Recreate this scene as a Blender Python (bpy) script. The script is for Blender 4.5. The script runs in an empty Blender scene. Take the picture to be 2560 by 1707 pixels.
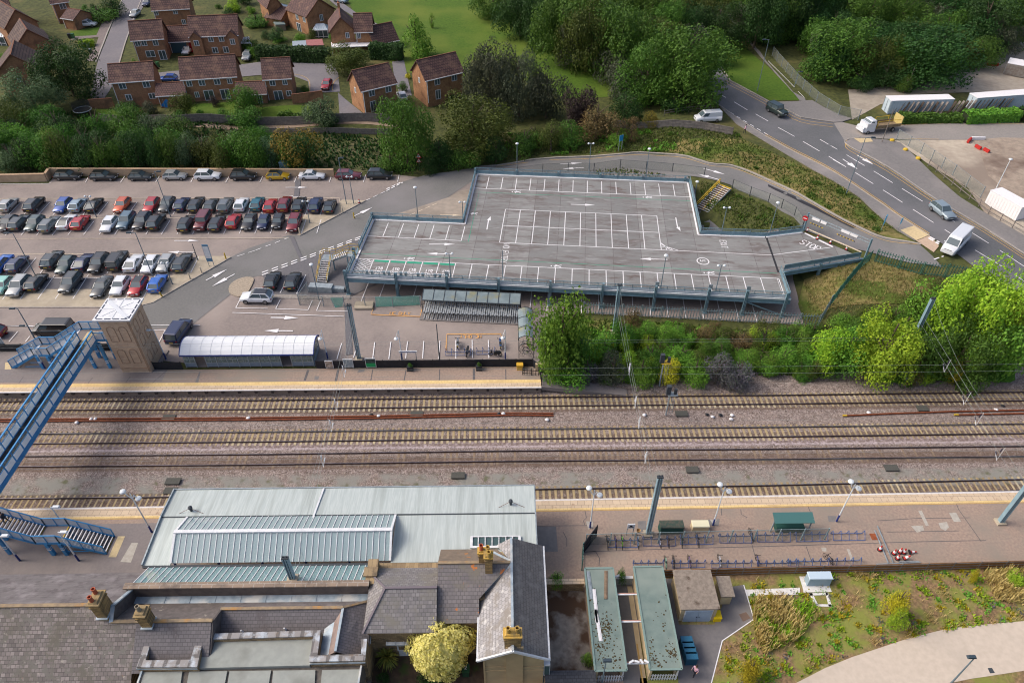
import bpy,bmesh,math,random
import numpy as np
from mathutils import Vector,Matrix
random.seed(7)
SC=bpy.context.scene
COL=SC.collection
R=math.radians
# camera, sky, sun, exposure
FPX,TILT,YAW,CAMH=1774.0,R(41),R(-0.75),63.0
cam_d=bpy.data.cameras.new('camera');cam=bpy.data.objects.new('camera',cam_d);COL.objects.link(cam)
cam.location=(0,0,CAMH);cam.rotation_euler=(R(90)-TILT,0,YAW)
cam_d.sensor_width=36.0;cam_d.lens=36.0*FPX/2560.0
cam_d.clip_start=0.5;cam_d.clip_end=4000
SC.camera=cam
SUN_EL,SUN_AZ=R(44),R(-84)
w=bpy.data.worlds.new('World');SC.world=w;w.use_nodes=True
nt=w.node_tree;bg=nt.nodes['Background']
sky=nt.nodes.new('ShaderNodeTexSky');sky.sky_type='NISHITA';sky.sun_disc=False
sky.sun_elevation=SUN_EL;sky.sun_rotation=SUN_AZ;sky.air_density=0.8;sky.dust_density=5.0;sky.ozone_density=0.4
nt.links.new(sky.outputs[0],bg.inputs[0]);bg.inputs[1].default_value=0.15;SC.cycles.pixel_filter_type='BLACKMAN_HARRIS';SC.cycles.filter_width=1.1
sd=bpy.data.lights.new('sun','SUN');sd.energy=1.15;sd.angle=R(22);sd.color=(1.0,0.965,0.9)
so=bpy.data.objects.new('sun',sd);COL.objects.link(so);so.location=(-60,0,120)
_sv=Vector((math.sin(SUN_AZ)*math.cos(SUN_EL),math.cos(SUN_AZ)*math.cos(SUN_EL),math.sin(SUN_EL)))
so.rotation_euler=_sv.to_track_quat('Z','Y').to_euler()
SC.view_settings.view_transform='Standard';SC.view_settings.look='None'
SC.view_settings.exposure=0.5;SC.view_settings.gamma=1.0
# survey: photo pixel -> place in the world
REG=dict(A=(0,0,3.647),B=(640,0,3.647),C=(1280,0,3.647),D=(1920,0,3.647),E=(0,400,3.647),F=(640,400,3.647),G=(1280,400,3.647),H=(1920,400,3.647),I=(0,800,3.409),J=(640,800,3.409),K=(1280,800,3.409),L=(1920,800,3.409),M=(0,1240,3.358),N=(640,1240,3.358),O=(1280,1240,3.358),Q=(1920,1240,3.358),S=(0,0,1),T=(0,0,.91875),a=(0,0,6.5333),b=(620,0,5.2275),c=(0,780,5.6),d=(860,600,4.356),e=(1700,520,3.92),f=(1420,1240,4.0552),h=(900,1280,3.672),i=(300,1380,3.5636))
def ray(px,py,z):
 u=(px-1280)/FPX;v=(py-853.5)/FPX
 st,ct=math.sin(TILT),math.cos(TILT)
 dx,dy,dz=u,ct-v*st,-st-v*ct
 c,s=math.cos(YAW),math.sin(YAW)
 dx,dy=c*dx-s*dy,s*dx+c*dy
 t=(z-CAMH)/dz
 return dx*t,dy*t
def src(r,x,y):
 q=REG[r];return q[0]+x/q[2],q[1]+y/q[2]
YF=62.6
YN=45.66
XPE=3.0
_cp=[('S',700,230,2.6),('S',300,150,2.6),('S',100,60,2.6),('S',700,50,3.2),('S',1000,150,2.9),('S',1400,130,3.5),('S',1300,10,3.8),('S',500,290,2.2),('S',900,300,2.2),('S',100,290,2.2),('S',1900,230,4.6),('S',2140,400,4.4),('S',2400,620,4.3),('S',2560,720,4.2),('S',2450,300,4.6),('S',2560,440,4.4),('S',2300,100,5),('S',1750,60,5),('S',2000,60,5),('S',1180,425,.5),('S',1400,392,1.5),('S',1600,398,2.3),('S',1800,440,3.1),('S',2000,520,3.5),('S',2180,615,3.66),('S',2090,604,3.62),('S',2015,572,3.5),('S',2300,640,4.1),('S',1500,330,2.2),('S',1300,345,1.2),('S',1750,330,3.9),('S',1850,380,3.9),('S',2050,480,4.1),('S',1830,520,1.9),('S',1900,510,2.8),('S',2000,560,2.9),('S',2090,640,2.4),('S',1990,720,.8),('S',2150,700,2.6),('S',2250,720,3.4),('S',2400,780,3.6),('S',2250,850,2.0),('S',2560,860,2.4),('S',100,430,-.4),('S',300,430,-.4),('S',500,430,-.4),('S',700,440,-.4),('S',900,440,-.4),('S',1080,450,-.4),('S',300,560,-.5),('S',600,560,-.5),('S',900,560,-.5),('S',100,700,-.5),('S',500,700,-.5),('S',900,700,-.5),('S',1300,520,-.5),('S',1500,520,-.5),('S',1700,560,-.6),('S',1300,620,-.5),('S',1500,620,-.5),('S',1700,640,-.6),('S',1850,640,-.6),('S',1300,720,-.5),('S',1500,740,-.5),('S',1700,760,-.5),('S',1850,770,-.5),('S',1950,800,-.3),('S',1600,850,-.5),('S',2000,880,-.2),('S',200,365,.9),('S',600,365,.9),('S',900,370,.8),('S',50,365,.9)]
_C=np.array([[*ray(*src(r,x,y),z if z>0 else .9),z]for r,x,y,z in _cp])
def _sm(t):t=np.clip(t,0,1);return t*t*(3-2*t)
def hts(X,Y):
 X=np.asarray(X,float);Y=np.asarray(Y,float)
 d2=(X[...,None]-_C[:,0])**2+((Y[...,None]-_C[:,1])*.9)**2
 wgt=1.0/(d2+6.0)**2
 r=(wgt*_C[:,2]).sum(-1)/wgt.sum(-1)
 up=.85+np.maximum(0,r-.35)*1.0
 wdt=.4+6.5*_sm((X-XPE)/12.0)
 k=_sm((Y-(YF+1.0+1.2*_sm((X-XPE)/10)))/wdt)
 z=-.4+(up+.4)*k
 near=-.4+_sm((YN+.0085*X-1.0-Y)/.4)*1.3
 u=(X+21.83)*math.cos(R(5.553))-(Y-82.91)*math.sin(R(5.553));v=(X+21.83)*math.sin(R(5.553))+(Y-82.91)*math.cos(R(5.553))
 inr=(u>59)&(v>5.6+(u-61)*.368)&(v<15.6+(u-60.8)*.333)&((u-66.8)*.683+(v-17.2)*.73<-.15)
 z=np.where(inr,np.minimum(z,3.3),z)
 return np.where(Y<58,near,z)
def hgt(x,y):return float(hts(np.array([x]),np.array([y]))[0])
def g(r,x,y,z=None,off=0.0):
 """point of the world seen at a pixel of region r, on the ground (z None) or at height z"""
 px,py=src(r,x,y)
 if z is not None:
  X,Y=ray(px,py,z);return Vector((X,Y,z))
 z=.9
 for _ in range(40):
  X,Y=ray(px,py,z);z+=.5*(hgt(X,Y)-z)
 return Vector((X,Y,z+off))
# materials
def lin(r,g_,b,k=.85):
 f=lambda c:(c/12.92 if c<=.04045 else((c+.055)/1.055)**2.4)
 return(f(r/255)*k,f(g_/255)*k,f(b/255)*k,1)
def _new(name):
 m=bpy.data.materials.new(name);m.use_nodes=True
 return m,m.node_tree,m.node_tree.nodes['Principled BSDF']
def N(t,kind,**kw):
 n=t.nodes.new('ShaderNode'+kind)
 for k_,v_ in kw.items():setattr(n,k_,v_)
 return n
def mix(t,fac,c1,c2,bt='MIX'):
 n=N(t,'Mix',data_type='RGBA',blend_type=bt)
 for i_,v_ in((0,fac),(6,c1),(7,c2)):
  if isinstance(v_,bpy.types.NodeSocket):t.links.new(v_,n.inputs[i_])
  else:n.inputs[i_].default_value=v_
 return n.outputs[2]
def coord(t,scale=(1,1,1),rot=(0,0,0),kind='Object'):
 tc=N(t,'TexCoord');mp=N(t,'Mapping');mp.inputs['Scale'].default_value=scale;mp.inputs['Rotation'].default_value=rot
 t.links.new(tc.outputs[kind],mp.inputs['Vector']);return mp.outputs[0]
def noise(t,vec,scale,detail=4,lo=.35,hi=.65,rough=.55):
 n=N(t,'TexNoise');n.inputs['Scale'].default_value=scale;n.inputs['Detail'].default_value=detail;n.inputs['Roughness'].default_value=rough
 t.links.new(vec,n.inputs['Vector'])
 m=N(t,'MapRange');m.inputs[1].default_value=lo;m.inputs[2].default_value=hi
 t.links.new(n.outputs[0],m.inputs[0]);return m.outputs[0]
MATS={}
def mat(name,c1,c2=None,scale=1.0,rough=.7,metal=0.0,lo=.35,hi=.65,st=(1,1,1),c3=None,s3=.15,lo3=.5,hi3=.7,bump=0,coat=0,kind='Object',spec=.3,rot=(0,0,0)):
 """noise between c1 and c2 (fine), and patches of c3 (coarse)"""
 if name in MATS:return MATS[name]
 m,t,p=_new(name);p.inputs['Roughness'].default_value=rough;p.inputs['Metallic'].default_value=metal
 p.inputs['Specular IOR Level'].default_value=spec
 if coat:p.inputs['Coat Weight'].default_value=coat;p.inputs['Coat Roughness'].default_value=.08
 if c2 is None and c3 is None:p.inputs['Base Color'].default_value=c1
 else:
  v=coord(t,st,rot,kind);out=c1
  if c2 is not None:
   nf=noise(t,v,scale,5,lo,hi);out=mix(t,nf,c1,c2)
   if bump:
    b=N(t,'Bump');b.inputs['Strength'].default_value=bump;b.inputs['Distance'].default_value=.05
    t.links.new(nf,b.inputs['Height']);t.links.new(b.outputs[0],p.inputs['Normal'])
  if c3 is not None:out=mix(t,noise(t,v,s3,5,lo3,hi3),out,c3)
  t.links.new(out,p.inputs['Base Color'])
 MATS[name]=m;return m
def brickmat(name,ca,cb,cm,w_,h_,patches=(),rough=.8,rot=(0,0,0),mortar=.06,mscale=1.0,kind='Object',spread=.0):
 """courses of slates, tiles or bricks; patches = (colour, scale, lo, hi) blended over"""
 if name in MATS:return MATS[name]
 m,t,p=_new(name);p.inputs['Roughness'].default_value=rough;p.inputs['Specular IOR Level'].default_value=.3
 v=coord(t,(1,1,1),rot,kind)
 b=N(t,'TexBrick');b.inputs['Scale'].default_value=1;b.inputs['Brick Width'].default_value=w_;b.inputs['Row Height'].default_value=h_
 b.inputs['Mortar Size'].default_value=mortar*h_;b.inputs['Mortar Smooth'].default_value=.3;b.inputs['Bias'].default_value=0
 b.inputs['Color1'].default_value=ca;b.inputs['Color2'].default_value=cb;b.inputs['Mortar'].default_value=cm
 t.links.new(v,b.inputs['Vector']);out=b.outputs[0]
 for(c_,s_,lo,hi)in patches:out=mix(t,noise(t,v,s_,6,lo,hi,.65),out,c_)
 t.links.new(out,p.inputs['Base Color'])
 bp=N(t,'Bump');bp.inputs['Strength'].default_value=.4;bp.inputs['Distance'].default_value=.03;bp.invert=True
 t.links.new(b.outputs['Fac'],bp.inputs['Height']);t.links.new(bp.outputs[0],p.inputs['Normal'])
 MATS[name]=m;return m
def glassmat(name,c,alpha=.45,rough=.08):
 if name in MATS:return MATS[name]
 m,t,p=_new(name);p.inputs['Base Color'].default_value=c;p.inputs['Roughness'].default_value=rough
 p.inputs['Alpha'].default_value=alpha;p.inputs['Specular IOR Level'].default_value=.8
 MATS[name]=m;return m
# mesh building
class MB:
 def __init__(s):s.v=[];s.f=[];s.m=[];s.cur=0
 def add(s,vs,fs):
  o=len(s.v);s.v+=[tuple(p)for p in vs]
  for f in fs:s.f.append([o+i_ for i_ in f]);s.m.append(s.cur)
  return s
 def box(s,c,d,rz=0,top=(1,1)):
  hx,hy,hz=d[0]/2,d[1]/2,d[2]/2;cs,sn=math.cos(rz),math.sin(rz);vs=[]
  for z,kx,ky in((-hz,1,1),(hz,*top)):
   for x,y in((-hx,-hy),(hx,-hy),(hx,hy),(-hx,hy)):
    x*=kx;y*=ky;vs.append((c[0]+x*cs-y*sn,c[1]+x*sn+y*cs,c[2]+z))
  return s.add(vs,[(3,2,1,0),(4,5,6,7),(0,1,5,4),(1,2,6,5),(2,3,7,6),(3,0,4,7)])
 def bx(s,x0,x1,y0,y1,z0,z1):return s.box(((x0+x1)/2,(y0+y1)/2,(z0+z1)/2),(x1-x0,y1-y0,z1-z0))
 def bar(s,p,q,w_,h_=None,up=(0,0,1)):
  p,q=Vector(p),Vector(q);h_=h_ or w_;d=(q-p)
  if d.length<1e-5:return s
  d.normalize();u=Vector(up)
  if abs(d.dot(u))>.98:u=Vector((0,1,0))
  sx=d.cross(u).normalized();sz=sx.cross(d).normalized();vs=[]
  for e in(p,q):
   for a_,b_ in((-1,-1),(1,-1),(1,1),(-1,1)):vs.append(e+sx*(a_*w_/2)+sz*(b_*h_/2))
  return s.add(vs,[(0,1,2,3),(7,6,5,4),(0,4,5,1),(1,5,6,2),(2,6,7,3),(3,7,4,0)])
 def tube(s,pts,r,n=8,cap=True):
  pts=[Vector(p)for p in pts];rs=r if isinstance(r,(list,tuple))else[r]*len(pts);vs=[];fs=[]
  for i_,p in enumerate(pts):
   d=(pts[min(i_+1,len(pts)-1)]-pts[max(i_-1,0)])
   d=d.normalized()if d.length>1e-6 else Vector((0,0,1))
   u=Vector((0,0,1))if abs(d.z)<.95 else Vector((1,0,0));a_=d.cross(u).normalized();b_=a_.cross(d)
   for k in range(n):
    t_=2*math.pi*k/n;vs.append(p+(a_*math.cos(t_)+b_*math.sin(t_))*rs[i_])
  for i_ in range(len(pts)-1):
   for k in range(n):
    k2=(k+1)%n;fs.append((i_*n+k,i_*n+k2,(i_+1)*n+k2,(i_+1)*n+k))
  if cap:fs+=[tuple(range(n))[::-1],tuple((len(pts)-1)*n+k for k in range(n))]
  return s.add(vs,fs)
 def lathe(s,prof,n=12,c=(0,0,0),axis='z'):
  vs=[];fs=[]
  for r_,z in prof:
   for k in range(n):
    t_=2*math.pi*k/n;x,y=r_*math.cos(t_),r_*math.sin(t_)
    vs.append((c[0]+x,c[1]+y,c[2]+z)if axis=='z' else((c[0]+x,c[1]+z,c[2]+y)if axis=='y' else(c[0]+z,c[1]+x,c[2]+y)))
  for i_ in range(len(prof)-1):
   for k in range(n):
    k2=(k+1)%n;fs.append((i_*n+k,i_*n+k2,(i_+1)*n+k2,(i_+1)*n+k))
  fs+=[tuple(range(n))[::-1],tuple((len(prof)-1)*n+k for k in range(n))]
  return s.add(vs,fs)
 def prism(s,poly,z0,z1):
  """poly: (x, y) or (x, y, z) points; z0/z1 added to z"""
  n=len(poly);zz=[p[2]if len(p)>2 else 0 for p in poly]
  a_=sum(poly[i_][0]*poly[(i_+1)%n][1]-poly[(i_+1)%n][0]*poly[i_][1]for i_ in range(n))
  if a_<0:poly=poly[::-1];zz=zz[::-1]
  vs=[(p[0],p[1],z0+z)for p,z in zip(poly,zz)]+[(p[0],p[1],z1+z)for p,z in zip(poly,zz)]
  fs=[tuple(range(n))[::-1],tuple(range(n,2*n))]+[(i_,(i_+1)%n,n+(i_+1)%n,n+i_)for i_ in range(n)]
  return s.add(vs,fs)
 def slab(s,quad,t_):
  """a polygon in space thickened by t_ along its own normal, downwards"""
  q=[Vector(p)for p in quad];nrm=(q[1]-q[0]).cross(q[2]-q[0]).normalized()
  if nrm.z<0:q=q[::-1];nrm=-nrm
  n=len(q);vs=q+[p-nrm*t_ for p in q]
  return s.add(vs,[tuple(range(n)),tuple(range(n,2*n))[::-1]]+[(i_,n+i_,n+(i_+1)%n,(i_+1)%n)for i_ in range(n)])
 def obj(s,name,mats,parent=None,smooth=False,at=None,world=False):
  me=bpy.data.meshes.new(name);vs=s.v
  if world and parent is not None:
   l=parent.location if parent.parent is None else parent.parent.location
   vs=[(p[0]-l[0],p[1]-l[1],p[2]-l[2])for p in s.v]
  me.from_pydata(vs,[],s.f)
  mats=mats if isinstance(mats,(list,tuple))else[mats]
  for m_ in mats:me.materials.append(m_)
  if len(mats)>1:me.polygons.foreach_set('material_index',s.m)
  if smooth:me.polygons.foreach_set('use_smooth',[True]*len(me.polygons))
  me.update();o=bpy.data.objects.new(name,me);COL.objects.link(o)
  if parent is not None:o.parent=parent
  if at is not None:o.location=at
  return o
def tag(o,label=None,cat=None,group=None,kind=None):
 if label:o['label']=label
 if cat:o['category']=cat
 if group:o['group']=group
 if kind:o['kind']=kind
 return o
def thing(name,label,cat,loc=(0,0,0),rz=0,group=None):
 o=bpy.data.objects.new(name,None);COL.objects.link(o);o.location=loc;o.rotation_euler=(0,0,rz)
 o.empty_display_size=.3
 return tag(o,label,cat,group)
def dup(root,loc=None,rz=None,label=None,group=None,scale=None,name=None):
 def cp(o,par):
  c_=o.copy();COL.objects.link(c_)
  if par is not None:c_.parent=par
  for ch in o.children:cp(ch,c_)
  return c_
 r_=cp(root,None)
 if loc is not None:r_.location=loc
 if rz is not None:r_.rotation_euler=(0,0,rz)
 if label:r_['label']=label
 if group:r_['group']=group
 if scale is not None:r_.scale=scale if not isinstance(scale,(int,float))else(scale,)*3
 return r_
# draped sheets
GS=2.0
def drape(name,poly,off,material,skirt=0,z=None,label=None,cat=None,kind='structure',cut=True):
 """polygon of world points laid on the ground (or flat at z) as a sheet; skirt gives it a real edge"""
 pts=[Vector(p)for p in poly];bm=bmesh.new()
 vs=[bm.verts.new((p.x,p.y,0))for p in pts];bm.faces.new(vs);bm.normal_update()
 if bm.faces[:][0].normal.z<0:
  for f in bm.faces:f.normal_flip()
 bmesh.ops.triangulate(bm,faces=bm.faces[:])
 if z is None and cut:
  xs=[p.x for p in pts];ys=[p.y for p in pts]
  for k in range(int(min(xs)//GS),int(max(xs)//GS)+1):
   bmesh.ops.bisect_plane(bm,geom=bm.verts[:]+bm.edges[:]+bm.faces[:],plane_co=(k*GS,0,0),plane_no=(1,0,0))
  for k in range(int(min(ys)//GS),int(max(ys)//GS)+1):
   bmesh.ops.bisect_plane(bm,geom=bm.verts[:]+bm.edges[:]+bm.faces[:],plane_co=(0,k*GS,0),plane_no=(0,1,0))
 co=np.array([v.co[:]for v in bm.verts]);hh=hts(co[:,0],co[:,1])if z is None else np.full(len(co),float(z))
 for v,h_ in zip(bm.verts,hh):v.co.z=h_+off
 if skirt:
  be=[e for e in bm.edges if len(e.link_faces)==1]
  r_=bmesh.ops.extrude_edge_only(bm,edges=be)
  for v in[e for e in r_['geom']if isinstance(e,bmesh.types.BMVert)]:v.co.z-=skirt
 me=bpy.data.meshes.new(name);bm.to_mesh(me);bm.free();me.materials.append(material)
 o=bpy.data.objects.new(name,me);COL.objects.link(o)
 return tag(o,label,cat,None,kind)
def gp(reg,pts,z=None):return[g(reg,x,y,z)for x,y in pts]
def strip_poly(line,w_):
 """band of width w_ along a polyline"""
 L_=[Vector((p[0],p[1],0))for p in line];a_=[];b_=[]
 for i_,p in enumerate(L_):
  d=(L_[min(i_+1,len(L_)-1)]-L_[max(i_-1,0)]).normalized();n=Vector((-d.y,d.x,0))
  a_.append(p+n*w_/2);b_.append(p-n*w_/2)
 return a_,b_
def smooth_line(pts,n=6):
 """Catmull-Rom through points"""
 P_=[Vector(p)for p in pts];P_=[2*P_[0]-P_[1]]+P_+[2*P_[-1]-P_[-2]];out=[]
 for i_ in range(1,len(P_)-2):
  p0,p1,p2,p3=P_[i_-1:i_+3]
  for k in range(n):
   t_=k/n;out.append(.5*((2*p1)+(p2-p0)*t_+(2*p0-5*p1+4*p2-p3)*t_**2+(3*p1-p0-3*p2+p3)*t_**3))
 out.append(P_[-2]);return out
class Marks(MB):
 """painted lines lying on the ground (draped) or on a flat level"""
 def __init__(s,off=.045,z=None):super().__init__();s.off=off;s.z=z
 def q(s,pts):
  if s.z is None:
   hh=hts([p[0]for p in pts],[p[1]for p in pts]);vs=[(p[0],p[1],h_+s.off)for p,h_ in zip(pts,hh)]
  else:vs=[(p[0],p[1],s.z+s.off)for p in pts]
  n=len(vs);a_=sum(vs[i_][0]*vs[(i_+1)%n][1]-vs[(i_+1)%n][0]*vs[i_][1]for i_ in range(n))
  if a_<0:vs=vs[::-1]
  s.add(vs,[tuple(range(n))])
 def line(s,pts,w_=.1,seg=3.0):
  out=[]
  for i_ in range(len(pts)-1):
   p,q_=Vector(pts[i_][:2]),Vector(pts[i_+1][:2]);n=1 if s.z is not None else max(1,int((q_-p).length/seg))
   out+=[p.lerp(q_,k/n)for k in range(n)]
  out.append(Vector(pts[-1][:2]));a_,b_=strip_poly(out,w_)
  for i_ in range(len(out)-1):s.q([b_[i_],b_[i_+1],a_[i_+1],a_[i_]])
 def dash(s,p,q_,w_,dash,gap,start=0):
  p,q_=Vector(p[:2]),Vector(q_[:2]);L_=(q_-p).length;d=(q_-p)/L_;t_=start
  while t_<L_:s.line([p+d*t_,p+d*min(L_,t_+dash)],w_);t_+=dash+gap
 def arrow(s,p,q_,w_=.16,hl=1.5,hw=.7):
  p,q_=Vector(p[:2]),Vector(q_[:2]);d=(q_-p).normalized();n=Vector((-d.y,d.x));m_=q_-d*hl
  s.line([p,m_],w_);s.q([m_-n*hw/2,q_,m_+n*hw/2])
STROKES={'A':[[(0,0),(.5,1),(1,0)],[(.22,.4),(.78,.4)]],'B':[[(0,0),(0,1),(.8,1),(.9,.75),(.8,.53),(0,.53)],[(.8,.53),(1,.27),(.85,0),(0,0)]],'C':[[(1,.85),(.7,1),(.3,1),(0,.7),(0,.3),(.3,0),(.7,0),(1,.15)]],'D':[[(0,0),(0,1),(.6,1),(1,.7),(1,.3),(.6,0),(0,0)]],'E':[[(1,1),(0,1),(0,0),(1,0)],[(0,.52),(.8,.52)]],'H':[[(0,0),(0,1)],[(1,0),(1,1)],[(0,.5),(1,.5)]],'I':[[(.5,0),(.5,1)]],'L':[[(0,1),(0,0),(1,0)]],'M':[[(0,0),(0,1),(.5,.35),(1,1),(1,0)]],'N':[[(0,0),(0,1),(1,0),(1,1)]],'O':[[(.3,0),(0,.3),(0,.7),(.3,1),(.7,1),(1,.7),(1,.3),(.7,0),(.3,0)]],'P':[[(0,0),(0,1),(.8,1),(1,.75),(.8,.48),(0,.48)]],'R':[[(0,0),(0,1),(.8,1),(1,.75),(.8,.48),(0,.48)],[(.45,.48),(1,0)]],'S':[[(1,.88),(.7,1),(.3,1),(0,.77),(.25,.53),(.75,.48),(1,.25),(.7,0),(.3,0),(0,.12)]],'T':[[(0,1),(1,1)],[(.5,1),(.5,0)]],'V':[[(0,1),(.5,0),(1,1)]],'X':[[(0,0),(1,1)],[(0,1),(1,0)]],'Y':[[(0,1),(.5,.5),(1,1)],[(.5,.5),(.5,0)]],'5':[[(1,1),(.1,1),(0,.55),(.6,.6),(1,.35),(.8,0),(0,.05)]],'G':[[(1,.85),(.7,1),(.3,1),(0,.7),(0,.3),(.3,0),(.7,0),(1,.2),(1,.45),(.6,.45)]],'K':[[(0,0),(0,1)],[(1,1),(0,.45),(1,0)]],'U':[[(0,1),(0,.25),(.3,0),(.7,0),(1,.25),(1,1)]],'2':[[(0,.8),(.3,1),(.8,1),(1,.75),(0,0),(1,0)]],'W':[[(0,1),(.25,0),(.5,.7),(.75,0),(1,1)]],' ':[]}
def text_marks(mk,txt,o,u,v,cw,ch,w_,gap=.3):
 """stroke lettering: o origin, u/v unit vectors of reading and up direction"""
 o=Vector(o[:2]);u=Vector(u[:2]).normalized();v=Vector(v[:2]).normalized();x=0
 for c_ in txt:
  for st in STROKES.get(c_,[]):mk.line([o+u*(x+a_*cw)+v*(b_*ch)for a_,b_ in st],w_)
  x+=cw*(1+gap)if c_!='I' else cw*(1+gap)
 return x
# ground
def grid_lines(lo,hi,step,extra=()):
 a_=list(np.arange(lo,hi+.1,step))+list(extra);return sorted(set(round(float(v),3)for v in a_))
gx=[-900,-600,-400,-300,-240]+grid_lines(-200,200,GS)+[240,300,400,600,900]
gy=[-600,-300,-150,-60,-20]+grid_lines(0,290,GS,(YF+1.0,YF+1.4,61,63,65))+[330,400,520,700,1000,1500]
gy=sorted(set(gy))
XX,YY=np.meshgrid(np.array(gx,float),np.array(gy,float));ZZ=hts(np.clip(XX,-200,200),np.clip(YY,0,290))-.04
mb=MB();nx=len(gx)
mb.v=[(float(a_),float(b_),float(c_))for a_,b_,c_ in zip(XX.ravel(),YY.ravel(),ZZ.ravel())]
mb.f=[(j*nx+i_,j*nx+i_+1,(j+1)*nx+i_+1,(j+1)*nx+i_)for j in range(len(gy)-1)for i_ in range(nx-1)]
mb.m=[0]*len(mb.f)
M_soil=mat('rough_grass',lin(88,92,48),lin(60,66,34),1.2,.95,c3=lin(104,98,58),s3=.12,lo3=.56,hi3=.7,bump=.6)
tag(mb.obj('ground',M_soil,smooth=True),kind='structure')
M_lawn=mat('lawn',lin(80,108,26),lin(64,92,20),2.0,.95,c3=lin(98,114,38),s3=.06,lo3=.45,hi3=.65,bump=.3)
M_tar=mat('pink_tarmac',lin(147,136,131),lin(135,125,121),3.0,.9,c3=lin(161,149,142),s3=.13,lo3=.42,hi3=.7,bump=.1)
M_road=mat('grey_tarmac',lin(122,121,119),lin(112,112,111),3.5,.9,c3=lin(134,131,132),s3=.09,lo3=.45,hi3=.7,bump=.1)
M_main=mat('dark_tarmac',lin(104,105,108),lin(94,96,99),4,.9,c3=lin(116,115,119),s3=.1,lo3=.45,hi3=.7,bump=.1)
M_conc=mat('concrete',lin(186,174,154),lin(172,160,140),1.5,.9,c3=lin(160,150,136),s3=.2,bump=.1)
M_pave=mat('pavement',lin(134,130,128),lin(123,120,119),2.5,.9,c3=lin(146,140,138),s3=.15)
M_kerb=mat('kerbstone',lin(176,168,160),lin(156,150,144),3,.85)
M_white=mat('white_marking',lin(236,234,236),lin(205,203,206),5,.7,lo=.55,hi=.8)
M_cream=mat('cream_marking',lin(232,216,190),lin(206,190,168),5,.7)
M_yel=mat('yellow_marking',lin(216,176,98),lin(190,156,96),5,.7)
M_orange=mat('orange_marking',lin(226,168,96),None,5,.7)
M_green=mat('green_marking',lin(40,165,128),lin(52,150,124),5,.7)
M_dirt=mat('bare_earth',lin(172,150,128),lin(150,130,112),1.2,.95,c3=lin(126,108,94),s3=.1,lo3=.46,hi3=.6,bump=.3)
M_patch=mat('dark_patch',lin(112,110,114),lin(104,103,107),3,.9)
m,t,p=_new('ballast');p.inputs['Roughness'].default_value=.95
v=coord(t);sx=N(t,'SeparateXYZ');t.links.new(v,sx.inputs[0])
f1=noise(t,v,2.6,6,.36,.64,.85);f2=noise(t,v,.45,5,.4,.62)
c_=mix(t,f1,lin(176,156,148),lin(58,46,44));c_=mix(t,noise(t,v,7.0,2,.45,.75),c_,lin(218,204,198))
ce=mix(t,f2,lin(150,134,120),lin(116,100,86));c_=mix(t,.22,c_,ce)
def band(y0,y1,soft):
 a_=N(t,'MapRange');a_.inputs[1].default_value=y0-soft;a_.inputs[2].default_value=y0;t.links.new(sx.outputs[1],a_.inputs[0])
 b_=N(t,'MapRange');b_.inputs[1].default_value=y1;b_.inputs[2].default_value=y1+soft;b_.inputs[3].default_value=1;b_.inputs[4].default_value=0;t.links.new(sx.outputs[1],b_.inputs[0])
 q_=N(t,'Math',operation='MULTIPLY');t.links.new(a_.outputs[0],q_.inputs[0]);t.links.new(b_.outputs[0],q_.inputs[1]);return q_.outputs[0]
def times(a_,b_):
 q_=N(t,'Math',operation='MULTIPLY')
 for i_,v_ in enumerate((a_,b_)):
  if isinstance(v_,(int,float)):q_.inputs[i_].default_value=v_
  else:t.links.new(v_,q_.inputs[i_])
 return q_.outputs[0]
c_=mix(t,times(noise(t,v,1.1,5,.5,.68,.7),.55),c_,lin(92,76,70))
c_=mix(t,times(band(54.0,54.7,.35),noise(t,v,3.5,3,.25,.6)),c_,lin(218,202,206))
c_=mix(t,times(band(47.4,50.0,.5),noise(t,v,.5,6,.38,.6)),c_,lin(150,148,140))
c_=mix(t,times(band(47.4,49.8,.5),noise(t,v,1.1,6,.56,.72)),c_,lin(112,112,84))
for y_ in(60.25,54.9,51.8,47.0):
 c_=mix(t,times(band(y_-.75,y_+.75,.25),times(noise(t,v,2.5,3,.2,.55),.75)),c_,lin(104,82,66))
t.links.new(c_,p.inputs['Base Color'])
bp=N(t,'Bump');bp.inputs['Strength'].default_value=.8;bp.inputs['Distance'].default_value=.08;t.links.new(f1,bp.inputs['Height']);t.links.new(bp.outputs[0],p.inputs['Normal'])
MATS['ballast']=m
prof=[(44.2,.0),(47.9,.0),(48.6,-.1),(50.2,-.14),(50.9,0),(53.4,0),(53.9,.06),(54.3,0),(56.2,0),(57,-.1),(58.8,-.12),(59.4,0),(61.4,0),(62.0,-.12),(64.2,-.1)]
mb=MB();bxs=list(np.arange(-130,131,5.0))
for x_ in bxs:
 for y_,z_ in prof:mb.v.append((x_,y_+(.0085*x_ if y_<48.7 else .003*x_ if y_<50.5 else 0),z_+.05-.05))
n_=len(prof)
for i_ in range(len(bxs)-1):
 for j in range(n_-1):mb.f.append((i_*n_+j,(i_+1)*n_+j,(i_+1)*n_+j+1,i_*n_+j+1));mb.m.append(0)
tag(mb.obj('ballast',MATS['ballast']),kind='structure')
drape('ballast',[(XPE+.5,62.0,0),(130,62.0,0),(130,66.3,0),(60,66.6,0),(34,66.8,0),(15,66.4,0),(XPE+6,65.6,0)],.03,MATS['ballast'])
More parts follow.
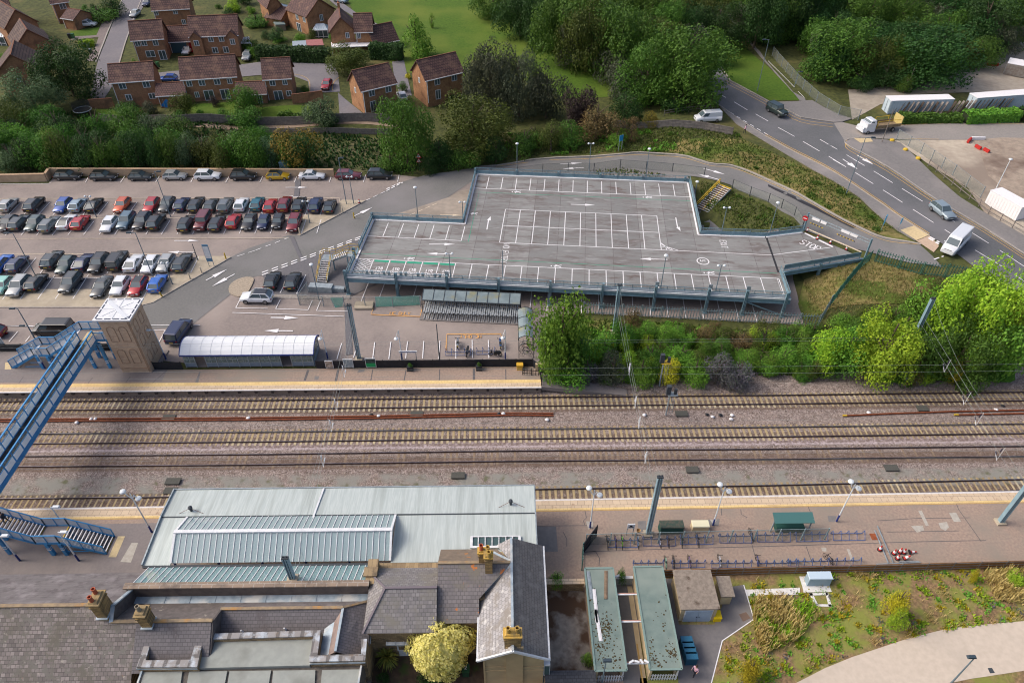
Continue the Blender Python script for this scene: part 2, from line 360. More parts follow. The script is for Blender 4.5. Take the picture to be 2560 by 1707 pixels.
# tracks
M_rail=mat('rail_steel',lin(96,74,70),lin(70,54,54),2,.6,.3)
M_railtop=mat('rail_head',lin(150,146,148),lin(120,116,120),2,.35,.8)
M_slp=mat('sleeper_concrete',lin(182,162,122),lin(150,132,102),1.5,.9,c3=lin(206,192,160),s3=.2,lo3=.5,hi3=.7)
M_slp2=mat('buried_sleeper',lin(150,130,108),lin(126,108,94),1.5,.9)
def rail_pts(px):return[Vector((*ray(x_,y_,.2),.2))for x_,y_ in px]
TR=[([(0,1001.8),(640,999.5),(1280,992),(1920,986.8),(2560,978.3)],'northernmost railway track, beside the long platform with the footbridge tower',.0,.00),([(0,1083.7),(640,1078.7),(1280,1071.3),(1920,1066.4),(2560,1058)],'railway track with bright orange-brown sleepers, second from the far platform',.0,.0),([(0,1139.6),(640,1134.4),(1280,1125.6),(1920,1121.2),(2560,1113.9)],'railway track with sleepers mostly buried in ballast, third from far platform',.0,-.055),([(0,1245.6),(425,1240.6),(1336,1221.5),(1920,1212),(2560,1196.6)],'nearest railway track, along the white edge of the near platform',.0,.0)]
slp_mesh=None
def slp(w_=.29,l_=2.5,z0=-.16,z1=.035):
 b_=MB();b_.box((0,0,(z0+z1)/2),(w_,l_,z1-z0),top=(.9,.99));return b_
for ti,(px,lab,_,dz)in enumerate(TR):
 up=rail_pts(px);d0=(up[1]-up[0]).normalized();d1=(up[-1]-up[-2]).normalized()
 up=[up[0]-d0*60]+up+[up[-1]+d1*60]
 t_=thing('railway_track',lab,'railway track',(0,up[len(up)//2].y,0))
 nrm=[Vector((-(up[min(k+1,len(up)-1)]-up[max(k-1,0)]).y,(up[min(k+1,len(up)-1)]-up[max(k-1,0)]).x,0)).normalized()for k in range(len(up))]
 for side in(0,1):
  b_=MB();ln=[p-nrm[k]*1.505*side for k,p in enumerate(up)]
  for k in range(len(ln)-1):
   b_.cur=0;b_.bar(ln[k]+Vector((0,0,-.145)),ln[k+1]+Vector((0,0,-.145)),.15,.03)
   b_.bar(ln[k]+Vector((0,0,-.08)),ln[k+1]+Vector((0,0,-.08)),.03,.10)
   b_.bar(ln[k]+Vector((0,0,-.015)),ln[k+1]+Vector((0,0,-.015)),.08,.036)
   b_.cur=1;b_.bar(ln[k]+Vector((0,0,.006)),ln[k+1]+Vector((0,0,.006)),.065,.006)
  b_.obj('rail',[M_rail,M_railtop],t_,world=True)
 cl=[p-nrm[k]*.7525 for k,p in enumerate(up)];s_=0;pos=[]
 for k in range(len(cl)-1):
  L_=(cl[k+1]-cl[k]).length;n=int(L_/.65)
  for q_ in range(n):pos.append(cl[k].lerp(cl[k+1],(q_+.5)/n))
 pos=[p for p in pos if abs(p.x)<78];pos.sort(key=lambda p:abs(p.x)+random.random()*.01)
 base=slp().obj('sleeper',M_slp if ti!=2 else M_slp2,t_);rest=MB()
 for k,p in enumerate(pos):
  hid=dz*random.uniform(.0,1.2)if ti==2 else random.uniform(-.02,.01)
  if ti==2 and 8<p.x<20:hid*=.25
  if k<100:
   o=base if k==0 else base.copy()
   if k:COL.objects.link(o)
   o.location=(p.x-t_.location.x,p.y-t_.location.y,.03+hid-.035);o.rotation_euler=(0,0,random.uniform(-.015,.015))
  else:rest.box((p.x,p.y,-.07+hid),(.24,2.5,.19),top=(.8,.99))
 tag(rest.obj('sleeper',M_slp if ti!=2 else M_slp2,t_,world=True),kind='stuff')
# car parks, roads, paths
def flatpts(reg,pts,z=.9):return[g(reg,x,y,z)for x,y in pts]
lot=[g('S',x,y,.9)for x,y in[(-700,930),(-20,873),(330,895),(560,915),(1362,912),(1372,800),(1458,782),(1700,795),(2009,811),(2003,783),(1981,706),(1975,660),(1935,606),(1800,592),(1752,585),(1735,500),(1700,450),(1190,440),(1090,448),(996,437),(900,440),(131,446),(120,459),(-700,470)]]
drape('car_park',lot,.02,M_tar)
loop=[g('S',*p)for p in[(350,770),(411,737),(470,703),(576,644),(620,622),(719.5,589),(754,589),(914,503),(1007,455),(1068,437),(1184,421),(1280,411),(1444,395),(1540,389),(1603,384),(1691,389),(1773,411),(1828,416),(1920,452),(2030,507),(2139,567),(2194,592),(2249,604),(2301,614),(2330,640),(2356,669),(2276,658),(2186,634),(2090,606),(2013,577),(1985,545),(1953,529),(1920,504),(1826,463),(1719,440),(1631,432),(1500,437),(1190,446),(1122,493),(1010,545),(900,597),(656,690),(636,692),(576,737),(477,815),(370,825)]]
drape('loop_road',loop,.05,M_road)
drape('loop_road',[g('S',*p,.9)for p in[(656,690),(900,597),(1010,548),(960,700),(880,740),(690,745)]],.035,M_patch,z=.9)
drape('path_by_deck',[g('S',*p)for p in[(1746,560),(1740,510),(1752,528),(1775,552),(1815,590),(1765,590)]],.05,M_road)
main=[g('S',*p)for p in[(1640,-60),(1700,90),(1760,190),(1787,255),(1850,300),(1913,340),(2084,430),(2208,512),(2323,589),(2440,672),(2560,757),(2700,850),(2700,735),(2560,636),(2186,400),(2128,370),(2112,354),(2084,308),(2002,296),(1950,268.7),(1920,255),(1826,205),(1780,150),(1740,60),(1700,-60)]]
drape('main_road',main,.06,M_main)
M_side=mat('side_road_tarmac',lin(150,144,139),lin(139,134,130),3,.9,c3=lin(164,155,148),s3=.12)
drape('side_road',[g('S',*p)for p in[(2084,308),(2105,306),(2145,316),(2232,312),(2560,309),(2760,309),(2760,352),(2560,352),(2348,351),(2150,345),(2112,354)]],.055,M_side)
M_yard=mat('yard_gravel',lin(194,182,164),lin(178,166,150),1.2,.95,c3=lin(142,128,116),s3=.05,lo3=.48,hi3=.62,bump=.3)
drape('compound_yard',[g('S',*p)for p in[(2235,352),(2300,351),(2560,352),(2760,352),(2760,720),(2640,640),(2560,590),(2460,530),(2420,470),(2330,417)]],.03,M_yard)
drape('compound_yard',[g('S',*p)for p in[(2120,225),(2230,215),(2330,170),(2430,120),(2560,105),(2760,105),(2760,230),(2560,228),(2300,236),(2200,262),(2130,300)]],.03,mat('upper_yard',lin(174,164,150),lin(158,148,136),1,.95,c3=lin(116,102,92),s3=.07))
drape('earth_heap',[g('S',*p)for p in[(2430,352),(2500,345),(2640,348),(2640,470),(2540,500),(2470,440),(2450,380)]],.06,mat('dug_earth',lin(172,156,140),lin(150,136,122),1.5,.95,c3=lin(112,94,84),s3=.12,bump=.6))
drape('pavement',[g('S',*p)for p in[(2112,356),(2135,345),(2215,351),(2250,358),(2312,417),(2330,435),(2400,495),(2468,537),(2560,590),(2760,715),(2760,760),(2560,634),(2186,398),(2128,368)]],.13,M_pave,.3)
drape('pavement',[g('S',*p)for p in[(2084,431),(2208,513),(2322,590),(2288,602),(2246,578),(2150,495),(2030,424),(1990,400),(1925,362),(1880,335),(1840,310),(1800,268),(1850,301),(1913,341)]],.13,M_pave,.3)
drape('pavement',[g('S',*p)for p in[(1757,-10),(1790,-10),(1830,40),(1862,95),(1900,130),(1935,180),(1980,230),(2012,247),(2015,256),(1999,252),(1925,165),(1890,120),(1826,50),(1760,0)]],.1,M_pave,.2)
drape('pavement',[g('S',*p)for p in[(1926,257),(1990,255),(2030,252),(2060,270),(2100,288),(2130,298),(2105,306),(2084,307),(2002,295),(1950,267.5)]],.13,M_pave,.3)
M_tan=mat('tan_tactile_paving',lin(212,192,150),lin(196,176,138),3,.85)
drape('tactile_paving',[g('S',*p)for p in[(2250,577),(2285,566),(2323,589),(2290,603)]],.145,M_tan)
drape('tactile_paving',[g('S',*p)for p in[(2290,603),(2323,589),(2347,616),(2334,632)]],.08,mat('pink_paving',lin(196,172,150),lin(180,158,140),3,.85))
drape('tactile_paving',[g('S',*p)for p in[(2133,347),(2176,348),(2182,356),(2150,359)]],.145,M_tan)
drape('drain_grating',[g('H',*p)for p in[(0,225),(330,380),(560,490),(800,612),(775,628),(530,505),(300,395),(0,245)]],.075,mat('dark_grating',lin(62,62,68),lin(40,40,46),12,.8))
drape('lawn',[g('S',*p)for p in[(855,-30),(1560,-60),(1560,120),(1540,240),(1430,250),(1330,215),(1250,160),(1180,150),(1160,200),(1000,180),(960,140),(925,95),(890,45)]],.0,M_lawn)
drape('lawn',[g('S',*p)for p in[(1826,110),(1850,105),(1920,168),(2000,251),(1925,252),(1826,203),(1790,150)]],.02,M_lawn)
drape('lawn',[g('A',*p)for p in[(1640,960),(2140,930),(2240,1060),(1640,1075)]],.03,M_lawn)
drape('lawn',[g('B',*p)for p in[(20,985),(520,960),(640,1040),(560,1068),(60,1068)]],.03,M_lawn)
drape('lawn',[g('A',*p)for p in[(860,1000),(1100,995),(1110,1075),(860,1060)]],.03,M_lawn)
drape('lawn',[g('A',*p)for p in[(640,290),(910,250),(880,325),(650,335)]],.03,M_lawn)
drape('lawn',[g('B',*p)for p in[(1260,690),(1330,710),(1370,780),(1330,785)]],.03,M_lawn)
drape('lawn',[g('L',*p,.2)for p in[(820,500),(1100,480),(1600,440),(2000,300),(2100,420),(2100,520),(2060,540),(1560,520),(1000,545)]],.05,mat('bright_grass',lin(84,126,26),lin(66,106,20),3,.95),z=.35)
M_dry=mat('dry_grass',lin(138,124,80),lin(104,100,52),1.6,.95,c3=lin(84,100,38),s3=.22,lo3=.45,hi3=.58,bump=.6)
drape('dry_verge',[g('S',*p)for p in[(1640,372),(1760,345),(1860,350),(1990,408),(2150,500),(2240,580),(2285,605),(2240,602),(2140,562),(2030,505),(1920,447),(1830,410),(1775,405)]],.03,M_dry)
drape('dry_bank',[g('S',*p)for p in[(2010,700),(2080,670),(2180,650),(2280,680),(2340,700),(2330,760),(2200,760),(2080,770),(2010,800),(1995,760)]],.05,M_dry)
drape('bare_bank',[g('S',*p)for p in[(760,370),(800,345),(950,345),(960,420),(900,432),(790,415)]],.02,mat('bank_litter',lin(104,98,70),lin(76,84,46),1.2,.95,c3=lin(76,90,44),s3=.2))
drape('bank_grass',[g('S',*p)for p in[(1385,800),(1600,802),(1900,830),(2050,825),(2330,785),(2450,860),(2300,920),(1900,930),(1500,935),(1380,915)]],.02,mat('bank_green',lin(96,118,42),lin(72,96,32),1.5,.95,c3=lin(120,116,66),s3=.3,lo3=.55,hi3=.68,bump=.6))
M_est=mat('estate_road',lin(126,122,126),lin(116,113,118),2,.9,c3=lin(136,131,132),s3=.1)
drape('estate_road',[g('S',*p)for p in[(312,-20),(385,-20),(330,60),(300,150),(290,200),(255,255),(225,245),(246,150),(270,90)]],.04,M_est)
drape('estate_road',[g('S',*p)for p in[(290,195),(440,178),(620,160),(660,154),(830,156),(845,180),(850,230),(815,232),(775,232),(770,205),(720,186),(660,188),(520,200),(300,205)]],.045,M_est)
drape('estate_road',[g('S',*p)for p in[(845,232),(850,300),(925,300),(880,262)]],.045,M_est)
drape('estate_road',[g('S',*p)for p in[(980,155),(1010,152),(1020,200),(1030,240),(1000,240),(985,190)]],.045,M_est)
drape('estate_road',[g('S',*p)for p in[(810,-10),(830,-10),(900,40),(960,68),(925,75),(880,40),(840,15)]],.04,M_est)
drape('driveway',[g('A',*p)for p in[(930,210),(1030,170),(985,270),(960,350),(900,480),(860,560),(780,560),(870,430),(900,340),(640,370),(680,335),(880,325)]],.04,mat('driveway_paving',lin(136,124,120),lin(122,112,110),2,.9))
drape('footpath',[g('S',*p)for p in[(700,312),(1010,314),(1010,320),(700,321)]],.03,M_dirt)
drape('footpath',[g('S',*p)for p in[(400,318),(700,312),(700,321),(400,327)]],.03,M_dirt)
drape('concrete_island',flatpts('E',[(-400,1345),(920,1345),(1280,1330),(1400,1300),(1500,1240),(2105,893),(2095,878),(1800,878),(1720,1000),(1540,1065),(1350,1085),(1330,1180),(-400,1180)]),.06,M_conc,.1,z=.9)
drape('concrete_island',flatpts('F',[(760,385),(790,365),(1000,372),(400,692),(380,680),(440,500),(620,500),(720,470)]),.06,M_conc,.1,z=.9)
drape('concrete_island',[g('S',*p,.9)for p in[(1122,494),(1150,478),(1190,470),(1190,560),(1130,560),(900,560)]][:4]+[g('F',*p,.9)for p in[(1915,580),(1130,545)]],.07,mat('dusty_concrete',lin(170,158,146),lin(154,144,134),1.2,.9,c3=lin(132,122,112),s3=.12),.08,z=.9)
drape('concrete_island',[g('F',*p,.9)for p in[(-70,1235),(200,1228),(560,1235),(860,1235),(860,1270),(200,1262),(-60,1258)]],.06,mat('worn_kerb_concrete',lin(164,158,152),lin(140,132,126),3,.9),.1,z=.9)
kid=[(2085,1180),(2100,1140),(2150,1100),(2230,1072),(2300,1075),(2315,1100),(2290,1160),(2255,1215),(2200,1248),(2140,1240),(2095,1215)]
drape('traffic_island',smooth_line(flatpts('E',kid+kid[:1]),3)[:-1],.12,mat('island_setts',lin(180,166,148),lin(150,138,122),4,.9),.14,z=.9)
drape('tarmac_patch',flatpts('E',[(400,1085),(1340,1080),(1325,1178),(850,1178),(380,1178)]),.045,M_patch,z=.9)
drape('tarmac_patch',[g('F',806,1335,.9),g('F',850,1335,.9),g('J',825,290,.9),g('J',768,300,.9)],.03,M_patch,z=.9)
drape('tarmac_patch',[g('F',*p,.9)for p in[(360,180),(408,180),(392,335),(345,335)]],.045,M_patch,z=.9)
drape('tarmac_patch',[g('F',*p,.9)for p in[(300,690),(345,700),(470,1000),(490,1120),(470,1130),(440,1000)]],.06,M_patch,z=.9)
# painted markings on the ground
def mg(reg,pts,z=None):return[g(reg,x,y,z)for x,y in pts]
Z9=.9
mk=Marks(.062,.9);mc=Marks(.064,.9)
ms=Marks(.075,.9)
def L(reg,pts,w_=.1,m_=None):(m_ or mk).line(mg(reg,pts,.9),w_)
L('E',[(0,355),(2334,352)],.1,mc);L('F',[(0,352),(760,350),(765,378)],.1,mc)
L('E',[(300,529),(1560,530)],.1,mc);L('E',[(1560,530),(2334,530)],.1,mc);L('F',[(0,530),(430,532)],.1,mc)
L('E',[(0,720),(2334,717)],.1,mc);L('F',[(0,717),(300,716)],.1,mc)
L('E',[(0,857),(1780,862)],.1,mc);L('E',[(-40,1078),(1350,1075)],.1,mk)
L('E',[(0,222),(450,218),(470,205)],.1,mk);L('E',[(0,1515),(300,1515)],.1,mk);L('E',[(1355,1507),(1825,1509)],.1,mk)
for a_,b_ in[((780,208),(805,160)),((1100,208),(1138,150)),((1420,205),(1455,150)),((1740,207),(1765,160)),((2058,208),(2088,155))]:L('E',[a_,b_])
for a_,b_ in[((35,207),(65,145)),((350,205),(375,145)),((668,205),(690,145)),((980,203),(1000,140)),((1292,202),(1305,140))]:L('F',[a_,b_])
def bays(reg,p0,p1,n0,n1,pitch=2.5,w_=.1,m_=None):
 a_,b_=g(reg,*p0,.9),g(reg,*p1,.9)
 for k in range(n0,n1+1):(m_ or mk).line([a_+Vector((k*pitch,0,0)),b_+Vector((k*pitch,0,0))],w_)
bays('E',(893,505),(985,388),-8,12)
bays('F',(448,505),(495,388),-3,1)
bays('E',(762,685),(858,560),-7,15)
bays('E',(210,1042),(328,896),-3,10)
bays('E',(345,1270),(500,1052),-4,6)
for p in[('E',(1590,738),(1815,738)),('E',(1770,845),(1530,842)),('F',(270,253),(475,253)),('F',(445,338),(245,338))]:mk.arrow(g(p[0],*p[1],.9),g(p[0],*p[2],.9),.15,1.7,.65)
for p in[('F',(135,1438),(385,1443)),('F',(338,1560),(75,1558))]:mk.arrow(g(p[0],*p[1],.9),g(p[0],*p[2],.9),.2,1.9,.8)
for p in[('E',(1880,1100),(2075,998)),('E',(2140,1043),(1935,1155)),('F',(895,515),(1065,435))]:ms.arrow(g(p[0],*p[1],.9),g(p[0],*p[2],.9),.17,2.4,.8)
for dy in(0,22):ms.dash(g('F',55,1030+dy,.9),g('F',960,700+dy*.7,.9),.22,1.0,.55)
ms.dash(g('F',1005,372,.9),g('F',1190,285,.9),.12,.9,.7);ms.dash(g('F',1190,285,.9),g('F',1340,207,.9),.25,.8,.4);ms.dash(g('F',1190,268,.9),g('F',1330,203,.9),.25,.8,.4)
ms.dash(g('F',0,825,.9),g('F',290,715,.9),.12,.9,.7)
ms.dash(g('E',2160,882,.9),g('E',2334,826,.9),.1,1.2,.6)
msc=Marks(.09,.9)
msc.dash(g('F',1330,540,.9),g('F',1670,390,.9),.12,1.1,.5);msc.arrow(g('F',1680,503,.9),g('F',1875,510,.9),.15,1.5,.6)
L('F',[(180,1358),(475,1368)]);L('F',[(180,1358),(222,1275)]);L('F',[(475,1368),(515,1280)]);L('F',[(552,1375),(590,1285)]);L('F',[(552,1375),(840,1382)])
L('E',[(2150,1350),(2192,1268)]);L('E',[(2150,1350),(2440,1356)]);L('E',[(2120,1393),(3135,1428)])
L('F',[(220,1215),(308,1045)],.12);L('F',[(370,1222),(455,1050)],.12);L('F',[(75,1205),(88,1185)],.12)
for a_,b_ in[((690,335),(730,200)),((832,320),(868,192)),((995,330),(1012,190)),((1132,335),(1150,187)),((1275,330),(1292,183)),((1420,330),(1430,181)),((1558,330),(1567,178)),((1703,330),(1703,174)),((1845,325),(1842,173)),((1985,325),(1980,173))]:L('J',[a_,b_],.12)
L('c',[(128,418),(250,275)],.1);L('c',[(358,418),(420,340)],.1);L('c',[(2205,465),(2315,258)],.1);L('c',[(2080,258),(2315,258)],.08);L('c',[(0,198),(500,205)],.1)
DO=Vector((-21.83,82.91,0));DA=R(-5.553);DU=Vector((math.cos(DA),math.sin(DA),0));DV=Vector((-math.sin(DA),math.cos(DA),0))
def dk(u,v):return DO+DU*u+DV*v
for k in range(24):mk.line([dk(1.6+2.41*k,-2.4),dk(1.6+2.41*k,2.4)],.11)
tag(mk.obj('road_marking',M_white),kind='structure');tag(mc.obj('road_marking',M_cream),kind='structure');tag(ms.obj('road_marking',M_white),kind='structure');tag(msc.obj('road_marking',M_cream),kind='structure')
mo=Marks(.07,.9)
L('F',[(1072,1350),(1047,1410),(1495,1430),(1512,1368)],.13,mo);L('J',[(1618,262),(1626,123),(2085,120),(2096,165)],.13,mo)
p0,p1=g('F',1220,1412,.9),g('F',1338,1414,.9);text_marks(mo,'MC ONLY',p0,p1-p0,Vector((0,1)),.32,.62,.09)
p0,p1=g('J',1918,131,.9),g('J',1804,131,.9);text_marks(mo,'MC ONLY',p0,p1-p0,Vector((0,-1)),.32,.62,.09)
tag(mo.obj('road_marking',M_orange),kind='structure')
mr=Marks(.085);my=Marks(.088)
for a_,b_ in[(('C',1900,868),('C',1950,895)),(('C',2025,935),('C',2145,1008)),(('C',2220,1045),('C',2334,1110)),(('D',92,1167),('D',242,1250)),(('D',318,1295),('D',468,1383)),(('D',472,1276),('D',632,1368)),(('D',552,1430),('D',710,1527)),(('D',715,1417),('D',880,1516)),(('H',590,0),('H',710,68)),(('H',780,0),('H',880,57)),(('H',795,120),('H',958,222)),(('H',962,106),('H',1135,213)),(('H',1047,278),('H',1225,392)),(('H',1220,265),('H',1408,382)),(('H',1320,455),('H',1508,576)),(('H',1610,640),('H',1660,672)),(('H',1675,555),('H',1700,568)),(('H',1795,628),('H',2010,764)),(('H',1885,825),('H',2135,977)),(('H',2110,827),('H',2334,975)),(('H',2248,1052),('H',2400,1150))]:
 mr.line([g(*a_),g(*b_)],.13)
mr.arrow(g('D',680,1455),g('D',815,1548),.2,2.2,1.1);mr.arrow(g('D',812,1420),g('D',960,1506),.2,2.2,1.1)
mr.dash(g('C',1990,1030),g('C',2334,1235),.16,1.1,.9);mr.dash(g('H',1460,715),g('H',1555,770),.3,.9,.4);mr.dash(g('H',1475,705),g('H',1560,755),.3,.9,.4);mr.dash(g('H',1512,910),g('H',1600,880),.2,1,.5)
for p in[('C',(440,1500),(640,1490)),('C',(655,1533),(460,1545)),('G',(1745,82),(1940,136)),('G',(1888,185),(1690,132))]:mr.arrow(g(p[0],*p[1]),g(p[0],*p[2]),.16,2.0,.75)
mr.line(mg('C',[(1765,0),(1850,55),(1990,165)]),.12);mr.line(mg('D',[(0,560),(240,800)]),.1);mr.line(mg('D',[(275,840),(330,895)]),.1)
tag(mr.obj('road_marking',M_white),kind='structure')
for o_ in(0,7):
 my.line(smooth_line(mg('S',[(1815,203+o_),(1921,259+o_),(1950,272+o_),(2002,300+o_),(2083,312+o_)]),3),.11)
 my.line(smooth_line(mg('S',[(2160,347+o_*.6),(2125-o_*.3,348+o_*.5),(2114-o_*.2,358+o_),(2127,373+o_),(2186,404+o_),(2300,478+o_),(2560,641+o_)]),3),.11)
 my.line(mg('S',[(1913,339-o_*.5),(2084,429-o_*.5),(2208,511-o_*.5),(2323,588-o_*.5)]),.11)
my.line(smooth_line(mg('S',[(1240,418),(1444,399),(1540,392),(1603,388),(1691,393),(1773,415),(1828,420),(1920,456),(2030,511),(2139,571),(2194,596),(2249,608),(2300,612)]),3),.1)
my.line(mg('D',[(1140,1145),(2334,1136)]),.1);my.line(mg('D',[(1250,1267),(1560,1275)]),.1)
my.line(smooth_line(mg('B',[(330,680),(400,690),(460,715),(490,760),(492,840)]),3),.1);my.line(smooth_line(mg('B',[(760,710),(720,740),(700,780),(700,830)]),3),.1)
tag(my.obj('road_marking',M_yel),kind='structure')
def kerb(pts,h_=.14,w_=.16,off=.02,m_=M_kerb,name='kerb'):
 pts=[Vector(p)for p in pts];out=[]
 for k in range(len(pts)-1):
  n=max(1,int((pts[k+1]-pts[k]).length/2.5));out+=[pts[k].lerp(pts[k+1],q_/n)for q_ in range(n)]
 out.append(pts[-1]);a_,b_=strip_poly(out,w_);mb=MB()
 hz=[hgt(p.x,p.y)+off for p in out]
 for k in range(len(out)-1):
  q_=[(a_[k],hz[k]),(b_[k],hz[k]),(b_[k+1],hz[k+1]),(a_[k+1],hz[k+1])]
  mb.prism([(p.x,p.y,z_)for p,z_ in q_],-.1,h_)
 return tag(mb.obj(name,m_),kind='structure')
kerb(mg('S',[(1790,150),(1826,203),(1921,254),(1950,267),(2002,294.5),(2084,306.5)]));kerb(smooth_line(mg('S',[(2150,344),(2112,353),(2127,369),(2186,399),(2300,473),(2560,635),(2700,728)]),3))
kerb(mg('S',[(1787,256),(1850,301),(1913,341.5),(2084,431.5),(2208,513.5),(2323,590.5)]))
kerb(smooth_line(mg('S',[(1184,419),(1280,409),(1444,393),(1540,387),(1603,382),(1691,387),(1773,409),(1828,414),(1920,450),(2030,505),(2139,565),(2194,590),(2249,602),(2301,612)]),3),.14,.3)
kerb(mg('A',[(1115,0),(1050,140),(980,300),(930,430),(875,570)]),.1,.3);kerb(mg('A',[(1290,0),(1220,170),(1140,400),(1085,590)]),.1,.25)
kerb(mg('F',[(400,694),(1003,375)]),.14,.14,.04);kerb(mg('E',[(1500,1243),(2107,893)]),.14,.14,.04)
kerb(mg('E',[(-400,1347),(920,1347),(1280,1332),(1400,1302),(1500,1243)]),.1,.12,.04)
# platforms
M_pl=mat('platform_tarmac',lin(170,149,134),lin(151,132,120),4,.9,c3=lin(146,135,124),s3=.22,lo3=.42,hi3=.66,bump=.1)
M_plg=mat('platform_grey',lin(136,128,126),lin(126,119,118),4,.9,c3=lin(146,137,133),s3=.2)
M_cop=brickmat('coping_slabs',lin(214,192,164),lin(202,180,154),lin(158,142,124),.75,.6,[(lin(168,140,116),1.2,.6,.72)],mortar=.04)
M_tac=brickmat('tactile_strip',lin(236,208,148),lin(228,198,136),lin(200,170,118),.4,.4,[(lin(206,176,128),.5,.5,.7)],mortar=.04)
M_edge=mat('white_edge',lin(228,224,222),lin(206,200,196),3,.7)
M_wallp=mat('platform_face',lin(84,74,72),lin(62,55,54),2,.9)
def platform(name,xs,y0,y1,m_,face=M_wallp):
 mb=MB();mb.prism([(xs[0],y0(xs[0])),(xs[1],y0(xs[1])),(xs[1],y1(xs[1])),(xs[0],y1(xs[0]))],-.4,1.0)
 return tag(mb.obj(name,m_),kind='structure')
def band_(name,x0,x1,fy0,fy1,z,m_,th=.004,step=None):
 mb=MB();mb.prism([(x0,fy0(x0)),(x1,fy0(x1)),(x1,fy1(x1)),(x0,fy1(x0))],z-th,z);return tag(mb.obj(name,m_),kind='structure')
cst=lambda v:(lambda x:v)
platform('far_platform',(-130,4.46),cst(YF+.25),cst(66.4),M_pl)
band_('far_platform',-130,-44.2,cst(66.4),cst(70.2),1.0,M_plg,1.2);band_('far_platform',-130,-43,cst(64.3),cst(66.4),1.006,M_plg)
band_('platform_coping',-130,4.46,cst(YF+.12),cst(63.42),1.012,M_cop,.1);band_('platform_edge',-130,4.46,cst(YF-.08),cst(YF+.12),1.014,M_edge,.1)
band_('tactile_strip',-130,4.46,cst(63.42),cst(64.02),1.016,M_tac,.03)
mb=MB()
for k in range(40):x_=-76+2.05*k;mb.bx(x_-.15,x_+.15,YF-.05,YF+.25,.45,.9)
tag(mb.obj('platform_bracket',M_wallp),kind='structure')
mb=MB();mb.prism([(4.5,62.75,1.0),(15.2,62.0,.02),(15.2,63.1,.02),(4.5,65.2,1.0)],-.6,0);tag(mb.obj('platform_ramp',M_plg),kind='structure')
yn=lambda o:(lambda x:YN+.0085*x+o)
platform('near_platform',(-100,110),yn(-22),yn(-.25),M_pl)
band_('near_platform',-100,-30,yn(-22),yn(-2.0),1.006,M_plg)
band_('platform_coping',-100,110,yn(-1.1),yn(-.12),1.012,M_cop,.1);band_('platform_edge',-100,110,yn(-.12),yn(.08),1.014,M_edge,.1)
band_('tactile_strip',-100,110,yn(-1.35),yn(-1.1),1.016,M_tac,.03);band_('tactile_strip',-100,110,yn(-1.46),yn(-1.39),1.014,M_yel,.02)
mj=Marks(.008,1.0);mp=Marks(.009,1.0)
def LJ(reg,pts,w_=.08):mj.line(mg(reg,pts,1.0),w_)
for a_,b_ in[((1300,535),(1420,430)),((1070,535),(1110,480)),((750,540),(790,490)),((160,540),(200,480))]:LJ('I',[a_,b_])
for a_,b_ in[((415,515),(445,425)),((680,522),(700,425)),((978,520),(995,420)),((1262,515),(1280,420)),((1562,515),(1566,420)),((1857,515),(1858,415)),((2130,510),(2128,420))]:LJ('J',[a_,b_],.3 if a_[0]in(680,415,1857)else .12)
for p in[[(610,110),(625,180),(600,205),(610,240)],[(640,245),(200,250)],[(700,460),(735,520),(730,585)],[(700,460),(600,470)],[(620,465),(1500,435),(2149,420)],[(2010,390),(2050,540)],[(1755,90),(1760,160)],[(1920,110),(1925,150),(1975,180)],[(430,300),(460,360),(460,420)]]:LJ('O',p,.07)
for p in[[(0,420),(640,400),(1300,380),(1830,370)],[(330,70),(370,170)],[(320,420),(370,560)],[(1580,60),(1600,110),(1790,380)],[(920,205),(1250,185),(1700,180)],[(1000,300),(1600,290)]]:LJ('Q',p,.07)
def PP(reg,pts,m_=mp):m_.q(mg(reg,pts,1.0))
PP('O',[(205,255),(370,255),(385,465),(215,465)]);PP('O',[(1055,210),(1125,205),(1120,300),(1060,300)]);PP('O',[(1640,195),(1745,190),(1735,245),(1650,245)])
PP('Q',[(500,165),(575,165),(560,215),(510,215)]);PP('J',[(500,478),(540,478),(530,508),(498,508)]);PP('J',[(880,420),(930,418),(920,440),(860,448)]);PP('I',[(1700,440),(1710,440),(1690,530),(1660,535)])
tag(mj.obj('tar_joint',mat('tar',lin(100,96,98),None,1,.8)),kind='structure');tag(mp.obj('platform_repair',mat('grey_repair',lin(132,128,126),lin(120,117,116),2,.9)),kind='structure')
mp2=Marks(.010,1.0)
for reg,pts in[('M',[(990,335),(1050,335),(975,510),(910,510)]),('I',[(45,360),(80,360),(95,420),(40,420)])]:mp2.q(mg(reg,pts,1.01))
tag(mp2.obj('tactile_strip',M_tan),kind='structure')
mp3=Marks(.012,1.0)
for reg,pts in[('M',[(1105,390),(1160,390),(1100,555),(1010,550)]),('O',[(620,210),(680,210),(680,260),(640,280)]),('O',[(1660,195),(1720,195),(1690,240)]),('Q',[(1260,120),(1290,120),(1350,245),(1325,250)]),('Q',[(1520,140),(1580,138),(1620,212),(1560,215)]),('Q',[(1430,225),(1500,215),(1520,260),(1490,290),(1450,270)]),('Q',[(1200,250),(1300,245),(1310,285),(1250,305)]),('Q',[(660,440),(685,445),(715,530),(695,540)]),('Q',[(445,430),(490,432),(490,465),(455,460)])]:mp3.q(mg(reg,pts,1.0))
tag(mp3.obj('concrete_patch',mat('pale_concrete',lin(186,180,170),lin(170,164,154),3,.9)),kind='structure')
